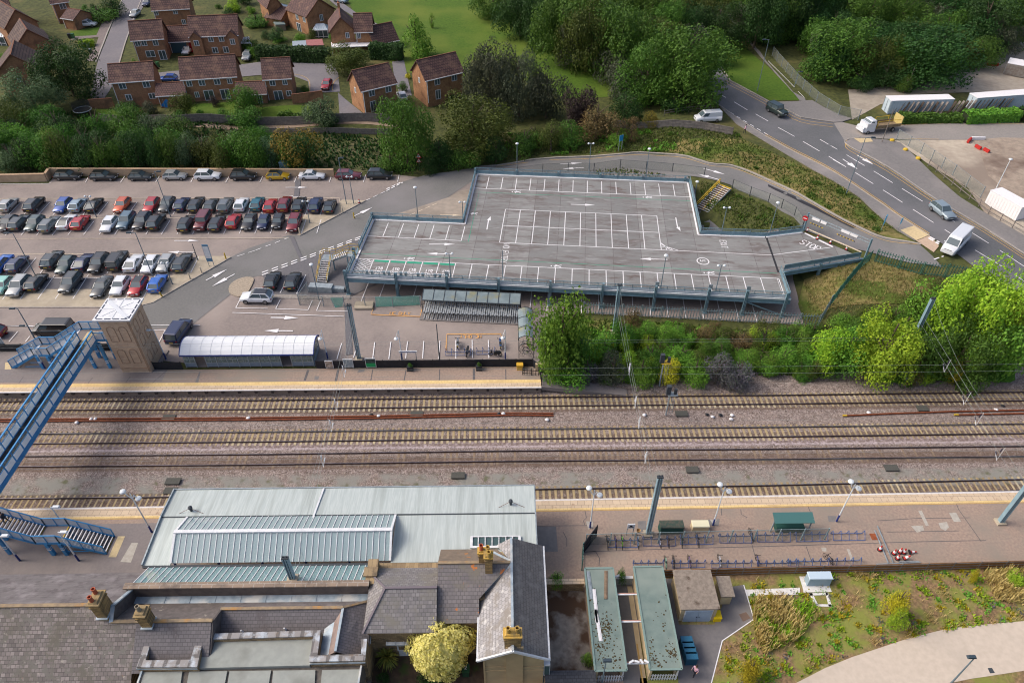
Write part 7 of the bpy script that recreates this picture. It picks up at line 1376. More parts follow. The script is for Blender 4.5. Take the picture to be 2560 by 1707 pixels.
TL=[('round','dark',172,222,84,74,'large dark green tree between the gabled houses and the estate road'),('round','pale',88,262,148,66,'large pale grey-green tree below the gabled houses at left'),('round','olive',30,320,212,62,'olive green tree at the left edge below the pale tree'),('round','mid',110,300,235,50),('bush','mid',8,350,265,50),('round','yellow',685,378,278,50,'yellowing round tree above the yellow car and white saloon'),('tall','mid',938,384,205,62,'tall mid-green tree with bare trunks behind the warning signs'),('round','olive',1090,352,192,92,'wide olive green tree between second detached house and the deck'),('bush','dark',1010,378,300,48),('bush','mid',1070,384,310,40),('bush','dark',1140,372,300,40),('bush','mid',1205,352,275,40),('bush','olive',1265,345,262,38),('bush','mid',900,392,340,32),('bush','dark',985,395,350,30),('round','grey',1128,262,82,62,'dark grey-green tree beside the second detached brick house'),('round','grey',1192,268,92,56,'dark grey-green tree second from the second detached house'),('round','grey',1255,272,132,46),('round','purple',1330,292,182,38,'dark purple tree on the park edge behind the deck'),('bush','brown',1368,318,208,50,'brown dry bushy tree behind the tall double lamp'),('bush','mid',1310,335,262,40),('bush','olive',1228,330,272,30),('bush','yellow',1492,290,246,26),('sparse','brown',1450,320,262,30),('bush','dark',1430,290,190,48),('bush','green',1415,335,290,26),('round','dark',1195,85,-60,62),('round','mid',1290,140,-40,74),('round','dark',1255,110,-60,60),('round','olive',1345,165,-20,66),('round','mid',1420,175,-10,80),('round','mid',1566,238,20,106,'huge round mid-green tree beside the main road bend'),('round','mid',1480,240,60,70),('round','grey',1432,235,128,42),('round','mid',1490,80,-60,70),('round','dark',1590,60,-70,60),('round','dark',1730,112,-60,58,'dark green tree left of the tall road lamp at the top'),('round','dark',1800,88,-90,66),('round','dark',1850,70,-90,70),('round','mid',1912,182,22,84,'mid-green tree behind the off-roader and leaning panel fence'),('round','dark',1985,70,-70,72),('round','dark',2050,60,-90,70),('round','dark',2118,190,42,104,'wide dark green tree behind the left white container'),('round','dark',2160,90,-60,80),('round','dark',2235,120,-40,76),('round','mid',2320,105,-50,64),('bush','dark',2025,200,120,50),('bush','dark',1975,205,150,36),('bush','mid',2075,215,165,26),('round','dark',2350,60,-60,50),('round','mid',1640,10,-70,50),('bush','dark',1545,255,205,34),('bush','dark',1350,155,90,30),('bush','dark',302,266,212,28,'round dark green bush before the left terrace house'),('bush','grey',346,264,222,20),('round','olive',427,268,203,26,'olive green small tree before the wide terrace house'),('bush','purple',494,244,213,14,'dark purple bush before the patio doors of the wide house'),('round','mid',566,262,185,34),('round','mid',570,300,240,36),('round','pale',745,290,218,42),('bush','mid',700,215,190,12),('bush','dark',755,295,262,20),('round','olive',805,166,90,54,'olive yellow round tree behind the first detached brick house'),('cone','green',958,126,22,40,'conical green tree at the edge of the park lawn'),('bush','dark',912,140,95,22),('bush','grey',883,262,204,28,'grey-green bush before the first detached brick house'),('bush','mid',925,212,180,14),('bush','gold',937,180,162,8),('bush','purple',982,182,150,10),('bush','dark',1040,235,205,24),('bush','green',1010,228,206,16),('bush','mid',590,60,22,34),('bush','dark',640,95,55,24),('bush','mid',575,120,70,22),('bush','olive',720,92,60,14),('bush','green',690,95,66,14),('bush','green',762,92,74,10),('bush','dark',560,10,-40,26),('bush','lime',540,30,-10,22),('bush','mid',230,48,0,46),('bush','dark',265,35,-20,34),('bush','mid',12,52,0,26),('bush','green',10,145,118,16),('bush','green',585,132,92,16),('sparse','green',993,66,26,9,'thin staked sapling alone on the park lawn'),('bush','mid',150,118,95,14),('bush','green',313,160,128,9),('bush','dark',640,130,108,22),('bush','dark',450,92,70,10),('round','green',1285,868,640,62,'tall bright green tree at the right end of the curved shelter'),('tall','green',1262,872,712,34),('bush','green',1300,885,790,52),('round','mid',1330,850,745,40)]
for e_ in TL:tree(*e_)
GE='shrubs on the railway bank below the deck'
for e_ in[('bush','bud',1345,882,800,38),('bush','grey',1405,880,790,42),('bush','green',1468,884,800,38),('bush','gold',1535,882,812,34),('bush','green',1590,882,800,38),('bush','bud',1640,886,790,42),('bush','bud',1690,890,800,40,'grey-purple flowering shrub at the end of the bank scrub'),('bush','green',1385,830,750,40),('bush','mid',1420,800,700,30),('bush','brown',1450,770,690,30),('bush','mid',1490,850,765,36),('bush','green',1520,800,728,30),('bush','green',1560,845,768,40),('bush','brown',1610,790,735,30),('bush','green',1580,790,740,26),('bush','mid',1650,835,765,36),('bush','brown',1700,800,745,34),('sparse','olive',1745,810,722,38),('bush','green',1740,850,800,28),('bush','green',1790,850,775,38),('bush','lime',1790,790,745,22),('bush','green',1830,800,745,30),('bush','green',1870,850,776,40),('bush','olive',1660,775,740,24),('bush','gold',1395,800,760,18),('bush','green',1550,780,740,30),('sparse','brown',1640,770,735,20),('bush','lime',1795,852,820,16,'small lime green shrub low on the bank'),('bush','mid',1838,876,846,18),('sparse','brown',2090,880,800,30)]:tree(*e_,**(dict(group=GE)if len(e_)<7 else{}))
for k in range(66):x=1370+8.2*k+rr.uniform(-8,8);yb=rr.choice((786,806,828,852,872))+rr.uniform(-6,6);tree('bush',rr.choice(['green','green','mid','lime','mid','olive','straw' if yb<800 else 'green']),x,yb,yb-rr.uniform(36,64),rr.uniform(20,36),group=GE)
for k in range(28):x=1925+10*k+rr.uniform(-8,8);yb=752+rr.uniform(-26,40);tree('bush',rr.choice(['green','mid','green','olive']),x,yb,yb-rr.uniform(40,60),rr.uniform(22,34),group='shrubs on the slope below the ramp')
for e_ in[('bush','green',1925,760,700,30),('bush','mid',1960,775,712,34),('bush','olive',1895,775,728,26),('bush','green',2000,760,700,30),('bush','mid',2045,745,692,30),('bush','green',1850,815,762,34),('bush','lime',1900,815,762,32),('round','lime',2005,868,688,78,'lime green tree above the grey trackside box'),('round','green',1930,850,742,52),('round','lime',1885,852,738,40),('round','mid',2085,862,740,64),('round','lime',2200,800,582,92,'tall bright lime green tree by the main road'),('round','green',2130,760,640,60),('round','lime',2260,780,620,74),('round','mid',2180,868,720,76),('round','green',2250,850,690,70),('bush','mid',2060,790,700,46),('bush','mid',1965,790,722,36),('bush','lime',2110,870,800,40),('bush','gold',2165,872,800,38),('bush','dark',2130,850,770,44),('bush','green',2290,800,690,44),('bush','olive',2090,720,640,30),('bush','olive',2140,690,630,34)]:tree(*e_)
for e_ in[('bush','gold',2045,1408,1332,26,'upright golden yellow shrub in the middle of the wild garden'),('bush','lime',2055,1440,1390,26,'lime green shrub right below the upright golden one'),('bush','gold',1716,1556,1494,30,'round golden yellow bush near the bottom of the wild garden'),('bush','gold',2228,1334,1298,11,'small golden shrub at the wooden fence'),('bush','lime',2330,1345,1300,24,'lime shrub at the right edge by the fence'),('bush','green',1345,1530,1488,17,'green shrub in the mossy yard corner'),('bush','green',1278,1345,1300,20,'rose bush with pale blooms beside the station house'),('bush','dark',970,1568,1545,20,'low dark shrub under the variegated tree, left'),('bush','dark',1000,1572,1545,26,'low dark shrub under the variegated tree, right'),('bush','dark',880,1565,1540,18,'low dark shrub below the palm'),('bush','mid',870,1490,1462,14,'green shrub behind the spiky palm'),('bush','gold',1765,1380,1355,8,'tiny yellow-green shrub above the white path pad'),('bush','mid',1425,1340,1290,12,'narrow green shrub beside the square hut')]:tree(*e_,zb=1.0)
for k in range(30):x,yb=rr.choice([(rr.uniform(575,700),rr.uniform(60,112)),(rr.uniform(500,600),rr.uniform(10,50)),(rr.uniform(0,60),rr.uniform(60,200)),(rr.uniform(190,265),rr.uniform(20,60)),(rr.uniform(250,700),rr.uniform(262,285))]);tree('bush',rr.choice(['mid','dark','green','olive','mid']),x,yb,yb-rr.uniform(14,30),rr.uniform(9,20),group='garden shrubs of the brick houses')
GW='woodland trees at the top of the picture'
for y0_,(xa_,xb_)in((40,(1130,1640)),(75,(1185,1640)),(110,(1235,1640)),(150,(1310,1640)),(190,(1400,1620)),(222,(1480,1600)),(30,(1690,2352)),(60,(1700,2352)),(92,(1715,2352)),(125,(1860,2330)),(155,(1880,2250)),(185,(1890,2200))):
 x=xa_+rr.uniform(0,20)
 while x<xb_:
  hw_=rr.uniform(36,60);tree('round' if rr.random()<.75 else 'tall',rr.choice(['dark','dark','mid','mid','olive','grey']),x,y0_,y0_-rr.uniform(85,125),hw_,group=GW);x+=hw_*1.25
def dense(nm,lab,x,y,zc,r3,n,sp,sz,seed):
 rr=random.Random(seed);b=MB()
 for _ in range(n):
  u=rr.uniform(-1,1);a_=rr.uniform(0,6.283);s_=math.sqrt(1-u*u);nrm=Vector((s_*math.cos(a_),s_*math.sin(a_),u));bp_=1+.13*math.sin(3*a_+2*u)+.08*math.sin(9*a_+3)*math.sin(8*u+1);p=Vector((nrm.x*r3[0],nrm.y*r3[1],nrm.z*r3[2]))*bp_*rr.uniform(.86,1.03)+Vector((0,0,zc))
  nn=(nrm+Vector((rr.gauss(0,.28),rr.gauss(0,.28),rr.gauss(.3,.25)))).normalized();t1=nn.cross(Vector((rr.random(),rr.random(),rr.random()))).normalized();t2=nn.cross(t1);e_=sz*rr.uniform(.6,1.2);b.add([p+t1*e_,p+t2*e_*.6,p-t1*e_,p-t2*e_*.6],[(0,1,2,3)])
 t_=thing(nm,lab,'tree',(x,y,1.0));ic=MB();ic.lathe([(r3[0]*.8*math.sin(math.pi*k/10)+.01,-r3[2]*.8*math.cos(math.pi*k/10))for k in range(11)],16,(0,0,zc));b.add(ic.v,ic.f);b.obj('crown',SP[sp],t_);mb=MB();mb.tube([(0,0,-.1),(.1,0,1.5),(0,.1,zc)],[.22,.16,.1],8);mb.obj('trunk',M_bark,t_)
q_=g('h',732,1225,3.6);dense('tree','big round cream and yellow variegated tree in the station house garden',q_.x,q_.y,2.6,(2.9,2.5,2.5),9500,'cream',.13,4)
q_=g('h',245,1325,2.0);t_=thing('palm','spiky green cordyline palm beside the white porch','palm',(q_.x,q_.y,1.0));mb=MB();mb.tube([(0,0,0),(0,0,1.0)],[.12,.09],8);mb.obj('trunk',M_bark,t_);b=MB();rr=random.Random(2)
for k in range(150):
 a_=rr.uniform(0,6.283);el=rr.uniform(-.5,1.4);d=Vector((math.cos(a_)*math.cos(el),math.sin(a_)*math.cos(el),math.sin(el)));s_=Vector((-math.sin(a_),math.cos(a_),0));L_=rr.uniform(.9,1.35);p0=Vector((0,0,1.0));p1=p0+d*L_*.6;p2=p0+d*L_-Vector((0,0,.22*L_));b.add([p0-s_*.02,p0+s_*.02,p1+s_*.045,p1-s_*.045,p2],[(0,1,2,3),(3,2,4)])
b.obj('frond',leafmat('palm_leaf',G_(130,150,70),G_(96,122,56),G_(190,170,80)),t_)
def hedge(lab,a_,b_,w_,h_,sp,z=None,n=2600):
 a_,b_=Vector(a_),Vector(b_);d=b_-a_;L_=d.length;rr=random.Random(int(L_*10));m_=MB()
 for _ in range(n):
  f=rr.choice((0,1,1,2,2));x=rr.uniform(0,L_);
  if f==0:p=Vector((x,rr.choice((-w_/2,w_/2)),rr.uniform(0,h_)));nn=Vector((0,1 if p.y>0 else-1,.3))
  elif f==1:p=Vector((x,rr.uniform(-w_/2,w_/2),h_));nn=Vector((0,0,1))
  else:p=Vector((x,-w_/2,rr.uniform(0,h_)));nn=Vector((0,-1,.3))
  p+=Vector((rr.gauss(0,.08),rr.gauss(0,.1),rr.gauss(0,.1)+.15*math.sin(x*1.3)));nn=(nn+Vector((rr.gauss(0,.45),rr.gauss(0,.45),rr.gauss(0,.45)))).normalized();t1=nn.cross(Vector((rr.random(),rr.random(),rr.random()))).normalized();t2=nn.cross(t1);e_=rr.uniform(.16,.34);m_.add([p+t1*e_,p+t2*e_*.6,p-t1*e_,p-t2*e_*.6],[(0,1,2,3)])
 t_=thing('hedge',lab,'hedge',tuple(a_),math.atan2(d.y,d.x));m_.obj('foliage',SP[sp],t_);mb=MB();mb.bx(.2,L_-.2,-w_/2+.25,w_/2-.25,-.3,h_-.25);mb.obj('stems',mat('hedge_core',lin(48,58,34),lin(36,46,28),3,.95),t_)
hedge('long tall dark hedge behind the turning area, below the sheds',g('B',30,545),g('B',690,560),3.0,3.0,'dark',n=4200);hedge('dark hedge behind the olive tree by the low garage',g('B',1050,530),g('B',1350,540),2.4,3.2,'dark')
hedge('clipped bright green hedge by the estate road at left',g('A',735,430),g('A',860,415),1.6,1.2,'lime',n=1200);hedge('low dark hedge along the garden side of the wooden fence',g('B',220,1110),g('B',480,1100),1.2,1.6,'mid',n=1400)
hedge('clipped hedge right of the truck, before the left container',g('D',1165,1115),g('D',1740,1105),2.2,1.5,'mid',n=2600);hedge('clipped hedge before the right container',g('D',1770,1115),g('D',2250,1090),2.4,1.9,'green',n=2400);hedge('short dark hedge at the right edge beyond the other hedges',g('D',2290,1100),g('D',2500,1080),2.4,2.2,'dark',n=1200)
def inpoly(x,y,P_):
 r_=False;n=len(P_)
 for i_ in range(n):
  x1,y1,x2,y2=P_[i_].x,P_[i_].y,P_[i_-1].x,P_[i_-1].y
  if(y1>y)!=(y2>y)and x<(x2-x1)*(y-y1)/(y2-y1)+x1:r_=not r_
 return r_
def cover(nm,polys,n,sp,sz,tall,seed,z=None,clump=0):
 rr=random.Random(seed);b=MB()
 for P_ in polys:
  xs=[p.x for p in P_];ys=[p.y for p in P_];A_=abs(sum(P_[i_].x*P_[i_-1].y-P_[i_-1].x*P_[i_].y for i_ in range(len(P_))))/2;pts=[]
  cl=[(rr.uniform(min(xs),max(xs)),rr.uniform(min(ys),max(ys)),rr.uniform(.12,.7)if sz>.25 else rr.uniform(.08,.32))for _ in range(clump)]
  m_=int(n*A_)
  while len(pts)<m_:
   if clump:c_=rr.choice(cl);x,y=rr.gauss(c_[0],c_[2]),rr.gauss(c_[1],c_[2]);m_-=.05
   else:x,y=rr.uniform(min(xs),max(xs)),rr.uniform(min(ys),max(ys))
   if inpoly(x,y,P_):pts.append((x,y))
  hz=hts([p[0]for p in pts],[p[1]for p in pts])if z is None else[z]*len(pts)
  for(x,y),h_ in zip(pts,hz):
   a_=rr.uniform(0,6.283);d=Vector((math.cos(a_),math.sin(a_),0));s_=Vector((-d.y,d.x,0));e_=sz*rr.uniform(.5,1.3);p=Vector((x,y,h_));tp=p+d*e_*rr.uniform(.2,.7)+Vector((0,0,e_*tall));k_=.35 if tall<1 else .09;b.add([p-s_*e_*k_,p+s_*e_*k_,tp+s_*e_*k_*.4,tp-s_*e_*k_*.4],[(0,1,2,3)])
 return tag(b.obj(nm,SP[sp]),kind='stuff')
tri=[g('S',*p)for p in[(1745,452),(1810,470),(1830,478),(1910,512),(1990,560),(2004,574),(1920,586),(1850,585),(1800,545),(1760,515)]];verge=[g('S',*p)for p in[(1600,370),(1700,320),(1840,330),(1860,350),(1990,408),(2150,500),(2230,570),(2200,585),(2140,560),(2030,500),(1920,444),(1830,408),(1775,402),(1690,384)]]
bank=[g('S',*p)for p in[(2010,705),(2090,668),(2185,650),(2280,670),(2360,700),(2330,770),(2200,780),(2080,790),(2020,805)]];slope=[g('S',*p)for p in[(1380,800),(1600,800),(1900,830),(2050,820),(2330,780),(2520,880),(2300,930),(1900,945),(1500,950),(1380,930)]]
mid=[g('S',*p)for p in[(1470,428),(1550,422),(1670,438),(1640,445),(1500,442)]];belt=[g('S',*p)for p in[(-20,270),(300,300),(760,330),(950,345),(1150,360),(1180,400),(1000,432),(780,415),(140,412),(-20,430)]];bank2=[g('S',*p)for p in[(1180,340),(1700,300),(1690,375),(1540,380),(1440,386),(1200,405)]]
gard=[g('S',*p,1.0)for p in[(1880,1450),(2060,1430),(2560,1412),(2560,1550),(2440,1565),(2300,1590),(2160,1625),(2040,1672),(1980,1707),(1790,1740),(1800,1640),(1885,1540),(1870,1500)]]
cover('grass',[tri,mid,bank2],16,'olive',.3,.9,1);cover('dry_grass',[bank],14,'brown',.34,1.1,2);cover('grass',[bank],12,'olive',.34,1.1,18);cover('dry_grass',[bank],3,'straw',.3,1.1,14);cover('dry_grass',[verge],2,'straw',.28,1.1,15,clump=24);cover('grass',[verge],14,'olive',.3,.9,16);cover('grass',[tri,verge],7,'mid',.3,.7,3,clump=30);cover('undergrowth',[slope],10,'olive',.42,.8,4);cover('undergrowth',[slope,bank2],7,'green',.42,.8,5,clump=60);cover('undergrowth',[belt],6,'dark',.6,.8,6)
cover('bedding_plants',[gard],20,'lime',.24,.8,7,1.0,150);cover('bedding_plants',[gard],18,'green',.22,.7,8,1.0,170);cover('dry_stems',[gard],9,'straw',.34,1.1,9,1.0,60);cover('bedding_plants',[gard],14,'gold',.22,.8,10,1.0,110);cover('bedding_plants',[gard],4,'bud',.2,.7,17,1.0,60)
wild=[g('S',*p,1.0)for p in[(1885,1495),(2030,1500),(2050,1540),(1990,1600),(1900,1640),(1880,1560)]];wild2=[g('S',*p,1.0)for p in[(2450,1430),(2560,1425),(2560,1520),(2490,1500)]];cover('tall_grass',[wild,wild2],130,'straw',.55,1.5,12,1.0,36);cover('tall_grass',[wild],70,'lime',.45,1.3,13,1.0,20)
# garden and paths beside the sheds
def flat(nm,reg,pts,z,m_,th=.03):mb=MB();mb.prism([tuple(g(reg,x,y,z))[:2]for x,y in pts],z-th,z);return tag(mb.obj(nm,m_),kind='structure')
flat('garden_mulch','S',[(1655,1433),(2060,1428),(2760,1408),(2760,1800),(1600,1800),(1600,1450)],1.03,mat('mulch',lin(158,130,96),lin(116,96,70),3.5,.95,c3=lin(132,136,66),s3=.5,lo3=.42,hi3=.6,bump=.5))
flat('tarmac_path','O',[(1290,690),(1345,690),(1400,1075),(1700,1075),(1830,760),(1945,742),(1975,840),(2030,1030),(1765,1212),(1665,1600),(1400,1600),(1380,1300),(1300,900)],1.05,mat('path_tarmac',lin(124,120,120),lin(114,111,112),3,.9,c3=lin(136,131,128),s3=.3))
flat('concrete_path','Q',[(100,1640),(230,1568),(480,1440),(700,1350),(850,1300),(1000,1250),(1150,1200),(1300,1160),(1430,1128),(1550,1105),(1850,1072),(2500,1015),(2500,1425),(2149,1462),(1850,1508),(1700,1530),(1480,1575),(1300,1640)],1.06,mat('pale_path',lin(206,192,176),lin(196,182,166),2,.9,c3=lin(184,172,158),s3=.15))
flat('white_path','S',[(1864,1473),(1920,1471),(2000,1468),(2000,1486),(1920,1486),(1868,1489)],1.07,mat('white_slab',lin(228,226,222),lin(210,208,204),2,.9))
flat('white_path','Q',[(262,672),(480,665),(536,800),(300,806),(290,760)],1.08,MATS['white_slab'])
for q_ in([(345,812),(500,806),(507,826),(352,832)],[(345,812),(372,812),(425,915),(392,905)],[(482,806),(505,806),(535,925),(510,925)],[(392,905),(535,905),(535,927),(425,922)]):flat('white_path','Q',q_,1.075,MATS['white_slab'])
flat('rusty_plate','Q',[(850,312),(900,310),(940,365),(875,366)],1.02,mat('rust',lin(164,92,54),lin(132,74,50),3,.8));flat('rusty_plate','O',[(1905,990),(1965,970),(2003,1020),(1940,1050)],1.065,MATS['path_tarmac']if 0 else mat('brown_cover',lin(120,100,88),None,1,.8));flat('drain_cover','Q',[(1845,1440),(1880,1438),(1905,1480),(1865,1483)],1.075,M_darkg)
def edging(reg,pts,z,w_,m_):mb=Marks(.004,z);mb.line([g(reg,x,y,z)for x,y in pts],w_);tag(mb.obj('path_edging',m_),kind='structure')
edging('O',[(1945,742),(1975,840),(2030,1030),(1765,1212),(1665,1600)],1.06,.09,M_white)
# fences
def fence(lab,pts,h_,style,m_,sp=2.5,zb=None,pm=None,name='fence'):
 P_=[Vector((p[0],p[1],0))for p in pts];zf=(lambda p:hgt(p.x,p.y))if zb is None else(lambda p:zb);t_=thing(name,lab,'fence',(P_[0].x,P_[0].y,zf(P_[0])));pan=MB();rl=MB();po=None;O_=t_.location
 for k in range(len(P_)-1):
  L_=(P_[k+1]-P_[k]).length;n=max(1,round(L_/sp))
  for q_ in range(n+(k==len(P_)-2)):
   a_=P_[k].lerp(P_[k+1],q_/n);a_.z=zf(a_)
   if po is None:mb=MB();mb.box((0,0,h_/2),(.1,.1,h_+.15));po=mb.obj('post',pm or m_,t_);o=po
   else:o=po.copy();COL.objects.link(o)
   o.location=a_-O_
   if q_==n:continue
   b_=P_[k].lerp(P_[k+1],(q_+1)/n);b_.z=zf(b_);up=Vector((0,0,1))
   if style=='pale':
    m=max(2,int((b_-a_).length/.36))
    for j in range(m):c_=a_.lerp(b_,(j+.5)/m);pan.bar(c_,c_+up*h_,.09,.03)
    for z_ in(.3,h_-.35):rl.bar(a_+up*z_,b_+up*z_,.05,.07)
   elif style=='board':
    pan.bar(a_+up*h_/2,b_+up*h_/2,.05,h_)
    for z_ in(.25,h_*.55,h_-.1):rl.bar(a_+up*z_,b_+up*z_,.13,.08)
   elif style=='mesh':
    pan.bar(a_+up*h_/2,b_+up*h_/2,.012,h_-.05);rl.bar(a_+up*h_,b_+up*h_,.03)
   else:
    for z_ in(.5,h_-.1):rl.bar(a_+up*z_,b_+up*z_,.05,.12)
 if pan.v:W(pan,'panel',m_ if style!='mesh' else M_fmesh,t_)
 if rl.v:W(rl,'rail',pm or m_,t_)
 return t_
M_fmesh=glassmat('fence_mesh',lin(150,156,148),.18,.6);M_blk=mat('black_fence',lin(46,48,54),lin(36,38,44),2,.6);M_grn=mat('green_palisade',lin(64,116,104),None,1,.5);M_pal=mat('grey_palisade',lin(136,156,160),None,1,.5);M_wood=mat('brown_boards',lin(150,106,62),lin(124,86,52),3,.9,st=(4,4,.5));M_oldw=mat('grey_boards',lin(140,132,126),lin(114,108,104),2,.9)
fence('black boarded fence along the back of the far platform, beyond the shelter',[(-24.0,66.45),(3.5,66.45),(4.4,65.3)],1.25,'board',M_blk,2.1,1.0);fence('black boarded fence between lift tower and barrel-roofed shelter',[(-44.6,66.5),(-41.1,66.5)],1.2,'board',M_blk,1.2,1.0);fence('black boarded fence behind the footbridge stairs',[(-90,70.3),(-48.5,70.2)],1.2,'board',M_blk,2.1,1.0)
fence('black railing at the end of the far platform',[(2.2,64.9),(4.4,64.75),(4.5,63.0)],1.1,'pale',M_blk,1.2,1.0)
fence('grey-green palisade fence in front of the deck',[g('S',*p)for p in[(1458,784),(1700,797),(2045,815),(2072,768)]],2.0,'pale',M_pal);fence('tall dark green palisade fence climbing to the height barrier',[g('S',*p)for p in[(2075,765),(2110,720),(2150,672),(2172,654)]],1.9,'pale',M_grn,2);fence('green palisade fence along the loop road mouth, by the lime tree',[g('S',*p)for p in[(2185,655),(2245,672),(2300,688),(2420,700)]],2.2,'pale',M_grn)
fence('brown boarded fence with concrete posts between cycle racks and wild garden',[g('S',*p,1.0)for p in[(1655,1442),(1920,1434),(2180,1429),(2700,1414)]],1.25,'board',M_wood,2.6,1.0,M_oldw)
fence('grey mesh fence along the back of the cycle racks',[(7.9,40.15),(20,40.35),(32,40.5)],1.9,'mesh',M_pal,2.4,1.0);fence('dark boarded gate standing open at the left of the cycle racks',[g('O',590,490,1),g('O',705,340,1)],1.9,'board',M_blk,2.2,1.0);fence('teal mesh fence from the gate to the mossy shed',[g('O',585,620,1),g('O',590,490,1)],2.0,'pale',mat('teal_fence',lin(90,130,124),None,1,.6),2,1.0)
fence('long grey boarded fence at the bottom of the terrace gardens',[g('S',*p)for p in[(255,305),(440,310),(600,312),(680,314),(860,305),(980,308)]],1.8,'board',M_oldw);fence('grey boarded fence below the sandy footpath',[g('S',*p)for p in[(660,333),(820,334),(980,336)]],1.2,'board',M_oldw);fence('grey boarded fence beside the lane of the white van',[g('S',*p)for p in[(1535,318),(1680,318),(1760,325),(1830,338)]],1.5,'board',M_oldw);fence('wooden post and rail fence beyond the white van',[g('S',*p)for p in[(1660,290),(1780,274)]],1.1,'rail',M_oldw)
fence('leaning mesh panel fence at the compound corner',[g('S',*p)for p in[(1930,140),(1990,210),(2040,255),(2095,290),(2145,300)]],2.0,'mesh',M_galv,3.5);fence('metal rail fence along the compound pavement',[g('S',*p)for p in[(2320,415),(2400,480),(2470,535),(2560,590)]],1.2,'rail',M_oldw);fence('mesh fence between pavement and gravel compound',[g('S',*p)for p in[(2240,350),(2300,385),(2380,440),(2450,495)]],2.0,'mesh',M_galv,3)
fence('thin mesh fence on dark posts along the inside of the loop road',[g('S',*p)for p in[(1230,440),(1420,428),(1550,420),(1680,430),(1760,440)]],1.6,'mesh',M_darkg,4);fence('thin mesh fence along the triangle of wild grass',[g('S',*p)for p in[(1830,470),(1920,506),(1985,540),(2005,570)]],1.6,'mesh',M_darkg,3);fence('site fence with yellow feet round the steel staircase',[g('F',*p,.9)for p in[(480,1210),(400,1320),(620,1335),(1000,1345),(1500,1335)]],1.8,'mesh',M_galv,3.2,.9)
t_=thing('timber_screen','row of upright dark timbers leaning before the white containers','screen',tuple(g('D',1080,1030)))
for a_,b_,n in(((1085,1040),(1610,1040),12),((1640,1035),(2190,1000),15)):
 for k in range(n):p0=g('D',a_[0]+(b_[0]-a_[0])*k/n,a_[1]+(b_[1]-a_[1])*k/n);mb=MB();mb.bar(p0,p0+Vector((.9,.3,2.3)),.45,.12);W(mb,'timber',M_oldw if k%3 else mat('dark_timber',lin(84,72,64),lin(64,56,50),2,.9),t_)
# lamps and poles
M_lampw=mat('lamp_white',lin(222,228,232),None,1,.4);M_lampg=mat('lamp_grey',lin(120,136,146),lin(104,120,130),2,.5);M_ldark=mat('lamp_dark',lin(60,74,84),None,1,.5)
def pole(lab,base,top,kind,m_=None,zb=None,group=None,name='lamp_post',cat='street lamp',dx=-.9,foot=None):
 q_=g(*base,zb)if zb is not None else g(*base);py=src(*top)[1];lo,hi=.5,16
 for _ in range(30):
  m=(lo+hi)/2
  if proj((q_.x,q_.y,q_.z+m))[1]>py:lo=m
  else:hi=m
 h_=lo;m_=m_ or M_lampg;t_=thing(name,lab,cat,tuple(q_),0,group);mb=MB();mb.tube([(0,0,-.1),(0,0,h_*.3),(0,0,h_)],[.085,.07,.05],8);mb.obj('pole',m_,t_)
 if foot:mb=MB();mb.tube([(0,0,0),(0,0,1.1)],[.1,.09],8);mb.obj('foot',foot,t_)
 def dome(x,z,r_=.3):mb=MB();mb.lathe([(.06,-.05),(r_,0),(r_*.85,.12),(.1,.2)],14,(x,0,z));mb.obj('lantern',M_lampw,t_)
 if kind=='dome':dome(0,h_,.3)
 elif kind=='twin':
  for s_,zz in((-1,.35),(1,-.75)):mb=MB();mb.tube([(0,0,h_-.8),(s_*.25,s_*-.6 if 0 else 0,h_-.3+.1*s_),(s_*.55,0,h_+zz)],.045,6);mb.obj('arm',m_,t_);dome(s_*.55,h_+zz)
 elif kind=='hook':mb=MB();mb.tube([(0,0,h_),(dx*.5,0,h_-.5),(dx,0,h_-1.3)],.05,6);mb.obj('arm',m_,t_);dome(dx,h_-1.4)
 elif kind=='road':mb=MB();mb.tube([(0,0,h_-.1),(dx*.7,0,h_+.05)],.04,6);mb.obj('arm',m_,t_);mb=MB();mb.box((dx,0,h_),(.75,.3,.16),0,(.8,.8));mb.obj('lantern',M_ldark if m_ is M_lampg else M_lampw,t_)
 elif kind=='cctv':
  for s_ in(-1,1):mb=MB();mb.bar((0,0,h_-.1),(s_*.4,0,h_-.1),.05);mb.lathe([(.16,0),(.2,.12),(.12,.25)],10,(s_*.42,0,h_-.2));mb.obj('camera',M_lampw,t_)
 return t_
for lab,b_,t2,k,dx in[('tall leaning-arm lamp left in the fourth row of cars',('E',325,1055),('E',122,665),'road',-.9),('tall lamp beside the white hatchback in the fourth row',('E',1395,1062),('E',1228,662),'road',-.9),('tall lamp on the concrete base right of the orange hatchback',('E',1555,515),('E',1420,105),'road',.7),('camera column with four white heads in the second row',('E',880,520),('E',785,328),'cctv',0),('camera column beside the bright blue hatchback',('E',1573,1132),('E',1503,935),'cctv',0),('tall lamp on the upper concrete island, left one',('F',825,402),('B',765,1440),'road',.5),('slim camera pole on the upper concrete island, right one',('F',890,397),('F',868,150),'cctv',0),('camera column at the right end of the second row',('F',492,577),('F',445,372),'cctv',0),('lamp with dome head left of the deck on the loop road island',('F',1480,555),('F',1440,252),'dome',0),('pole with round speed sign at the inner deck corner',('F',1890,578),('F',1880,380),'cctv',0),('short lamp beside the big black van',('c',490,378),('c',392,190),'road',-.7),('lamp rising above the big black van',('I',300,160),('E',612,1352),'road',-.7),('lamp left of the steel staircase',('F',575,1275),('F',492,955),'dome',0)]:pole(lab,b_,t2,k,zb=.93,dx=dx)
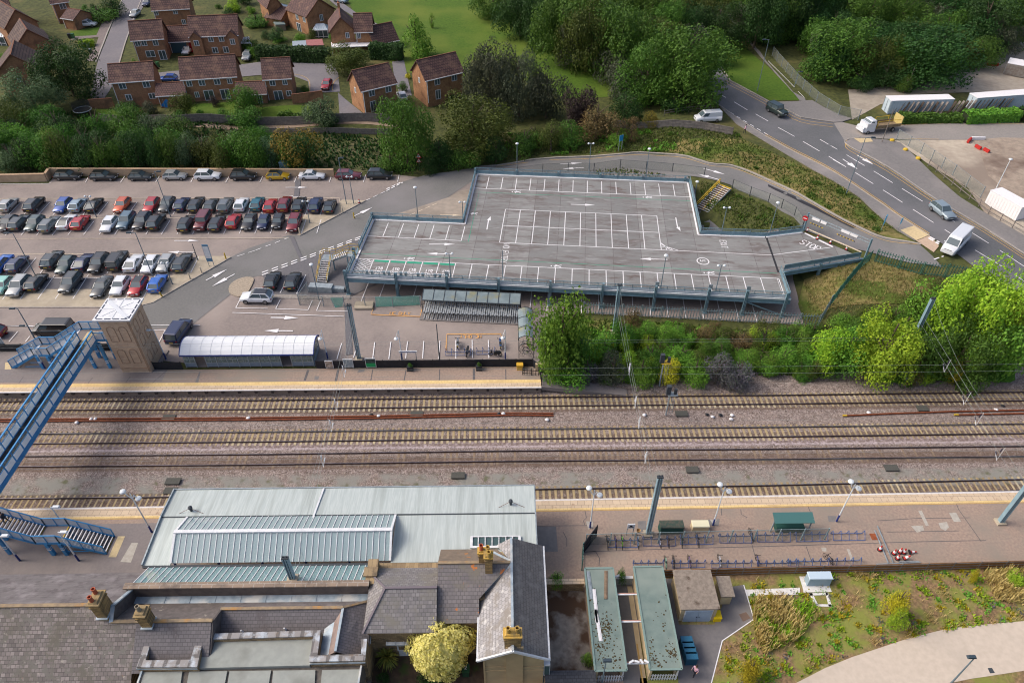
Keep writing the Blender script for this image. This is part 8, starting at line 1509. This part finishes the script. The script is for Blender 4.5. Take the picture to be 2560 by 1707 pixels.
for lab,b_,t2,k in[('lamp at the top left corner of the deck',('G',45,142),('C',48,1312),'dome'),('tall double lamp behind the top edge of the deck',('G',700,118),('C',712,1305),'cctv'),('lamp behind the top right part of the deck',('G',1215,182),('C',1260,1360),'dome'),('lamp in the grass above the yellow handrail steps',('G',1662,345),('G',1698,200),'dome'),('lamp beside the ramp, in the grass triangle',('H',10,685),('H',85,392),'dome')]:pole(lab,b_,t2,k)
for lab,b_,t2,k in[('camera pole on the deck by the electric bays',('F',1775,1075),('F',1757,848),'cctv'),('slim pole on the deck right of the electric bays',('F',2250,1065),('F',2250,825),'none'),('dome lamp on the deck\'s front edge above the steel mast',('G',1355,1165),('G',1397,872),'dome'),('camera pole on the deck\'s front edge at right',('G',1857,1190),('G',1910,958),'cctv'),('camera pole with notice boards on the low right edge of the deck',('G',1905,678),('G',1957,430),'cctv')]:pole(lab,b_,t2,k,zb=3.75)
GL='white twin-headed platform lamps'
for lab,b_,t2 in[('white twin-headed lamp beside the cycle rack gate',('O',655,262),('K',685,1450)),('white twin-headed lamp before the cream storage box',('O',1687,242),('K',1795,1420)),('white twin-headed lamp right of the planter shelter',('Q',575,210),('L',725,1395)),('white twin-headed lamp at the left end of the canopy',('M',1275,300),('I',1262,1480))]:pole(lab,b_,t2,'twin',M_lampw,1.02,GL,foot=M_db)
for lab,b_,t2,k,dx in[('white lamp before the near footbridge stairs, middle one',('M',662,540),('M',497,300),'road',.5),('white lamp at the left edge of near platform',('M',168,540),('M',-5,330),'road',.5),('white lamp behind the near footbridge stairs',('M',545,255),('M',430,88),'road',.5),('white hooked lamp at the right end of the barrel shelter',('J',612,328),('J',560,88),'hook',-.4),('white hooked lamp behind the black fence, middle one',('J',1245,330),('J',1217,88),'hook',-.4),('white hooked lamp at the blue motorcycle',('J',2125,328),('J',2123,82),'hook',-.3),('white lamp with dark head right of the lift tower',('I',1415,332),('I',1303,85),'road',-.8),('slim white lamp behind the far stairs landing',('I',385,410),('I',283,212),'none',0)]:pole(lab,b_,t2,k,M_lampw,1.0,dx=dx,foot=M_db)
for lab,b_,t2,k,dx in[('tall road lamp on the lawn left of the off-roader',('C',2235,832),('D',10,362),'road',-.9),('road lamp at the panel fence',('D',240,795),('D',275,655),'road',.6),('road lamp on the pavement below the turning arrows',('H',712,312),('D',900,1255),'road',1.2),('pole lamp at the back of the woods',('C',1455,90),('C',1470,-20),'none',0),('white mushroom lamp in the gravel compound',('H',2065,290),('D',2220,1455),'dome',0),('bottom right lamp on the pale path',('Q',1530,1575),('Q',1722,1345),'road',-.3),('lamp with white head at the near end of mossy shed',('O',750,1590),('O',795,1375),'road',.1)]:pole(lab,b_,t2,k,M_lampg if 'mushroom' not in lab else M_lampw,dx=dx,zb=1.0 if b_[0]in 'QO' else None)
pole('wooden pole beside the truck',('D',1035,1305),('D',1140,1000),'none',M_oldw,name='wooden_pole',cat='pole');pole('leaning grey pole behind the left container',('D',1260,830),('D',1330,620),'none',M_oldw,name='wooden_pole',cat='pole');pole('black chain-hung post in front of the bays',('J',1565,340),('J',1583,35),'none',M_ldark,.95,name='post',cat='post');pole('post left of the tall information board',('E',1805,915),('E',1765,765),'none',M_ldark,.95,name='post',cat='post')
# overhead line
M_mast=mat('mast_steel',lin(146,174,186),lin(128,156,170),1,.5,.1);M_wire=mat('wire',lin(150,158,156),None,1,.5);M_ins=mat('insulator',lin(220,222,226),None,1,.4);M_insd=mat('insulator_dark',lin(58,56,70),None,1,.4)
MP=[('steel line mast standing behind the black platform fence',('J',880,335,.95),9.8),('steel line mast between the palisade and the railway scrub',('T',1410,765,.9),8.9),('leaning-looking steel line mast among the lime trees',('L',1180,285,1.0),10.0),('steel line mast behind the green box on the near platform',('O',1140,320,1.0),10.2),('steel line mast at the right edge of the near platform',('Q',1945,220,1.0),10.0),('steel line mast rising out of the lean-to glass',('N',310,695,6.3),9.0)]
tops=[]
for lab,b_,z1 in MP:
 q_=g(*b_);zt_=z1 if b_[0]!='N' else 9.6;t_=thing('line_mast',lab,'mast',tuple(q_));L_=zt_-q_.z;mb=MB();mb.box((0,0,L_/2),(.1,.34,L_));mb.box((-.2,0,L_/2),(.06,.42,L_));mb.box((.2,0,L_/2),(.06,.42,L_));mb.obj('column',M_mast,t_);mb=MB();mb.box((0,0,L_+.06),(.6,.3,.12));mb.box((-.15,0,L_+.2),(.08,.08,.25));mb.box((.15,0,L_+.2),(.08,.08,.25));mb.obj('cap',M_darkg,t_);mb=MB();mb.box((0,0,.1),(.9,.8,.3));mb.obj('footing',M_conc,t_);tops.append(Vector((q_.x,q_.y,zt_)))
TC=[60.3,54.95,51.85,47.0]
for(A_,B_),lab in(((tops[0],tops[5]),'headspan of wires over the tracks left of centre, with white insulators'),((tops[1],tops[3]),'headspan of wires over the tracks right of centre, with white insulators'),((tops[2],tops[4]),'headspan of wires over the tracks at the far right, with banded insulators')):
 t_=thing('headspan',lab,'overhead wires',tuple(A_));mb=MB();n=12;r_=.01
 f=lambda y:A_.lerp(B_,(A_.y-y)/(A_.y-B_.y))
 mb.tube([A_.lerp(B_,k/n)-Vector((0,0,2.2*(1-(2*k/n-1)**2)))for k in range(n+1)],r_,5);mb.bar(A_-Vector((0,0,3.0)),B_-Vector((0,0,3.0)),r_*2);mb.bar(A_-Vector((0,0,4.0)),B_-Vector((0,0,4.0)),r_*2);W(mb,'span_wire',M_wire,t_)
 for y in TC:
  p=f(y);p.z=5.2;mb=MB();mb.tube([p+Vector((0,0,2.0)),p+Vector((0,0,.2))],.02,6);mb.tube([p+Vector((.1,.9,.5)),p],.03,6);W(mb,'registration_arm',M_ins,t_);mb=MB();mb.tube([p+Vector((.0,.2,1.6)),p+Vector((0,.2,1.1))],.07,6);mb.tube([p+Vector((.1,.8,.5)),p+Vector((.07,.5,.35))],.07,6);W(mb,'insulator',M_insd if 'right,' in lab else M_ins,t_)
for y,lab in zip(TC+[65.6],['contact wires above the northernmost track','contact wires above the second track','contact wires above the third track','contact wires above the nearest track','pair of feeder wires over the far platform end and scrub']):
 t_=thing('contact_wire',lab,'overhead wires',(0,y,5));mb=MB()
 for z_ in((5.2,6.3)if y<65 else(5.6,6.0)):mb.bar((-95,y,z_),(100,y+(.5 if y<50 else .1),z_),.013)
 W(mb,'wire',M_wire,t_)
for lab,b_,h_,lad in[('tall trackside signal with ladder and platform before the scrub',('K',1255,560,.1),4.6,1),('grey colour-light signal between the first two tracks',('K',1310,810,0),4.2,1)]:
 q_=g(*b_);t_=thing('signal',lab,'signal',tuple(q_));mb=MB();mb.tube([(0,0,0),(0,0,h_)],.1,8);mb.obj('post',M_galv,t_);mb=MB();mb.box((-.25,0,h_+.1),(.5,.4,1.3));mb.box((.6,0,h_-.2),(.3,.3,.9));mb.obj('lamp_head',M_darkg,t_);mb=MB()
 for z_ in np.arange(.3,h_-.6,.35):mb.bar((.35,.1,z_),(.75,.1,z_),.03)
 mb.bar((.35,.1,0),(.35,.1,h_-.5),.04);mb.bar((.75,.1,0),(.75,.1,h_-.5),.04);mb.obj('ladder',M_galv,t_);mb=MB();mb.box((.3,0,h_-.6),(1.2,.7,.06));mb.obj('platform',M_yrail if 'tall' in lab else M_galv,t_)
# trackside clutter
M_rust=mat('rusty_rail',lin(142,78,46),lin(110,60,40),2,.8)
for lab,pts in[('long pair of rusty spare rails lying between the first two tracks',[('I',0,858),('J',0,855),('J',1000,836),('J',2182,815),('K',355,813)]),('rusty spare rails with yellow ends lying at the right',[('L',640,815),('L',1080,800),('L',1590,778),('L',2400,768)]),('second rusty rail with yellow end at the far right',[('L',1590,808),('L',2400,795)])]:
 P_=[g(*p,.05)for p in pts];t_=thing('spare_rail',lab,'rail',tuple(P_[0]));P_[0].x-=20 if 'long' in lab else 0
 for o_ in((0,.35)if 'pair' in lab else(0,)):
  mb=MB()
  for k in range(len(P_)-1):mb.bar(P_[k]+Vector((0,o_+.1*(k%2),0)),P_[k+1]+Vector((0,o_+.1*((k+1)%2),0)),.15,.14)
  W(mb,'rail',M_rust,t_)
 if 'yellow' in lab:mb=MB();mb.box((P_[0].x+.2,P_[0].y,.09),(.5,.17,.16));W(mb,'painted_end',M_yrail,t_)
M_pit=mat('drain_pit',lin(96,96,90),lin(70,70,66),9,.9,st=(1,6,1))
for lab,r_,x,y,s_ in[('grey slatted drain cover below the footbridge shadow','I',1475,1375,1.6),('grey drain cover half hidden by the canopy edge','I',1455,1455,1.4),('slatted drain cover by the long rusty rails, left','I',1440,832,1.5),('slatted drain cover above the rusty rails, centre','J',1370,802,1.5),('slatted drain cover above the canopy roof','J',1722,1325,1.5),('slatted drain cover at the colour-light signal','K',1445,800,1.5),('slatted drain cover above the near platform mast','K',1535,1275,1.4),('slatted drain cover near the right headspan','L',1315,755,1.3),('slatted drain cover between the right lamp and track','L',1050,1260,1.5)]:q_=g(r_,x,y,0);mb=MB();mb.box((0,0,.05),(s_,.85,.14));tag(mb.obj('drain_cover',M_pit,at=(q_.x,q_.y,0)),lab,'drain cover','drain covers between the tracks')
def sack(lab,r_,x,y,col,s_=.38):
 q_=g(r_,x,y,0);b=MB();rr=random.Random(int(x*y));n=8
 b.lathe([(.2*s_,.0),(.62*s_,.12*s_),(.6*s_,.35*s_),(.3*s_,.55*s_),(.12*s_,.62*s_)],9);b.v=[(v[0]*rr.uniform(.8,1.3),v[1]*rr.uniform(.7,1.1),v[2]*rr.uniform(.8,1.1))for v in b.v];tag(b.obj('sack',M_white if col=='w' else M_blk,smooth=True,at=(q_.x,q_.y,-.02)),lab,'sack','sacks left between the tracks')
for e_ in[('white sack just below the long rusty rails, leftmost','I',655,875,'w'),('white sack above the rusty rails at left, left of two','I',780,843,'w'),('white sack above the rusty rails at left, right of two','I',815,843,'w'),('white sack above the rusty rails by the left headspan','I',2118,836,'w'),('black sack above the rusty rails, centre left','J',982,808,'b'),('white sack beside the black one above the rusty rails','J',1046,818,'w'),('white sack near the right end of the rusty rails','J',2108,798,'w'),('black sack near the right end of the rusty rails','J',2070,800,'b'),('white sack below the end of the rusty rails','K',300,850,'w'),('white and black sack by the headspan, right of centre','K',1128,810,'w'),('white sack between two black sacks right of the signal','K',1708,825,'w'),('black sack left of the white one, right of the signal','K',1660,805,'b'),('flat black sack right of the signal','K',1775,810,'b'),('upper white sack of the last pair right of the signal','K',1875,812,'w'),('lower white sack of the last pair right of the signal','K',1868,845,'w'),('white sack on the right spare rails, left','L',858,790,'w'),('white sack on the right spare rails, far right','L',1942,765,'w'),('black sack above the right spare rails','L',1998,733,'b')]:sack(*e_)
q_=g('L',1205,515,.2);mb=MB();mb.box((0,0,.5),(1.6,.7,1.0),top=(.95,.9));tag(mb.obj('trackside_box',M_galv,at=tuple(q_)),'grey trackside box at the foot of the lime tree','box')
# cycle shelters, street furniture, people
M_frost=mat('shelter_roof',lin(132,146,150),lin(112,126,130),.9,.35,c3=lin(138,138,112),s3=.5,lo3=.55,hi3=.7)
a_,b_=g('d',845,655,3.1),g('d',1915,705,3.1);d=(b_-a_);L_=d.length;cs=thing('cycle_shelter','long cycle shelter with glassy roof and double-stack racks before the deck','cycle shelter',(a_.x,a_.y,.95),math.atan2(d.y,d.x))
mb=MB();mb.slab([(0,0,2.15),(L_,0,2.15),(L_,1.9,2.65),(0,1.9,2.65)],.05);mb.obj('roof',M_frost,cs);mb=MB()
for k in range(10):x=L_*k/9;mb.bar((x,0,2.18),(x,1.9,2.68),.07,.06);mb.bar((x,1.9,0),(x,1.9,2.6),.09)
for x in(0,L_):mb.bar((x,.1,0),(x,.1,2.15),.09)
mb.bar((0,0,2.15),(L_,0,2.15),.1,.14);mb.bar((0,1.9,2.65),(L_,1.9,2.65),.08);mb.obj('frame',M_darkg,cs);mb=MB();mb.bx(0,L_,1.86,1.9,.2,2.5);mb.obj('back_panel',glassmat('back_glass',lin(80,96,100),.6),cs)
mb=MB();mb.bx(-.2,L_+.2,-1.7,2.0,.0,.03);mb.obj('base',mat('shelter_base',lin(126,120,118),None,1,.9),cs);r0=None;rr=random.Random(9)
for k in range(44):
 x=.4+(L_-.8)*k/43
 if r0 is None:
  mb=MB();mb.bar((0,-1.5,.12),(0,1.5,.2),.07);mb.bar((0,-1.3,1.15),(0,1.5,1.4),.08);mb.bar((.1,-1.3,1.15),(.1,1.5,1.4),.05);mb.bar((0,.8,.2),(0,.8,1.3),.05);r0=mb.obj('rack',mat('rack_silver',lin(196,202,206),None,1,.4,.2),cs);o=r0
 else:o=r0.copy();COL.objects.link(o)
 o.location=(x,0,-.12*(k%2))
BC=[(150,30,44),(60,70,84),(190,140,40),(40,44,52),(70,90,130),(48,50,56),(120,130,140),(36,40,46),(50,90,70),(44,48,60)];BN=['red','grey','orange','black','blue','charcoal','silver','jet black','green','navy black']
for k,u in enumerate((.02,.05,.09,.28,.32,.34,.52,.65,.68,.96)):q_=a_+d*u;n_=Vector((-d.y,d.x,0)).normalized();p=q_-n_*-.35;cycle('bicycle','%s bicycle in the long shelter, %s of ten from the left'%(BN[k],'first second third fourth fifth sixth seventh eighth ninth tenth'.split()[k]),'bicycle',(p.x,p.y,.98),cs.rotation_euler.z,BC[k],group='bicycles in the long shelter')
a_=g('d',1985,1290,.95);t_=thing('cycle_shelter','short curved glassy cycle shelter at the right end of the lot','cycle shelter',(a_.x,a_.y,.95));mb=MB();fr=MB();Ls=7.6;n=6;pr=[(-.95+1.9*k/n,2.1+.38*math.sin(math.pi*k/n))for k in range(n+1)]
for k in range(n):mb.slab([(pr[k][0],1.6,pr[k][1]),(pr[k+1][0],1.6,pr[k+1][1]),(pr[k+1][0],Ls,pr[k+1][1]),(pr[k][0],Ls,pr[k][1])],.03)
for y in(.1,1.6,3.6,5.6,Ls):
 for k in range(n):fr.bar((pr[k][0],y,pr[k][1]+.02),(pr[k+1][0],y,pr[k+1][1]+.02),.07)
 for s_ in(-.95,.95):fr.bar((s_,y,0),(s_,y,2.1),.08)
mb.obj('roof',M_frost,t_);fr.obj('frame',M_darkg,t_)
for k,c_ in enumerate(((150,156,164),(70,74,84),(150,90,70),(90,110,140))):cycle('bicycle','%s bicycle parked sideways in the short curved shelter'%['silver','dark grey','copper','steel blue'][k],'bicycle',(a_.x,a_.y+.4+.7*k,.98),R(90),c_,group='bicycles in the curved shelter')
def board(nm,lab,cat,loc,w_,h_,m_,extra=None,legs=True,rz=0,z0=.9):
 t_=thing(nm,lab,cat,loc,rz);mb=MB();mb.bx(-w_/2,w_/2,-.04,.04,z0,z0+h_);mb.obj('panel',m_,t_)
 if legs:
  mb=MB()
  for s_ in((-1,1)if w_>.7 else(0,)):mb.bar((s_*w_*.42,.06,0),(s_*w_*.42,.06,z0+h_),.07)
  mb.obj('post',M_galv,t_)
 for x0,x1,z_0,z_1,m2,nm2 in(extra or[]):mb=MB();mb.bx(x0,x1,-.055,-.04,z_0,z_1);mb.obj(nm2,m2,t_)
 return t_
pg=mat('poster_green',lin(20,150,90),None,1,.5);pgy=mat('poster_grey',lin(170,178,182),lin(120,136,146),3,.5);pb=mat('poster_brown',lin(206,196,186),lin(120,100,84),2.5,.5)
board('poster_board','green and dark poster board on the black platform fence','poster',at('J',985,410),1.3,1.5,M_wmetal,[(-.6,.6,.26,.92,pg,'poster'),(-.6,.6,.92,1.64,mat('poster_dark',lin(60,90,90),lin(40,44,48),4,.5),'poster')],z0=.2)
board('poster_board','pale map board left of the green poster','poster',at('J',795,412),1.25,1.4,M_wmetal,[(-.58,.58,.26,1.54,pgy,'poster')],z0=.2);board('poster_board','brown and white poster board at the right end of the barrel shelter','poster',at('J',632,415),1.0,1.2,M_wmetal,[(-.45,.45,.26,1.34,pb,'poster')],z0=.2);board('poster_board','pale poster board on the fence at the left edge','poster',at('c',60,530),1.0,1.2,M_wmetal,[(-.45,.45,.95,2.05,pgy,'poster')])
board('name_board','long white station sign board with blue posts behind the black fence','sign',at('J',1308,372),2.3,.32,M_wmetal,[(-1.0,1.0,2.06,2.12,M_db,'stripe')],z0=1.9);board('information_board','tall blue-grey information board on the concrete island','sign',at('E',1930,970,.95),.9,3.0,mat('board_blue',lin(90,130,160),None,1,.5),[(-.4,.4,1.5,3.6,M_wmetal,'notice')])
board('warning_sign','grey triangular warning notice on the mesh fence','sign',at('O',985,330),.75,.7,M_wmetal,[(-.25,.25,1.5,1.6,M_blk,'symbol'),(-.12,.12,1.6,1.8,M_blk,'symbol')],z0=1.3);board('blue_sign','small blue sign on a pole in the scrub behind the deck','sign',tuple(g('C',985,1378)),.8,1.1,mat('sign_blue',lin(30,140,190),None,1,.5),z0=2.0,rz=.5);board('blue_sign','leaning blue sign on the dry verge corner','sign',tuple(g('H',1030,650)),.7,1.5,mat('sign_blue',lin(30,140,190),None,1,.5),z0=1.3,rz=.9);board('blue_sign','slim blue sign post by the tan paving','sign',tuple(g('H',1185,640)),.4,.9,MATS['sign_blue'],z0=1.2,rz=.8)
for nm,z in(('upper',2.6),('lower',1.7)):
 q_=g('B',1493,1560);t_=thing('warning_sign','%s of the two red-edged triangular warning signs by the trees'%nm,'sign',(q_.x,q_.y,q_.z));m_=MB();s_=.55 if z>2 else .5;m_.add([(-s_,0,z),(s_,0,z),(0,0,z+s_*1.7),(-s_,.04,z),(s_,.04,z),(0,.04,z+s_*1.7)],[(0,1,2),(5,4,3),(0,3,4,1),(1,4,5,2),(2,5,3,0)]);m_.obj('plate',MATS['red_sign'],t_);m_=MB();s_*=.66;m_.add([(-s_,-.01,z+.12),(s_,-.01,z+.12),(0,-.01,z+.12+s_*1.7)],[(0,1,2)]);m_.obj('field',M_white,t_);m_=MB();m_.bar((0,.06,0),(0,.06,z+.3),.07);m_.obj('post',M_galv,t_);m_=MB();m_.bx(-.06,.06,-.03,-.015,z+.2,z+.5);m_.obj('symbol',M_blk,t_)
M_ord=mat('cone_red',lin(190,52,46),None,1,.6)
def cone(lab,loc,tip=0,rz=0):
 t_=thing('traffic_cone',lab,'traffic cone',loc,rz,'traffic cones');t_.rotation_euler.y=tip
 for nm,prf,m_ in(('base',[(.26,0),(.26,.05),(.19,.06)],M_blk),('body',[(.17,.06),(.05,.74),(.03,.75)],M_ord),('white_band',[(.142,.25),(.09,.52)],M_white)):mb=MB();mb.lathe(prf,12);mb.obj(nm,m_,t_)
for lab,r_,x,y,z,tp in[('first traffic cone from the no-entry sign on the ramp','H',355,650,3.72,0),('second traffic cone from the no-entry sign on the ramp','H',447,722,3.72,0),('third traffic cone from the no-entry sign on the ramp','H',566,760,3.72,0),('last traffic cone at the foot of the height barrier','H',712,818,3.72,0),('single traffic cone left of the silver rails','Q',937,450,1,0),('leftmost cone of the heap by the silver rails','Q',1055,482,1,0),('middle upper cone of the heap by the silver rails','Q',1105,470,1,0),('upper right cone of the heap by the silver rails','Q',1138,475,1,0),('nearest cone of the heap by the silver rails','Q',1085,525,1,0),('cone lying on its side at the right of the heap','Q',1185,468,1.15,1.5),('faded orange cone leaning in the heap','Q',1140,525,1.1,.7),('traffic cone beside the big black van','c',90,300,.93,0),('traffic cone on the upper concrete island','F',943,392,.98,0)]:q_=g(r_,x,y,z);cone(lab,tuple(q_),tp)
t_=thing('guard_rail','pair of silver rails lying beside the heap of cones','rail',at('Q',975,480));mb=MB()
for p in[((895,285),(1010,560)),((918,248),(1050,555)),((910,570),(1280,555)),((1100,550),(1270,548))]:mb.bar(g('Q',*p[0],1.1),g('Q',*p[1],1.1),.09)
W(mb,'tube',M_galv,t_)
def tagbox(nm,lab,r_,x,y,d_,m_,cat,z=1.0,lid=None,rz=0):q_=g(r_,x,y,z)if z is not None else g(r_,x,y);t_=thing(nm,lab,cat,tuple(q_),rz);mb=MB();mb.box((0,d_[1]/2,d_[2]/2),d_,0,(.95,.92));mb.obj('body',m_,t_);mb=MB();mb.box((0,d_[1]/2,d_[2]+.04),(d_[0]+.06,d_[1]+.06,.1),0,(.96,.9));mb.obj('lid',lid or m_,t_);return t_
tagbox('salt_bin','yellow grit bin on the far platform before the black fence','d',1915,1418,(.8,.6,.75),mat('grit_yellow',lin(214,170,60),None,1,.6),'bin');bpy.data.objects[-1]if 0 else None
tagbox('salt_bin','tilted yellow salt box at the side of the square hut','O',1720,1055,(.7,.9,.6),mat('bright_yellow',lin(236,200,10),None,1,.5),'bin');tagbox('storage_box','dark green storage box among the back cycle racks','O',1335,320,(2.4,.9,1.1),mat('box_green',lin(36,78,70),None,1,.7),'box',lid=mat('mossy_lid',lin(90,88,78),lin(60,80,72),4,.9));tagbox('storage_box','cream storage box below the platform lamp','O',1578,298,(1.7,.8,.8),M_creamw,'box',lid=mat('cream_lid',lin(228,222,190),None,1,.7));tagbox('information_desk','cream lectern panel at the end of the far platform','K',225,435,(.7,.3,1.1),M_creamw,'panel')
tagbox('electrical_cabinet','pale blue-grey cabinet on the white path pad','Q',418,756,(2.2,.8,1.25),mat('cabinet_grey',lin(150,172,186),None,1,.5),'cabinet',lid=mat('cabinet_top',lin(190,208,222),None,1,.5));tagbox('electrical_cabinet','blue-grey cabinet above the tan wall by the yellowing tree','B',260,1555,(1.6,.8,1.5),M_steel,'cabinet',None)
for k in range(4):tagbox('waste_bin',['far blue waste bin in the row beside the right shed','second blue waste bin from the far end of its row','third blue waste bin from the far end of its row','near blue waste bin at the front of its row'][k],'O',1455+14*k,1285+45*k,(1.0,.62,1.15),mat('bin_blue',lin(34,84,110),None,1,.5),'bin',lid=mat('bin_lid',lin(44,100,130),None,1,.5))
tagbox('concrete_block','rounded concrete slab with white stain before the left end of the deck','F',980,1365,(2.6,1.6,.25),M_conc,'slab',.93)
t_=thing('planter_shelter','teal-roofed planter shelter behind the back cycle racks','shelter',at('Q',175,295));mb=MB();mb.slab([(-2.0,-.4,2.0),(2.0,-.4,2.0),(2.0,.7,2.3),(-2.0,.7,2.3)],.08);mb.obj('roof',mat('teal_roof',lin(74,116,114),None,1,.5),t_);mb=MB();[mb.bar((s_,0,0),(s_,0,2.1),.1)for s_ in(-1.9,1.9)];mb.obj('post',M_galv,t_);mb=MB();mb.box((0,.3,.4),(2.8,.9,.8));mb.obj('box',mat('box_green',lin(36,78,70),None,1,.7),t_)
for lab,x,y in(('dark planter with green plant, left one by the platform fence',1313,440),('dark planter with green plant, right one by the platform fence',1900,435)):q_=tagbox('planter',lab,'J',x,y,(.75,.6,.6),M_blk,'planter');o=bpy.data.objects.new('plant',CR['bush'][0]);COL.objects.link(o);o.parent=q_;o.location=(0,.3,.55);o.scale=(.4,.35,.42);o.material_slots[0].link='OBJECT';o.material_slots[0].material=SP['mid']
for lab,x,y,k in[('yellow bollard at the tip of the lower concrete island',2060,900,0),('yellow bollard leaning by the bright blue hatchback',1480,1245,.3),('slim bollard in the middle of the lower island',1735,1085,0),('slim bollard right of the lower island covers',1840,1030,0),('yellow bollard at the right end of the second row',2860+370,530,0),('slim bollard in the middle of the upper island',3125,480,0),('slim bollard at the foot of the upper island',2735,670,0)]:q_=g('E',x,y,.95);t_=thing('bollard',lab,'bollard',tuple(q_),0,'bollards on the car park islands');t_.rotation_euler.x=k;mb=MB();mb.lathe([(.11,0),(.1,1.0),(.05,1.08)],10);mb.obj('shaft',M_yrail if 'yellow' in lab else M_cream,t_)
for lab,pts in(('long teal netting panel leaning on the site fence',[(1085,1245),(1500,1238),(1500,1320),(1090,1340)]),('crumpled teal netting at the foot of the staircase',[(675,1255),(800,1255),(790,1335),(720,1345)])):
 P_=[g('F',*pts[0],2.0),g('F',*pts[1],2.0),g('F',*pts[2],.95),g('F',*pts[3],.95)];t_=thing('netting',lab,'netting',(P_[3].x,P_[3].y,.95));mb=MB();mb.add(P_,[(0,1,2,3)]);W(mb,'sheet',glassmat('teal_net',lin(40,140,128),.75,.8),t_);mb=MB();mb.bar(P_[0],P_[3],.05);mb.bar(P_[1],P_[2],.05);W(mb,'pole',M_galv,t_)
def container(lab,r_,x0,y0,x1,y1,h_,m_,D=2.5):
 a_,b_=g(r_,x0,y0),g(r_,x1,y1);d=b_-a_;L_=d.length;t_=thing('container',lab,'container',tuple(a_),math.atan2(d.y,d.x));mb=MB();mb.bx(0,L_,0,D,.1,h_);mb.obj('body',m_,t_);mb=MB();n=int(L_/.5)
 for k in range(n):mb.bx(.2+k*.5,.4+k*.5,-.04,0,.3,h_-.2)
 mb.obj('rib',m_,t_);mb=MB();mb.bx(-.05,L_+.05,-.05,D+.05,h_,h_+.08);mb.obj('roof',M_white,t_);mb=MB();[mb.bar((-.05,y,.2),(-.05,y,h_-.1),.06)for y in(.1,D/2,D-.1)];mb.obj('door_bar',M_galv,t_)
M_cblue=mat('container_white',lin(196,210,220),lin(180,196,208),1,.5)
container('long white container at left behind the leaning timbers','D',1085,1045,1660,1010,2.7,M_cblue);container('long white container at the right edge behind the timbers','D',1860,1020,2520,975,2.7,M_cblue);container('white corrugated container beside the compound fence','H',1970,400,2250,560,2.4,M_white,2.4);container('rusty-roofed grey shed at the top right edge','D',2140,680,2420,740,2.4,mat('corrugated',lin(150,146,140),lin(130,116,106),2,.8),4)
for lab,x0,y0,x1,y1,c_ in[('red barrier block in the compound, left',1885,1345,1935,1370,'r'),('red barrier block in the compound, right',1960,1375,2010,1398,'r'),('white barrier block in the compound, upper',1850,1280,1970,1275,'w'),('red barrier end beside the white barrier',1815,1310,1845,1280,'r'),('orange plant machine at the edge of the woods',1990,600,2095,605,'r')]:a_,b_=g('D',x0,y0),g('D',x1,y1);m_=MB();m_.bar((0,0,.4),b_-a_+Vector((0,0,.25)),.4,.5);m_.bar((0,0,.55),b_-a_+Vector((0,0,.55)),.18,.15);tag(m_.obj('barrier_block',M_ord if c_=='r' else M_white,at=tuple(a_)),lab,'barrier')
for lab,x,y in(('yellow fence weight on the compound verge, upper',1128,1290),('yellow fence weight on the compound verge, middle',1250,1375),('yellow fence weight on the compound verge, lower',1365,1455)):q_=g('D',x,y);mb=MB();mb.lathe([(.4,0),(.42,.35),(.2,.5)],10);tag(mb.obj('fence_weight',M_yrail,at=tuple(q_)),lab,'weight','yellow fence weights')
M_skin=mat('skin',lin(206,160,134),None,1,.6);M_hair=mat('hair',lin(60,48,42),None,1,.8)
def person(lab,loc,rz,top,legs,lean=0):
 t_=thing('person',lab,'person',loc,rz);P_=[(0,0,.92),(0,.01,1.15),(0,.02,1.38),(0,.02,1.5),(0,.03,1.62),(0,.04,1.74),(-.1,.06,.88),(-.11,.2,.48),(-.11,.12,.06),(-.11,.26,.03),(.1,-.02,.88),(.11,-.04,.48),(.11,-.24,.1),(.11,-.12,.03),(-.2,.0,1.4),(-.25,-.06,1.14),(-.24,.12,.94),(-.23,.19,.88),(.2,.0,1.4),(.25,.04,1.14),(.22,.26,1.02),(.21,.33,1.0)]
 E_=[(0,1),(1,2),(2,3),(3,4),(4,5),(0,6),(6,7),(7,8),(8,9),(0,10),(10,11),(11,12),(12,13),(2,14),(14,15),(15,16),(16,17),(2,18),(18,19),(19,20),(20,21)];rd=[.15,.14,.16,.06,.1,.085,.095,.07,.05,.045,.095,.07,.05,.045,.065,.05,.04,.045,.065,.05,.04,.045]
 me=bpy.data.meshes.new('body');me.from_pydata(P_,E_,[]);o=bpy.data.objects.new('body',me);COL.objects.link(o);md=o.modifiers.new('s','SKIN');o.modifiers.new('u','SUBSURF').levels=1;me.skin_vertices[0].data[0].use_root=True
 for v,r_ in zip(me.skin_vertices[0].data,rd):v.radius=(r_,r_*.8)
 dg_=bpy.context.evaluated_depsgraph_get();m2=bpy.data.meshes.new_from_object(o.evaluated_get(dg_));o.modifiers.clear();o.data=m2;m2.name='body'
 for m_ in(top,legs,M_skin):m2.materials.append(m_)
 for f in m2.polygons:c_=f.center;f.material_index=2 if c_.z>1.5 or(abs(c_.x)>.17 and c_.z<1.06 and c_.z>.8)else(1 if c_.z<.95 else 0);f.use_smooth=True
 o.parent=t_;mb=MB();mb.lathe([(.09,1.66),(.115,1.72),(.09,1.81),(.02,1.84)],10,(0,.02,0));mb.obj('hair',M_hair,t_,True)
M_pink=mat('pink_cloth',lin(226,178,196),None,1,.8);M_dkc=mat('dark_cloth',lin(44,46,56),None,1,.8)
person('person in a pink top standing beside the blue waste bins',at('O',1525,1500),2.2,M_pink,M_dkc);person('person in black climbing the near footbridge stairs',(-48.3,41.0,4.55),R(90),M_dkc,M_dkc);person('pedestrian in a pale pink shirt on the pavement by the grey fence',tuple(g('C',2118,1225,None,.13)),.8,M_pink,M_dkc)
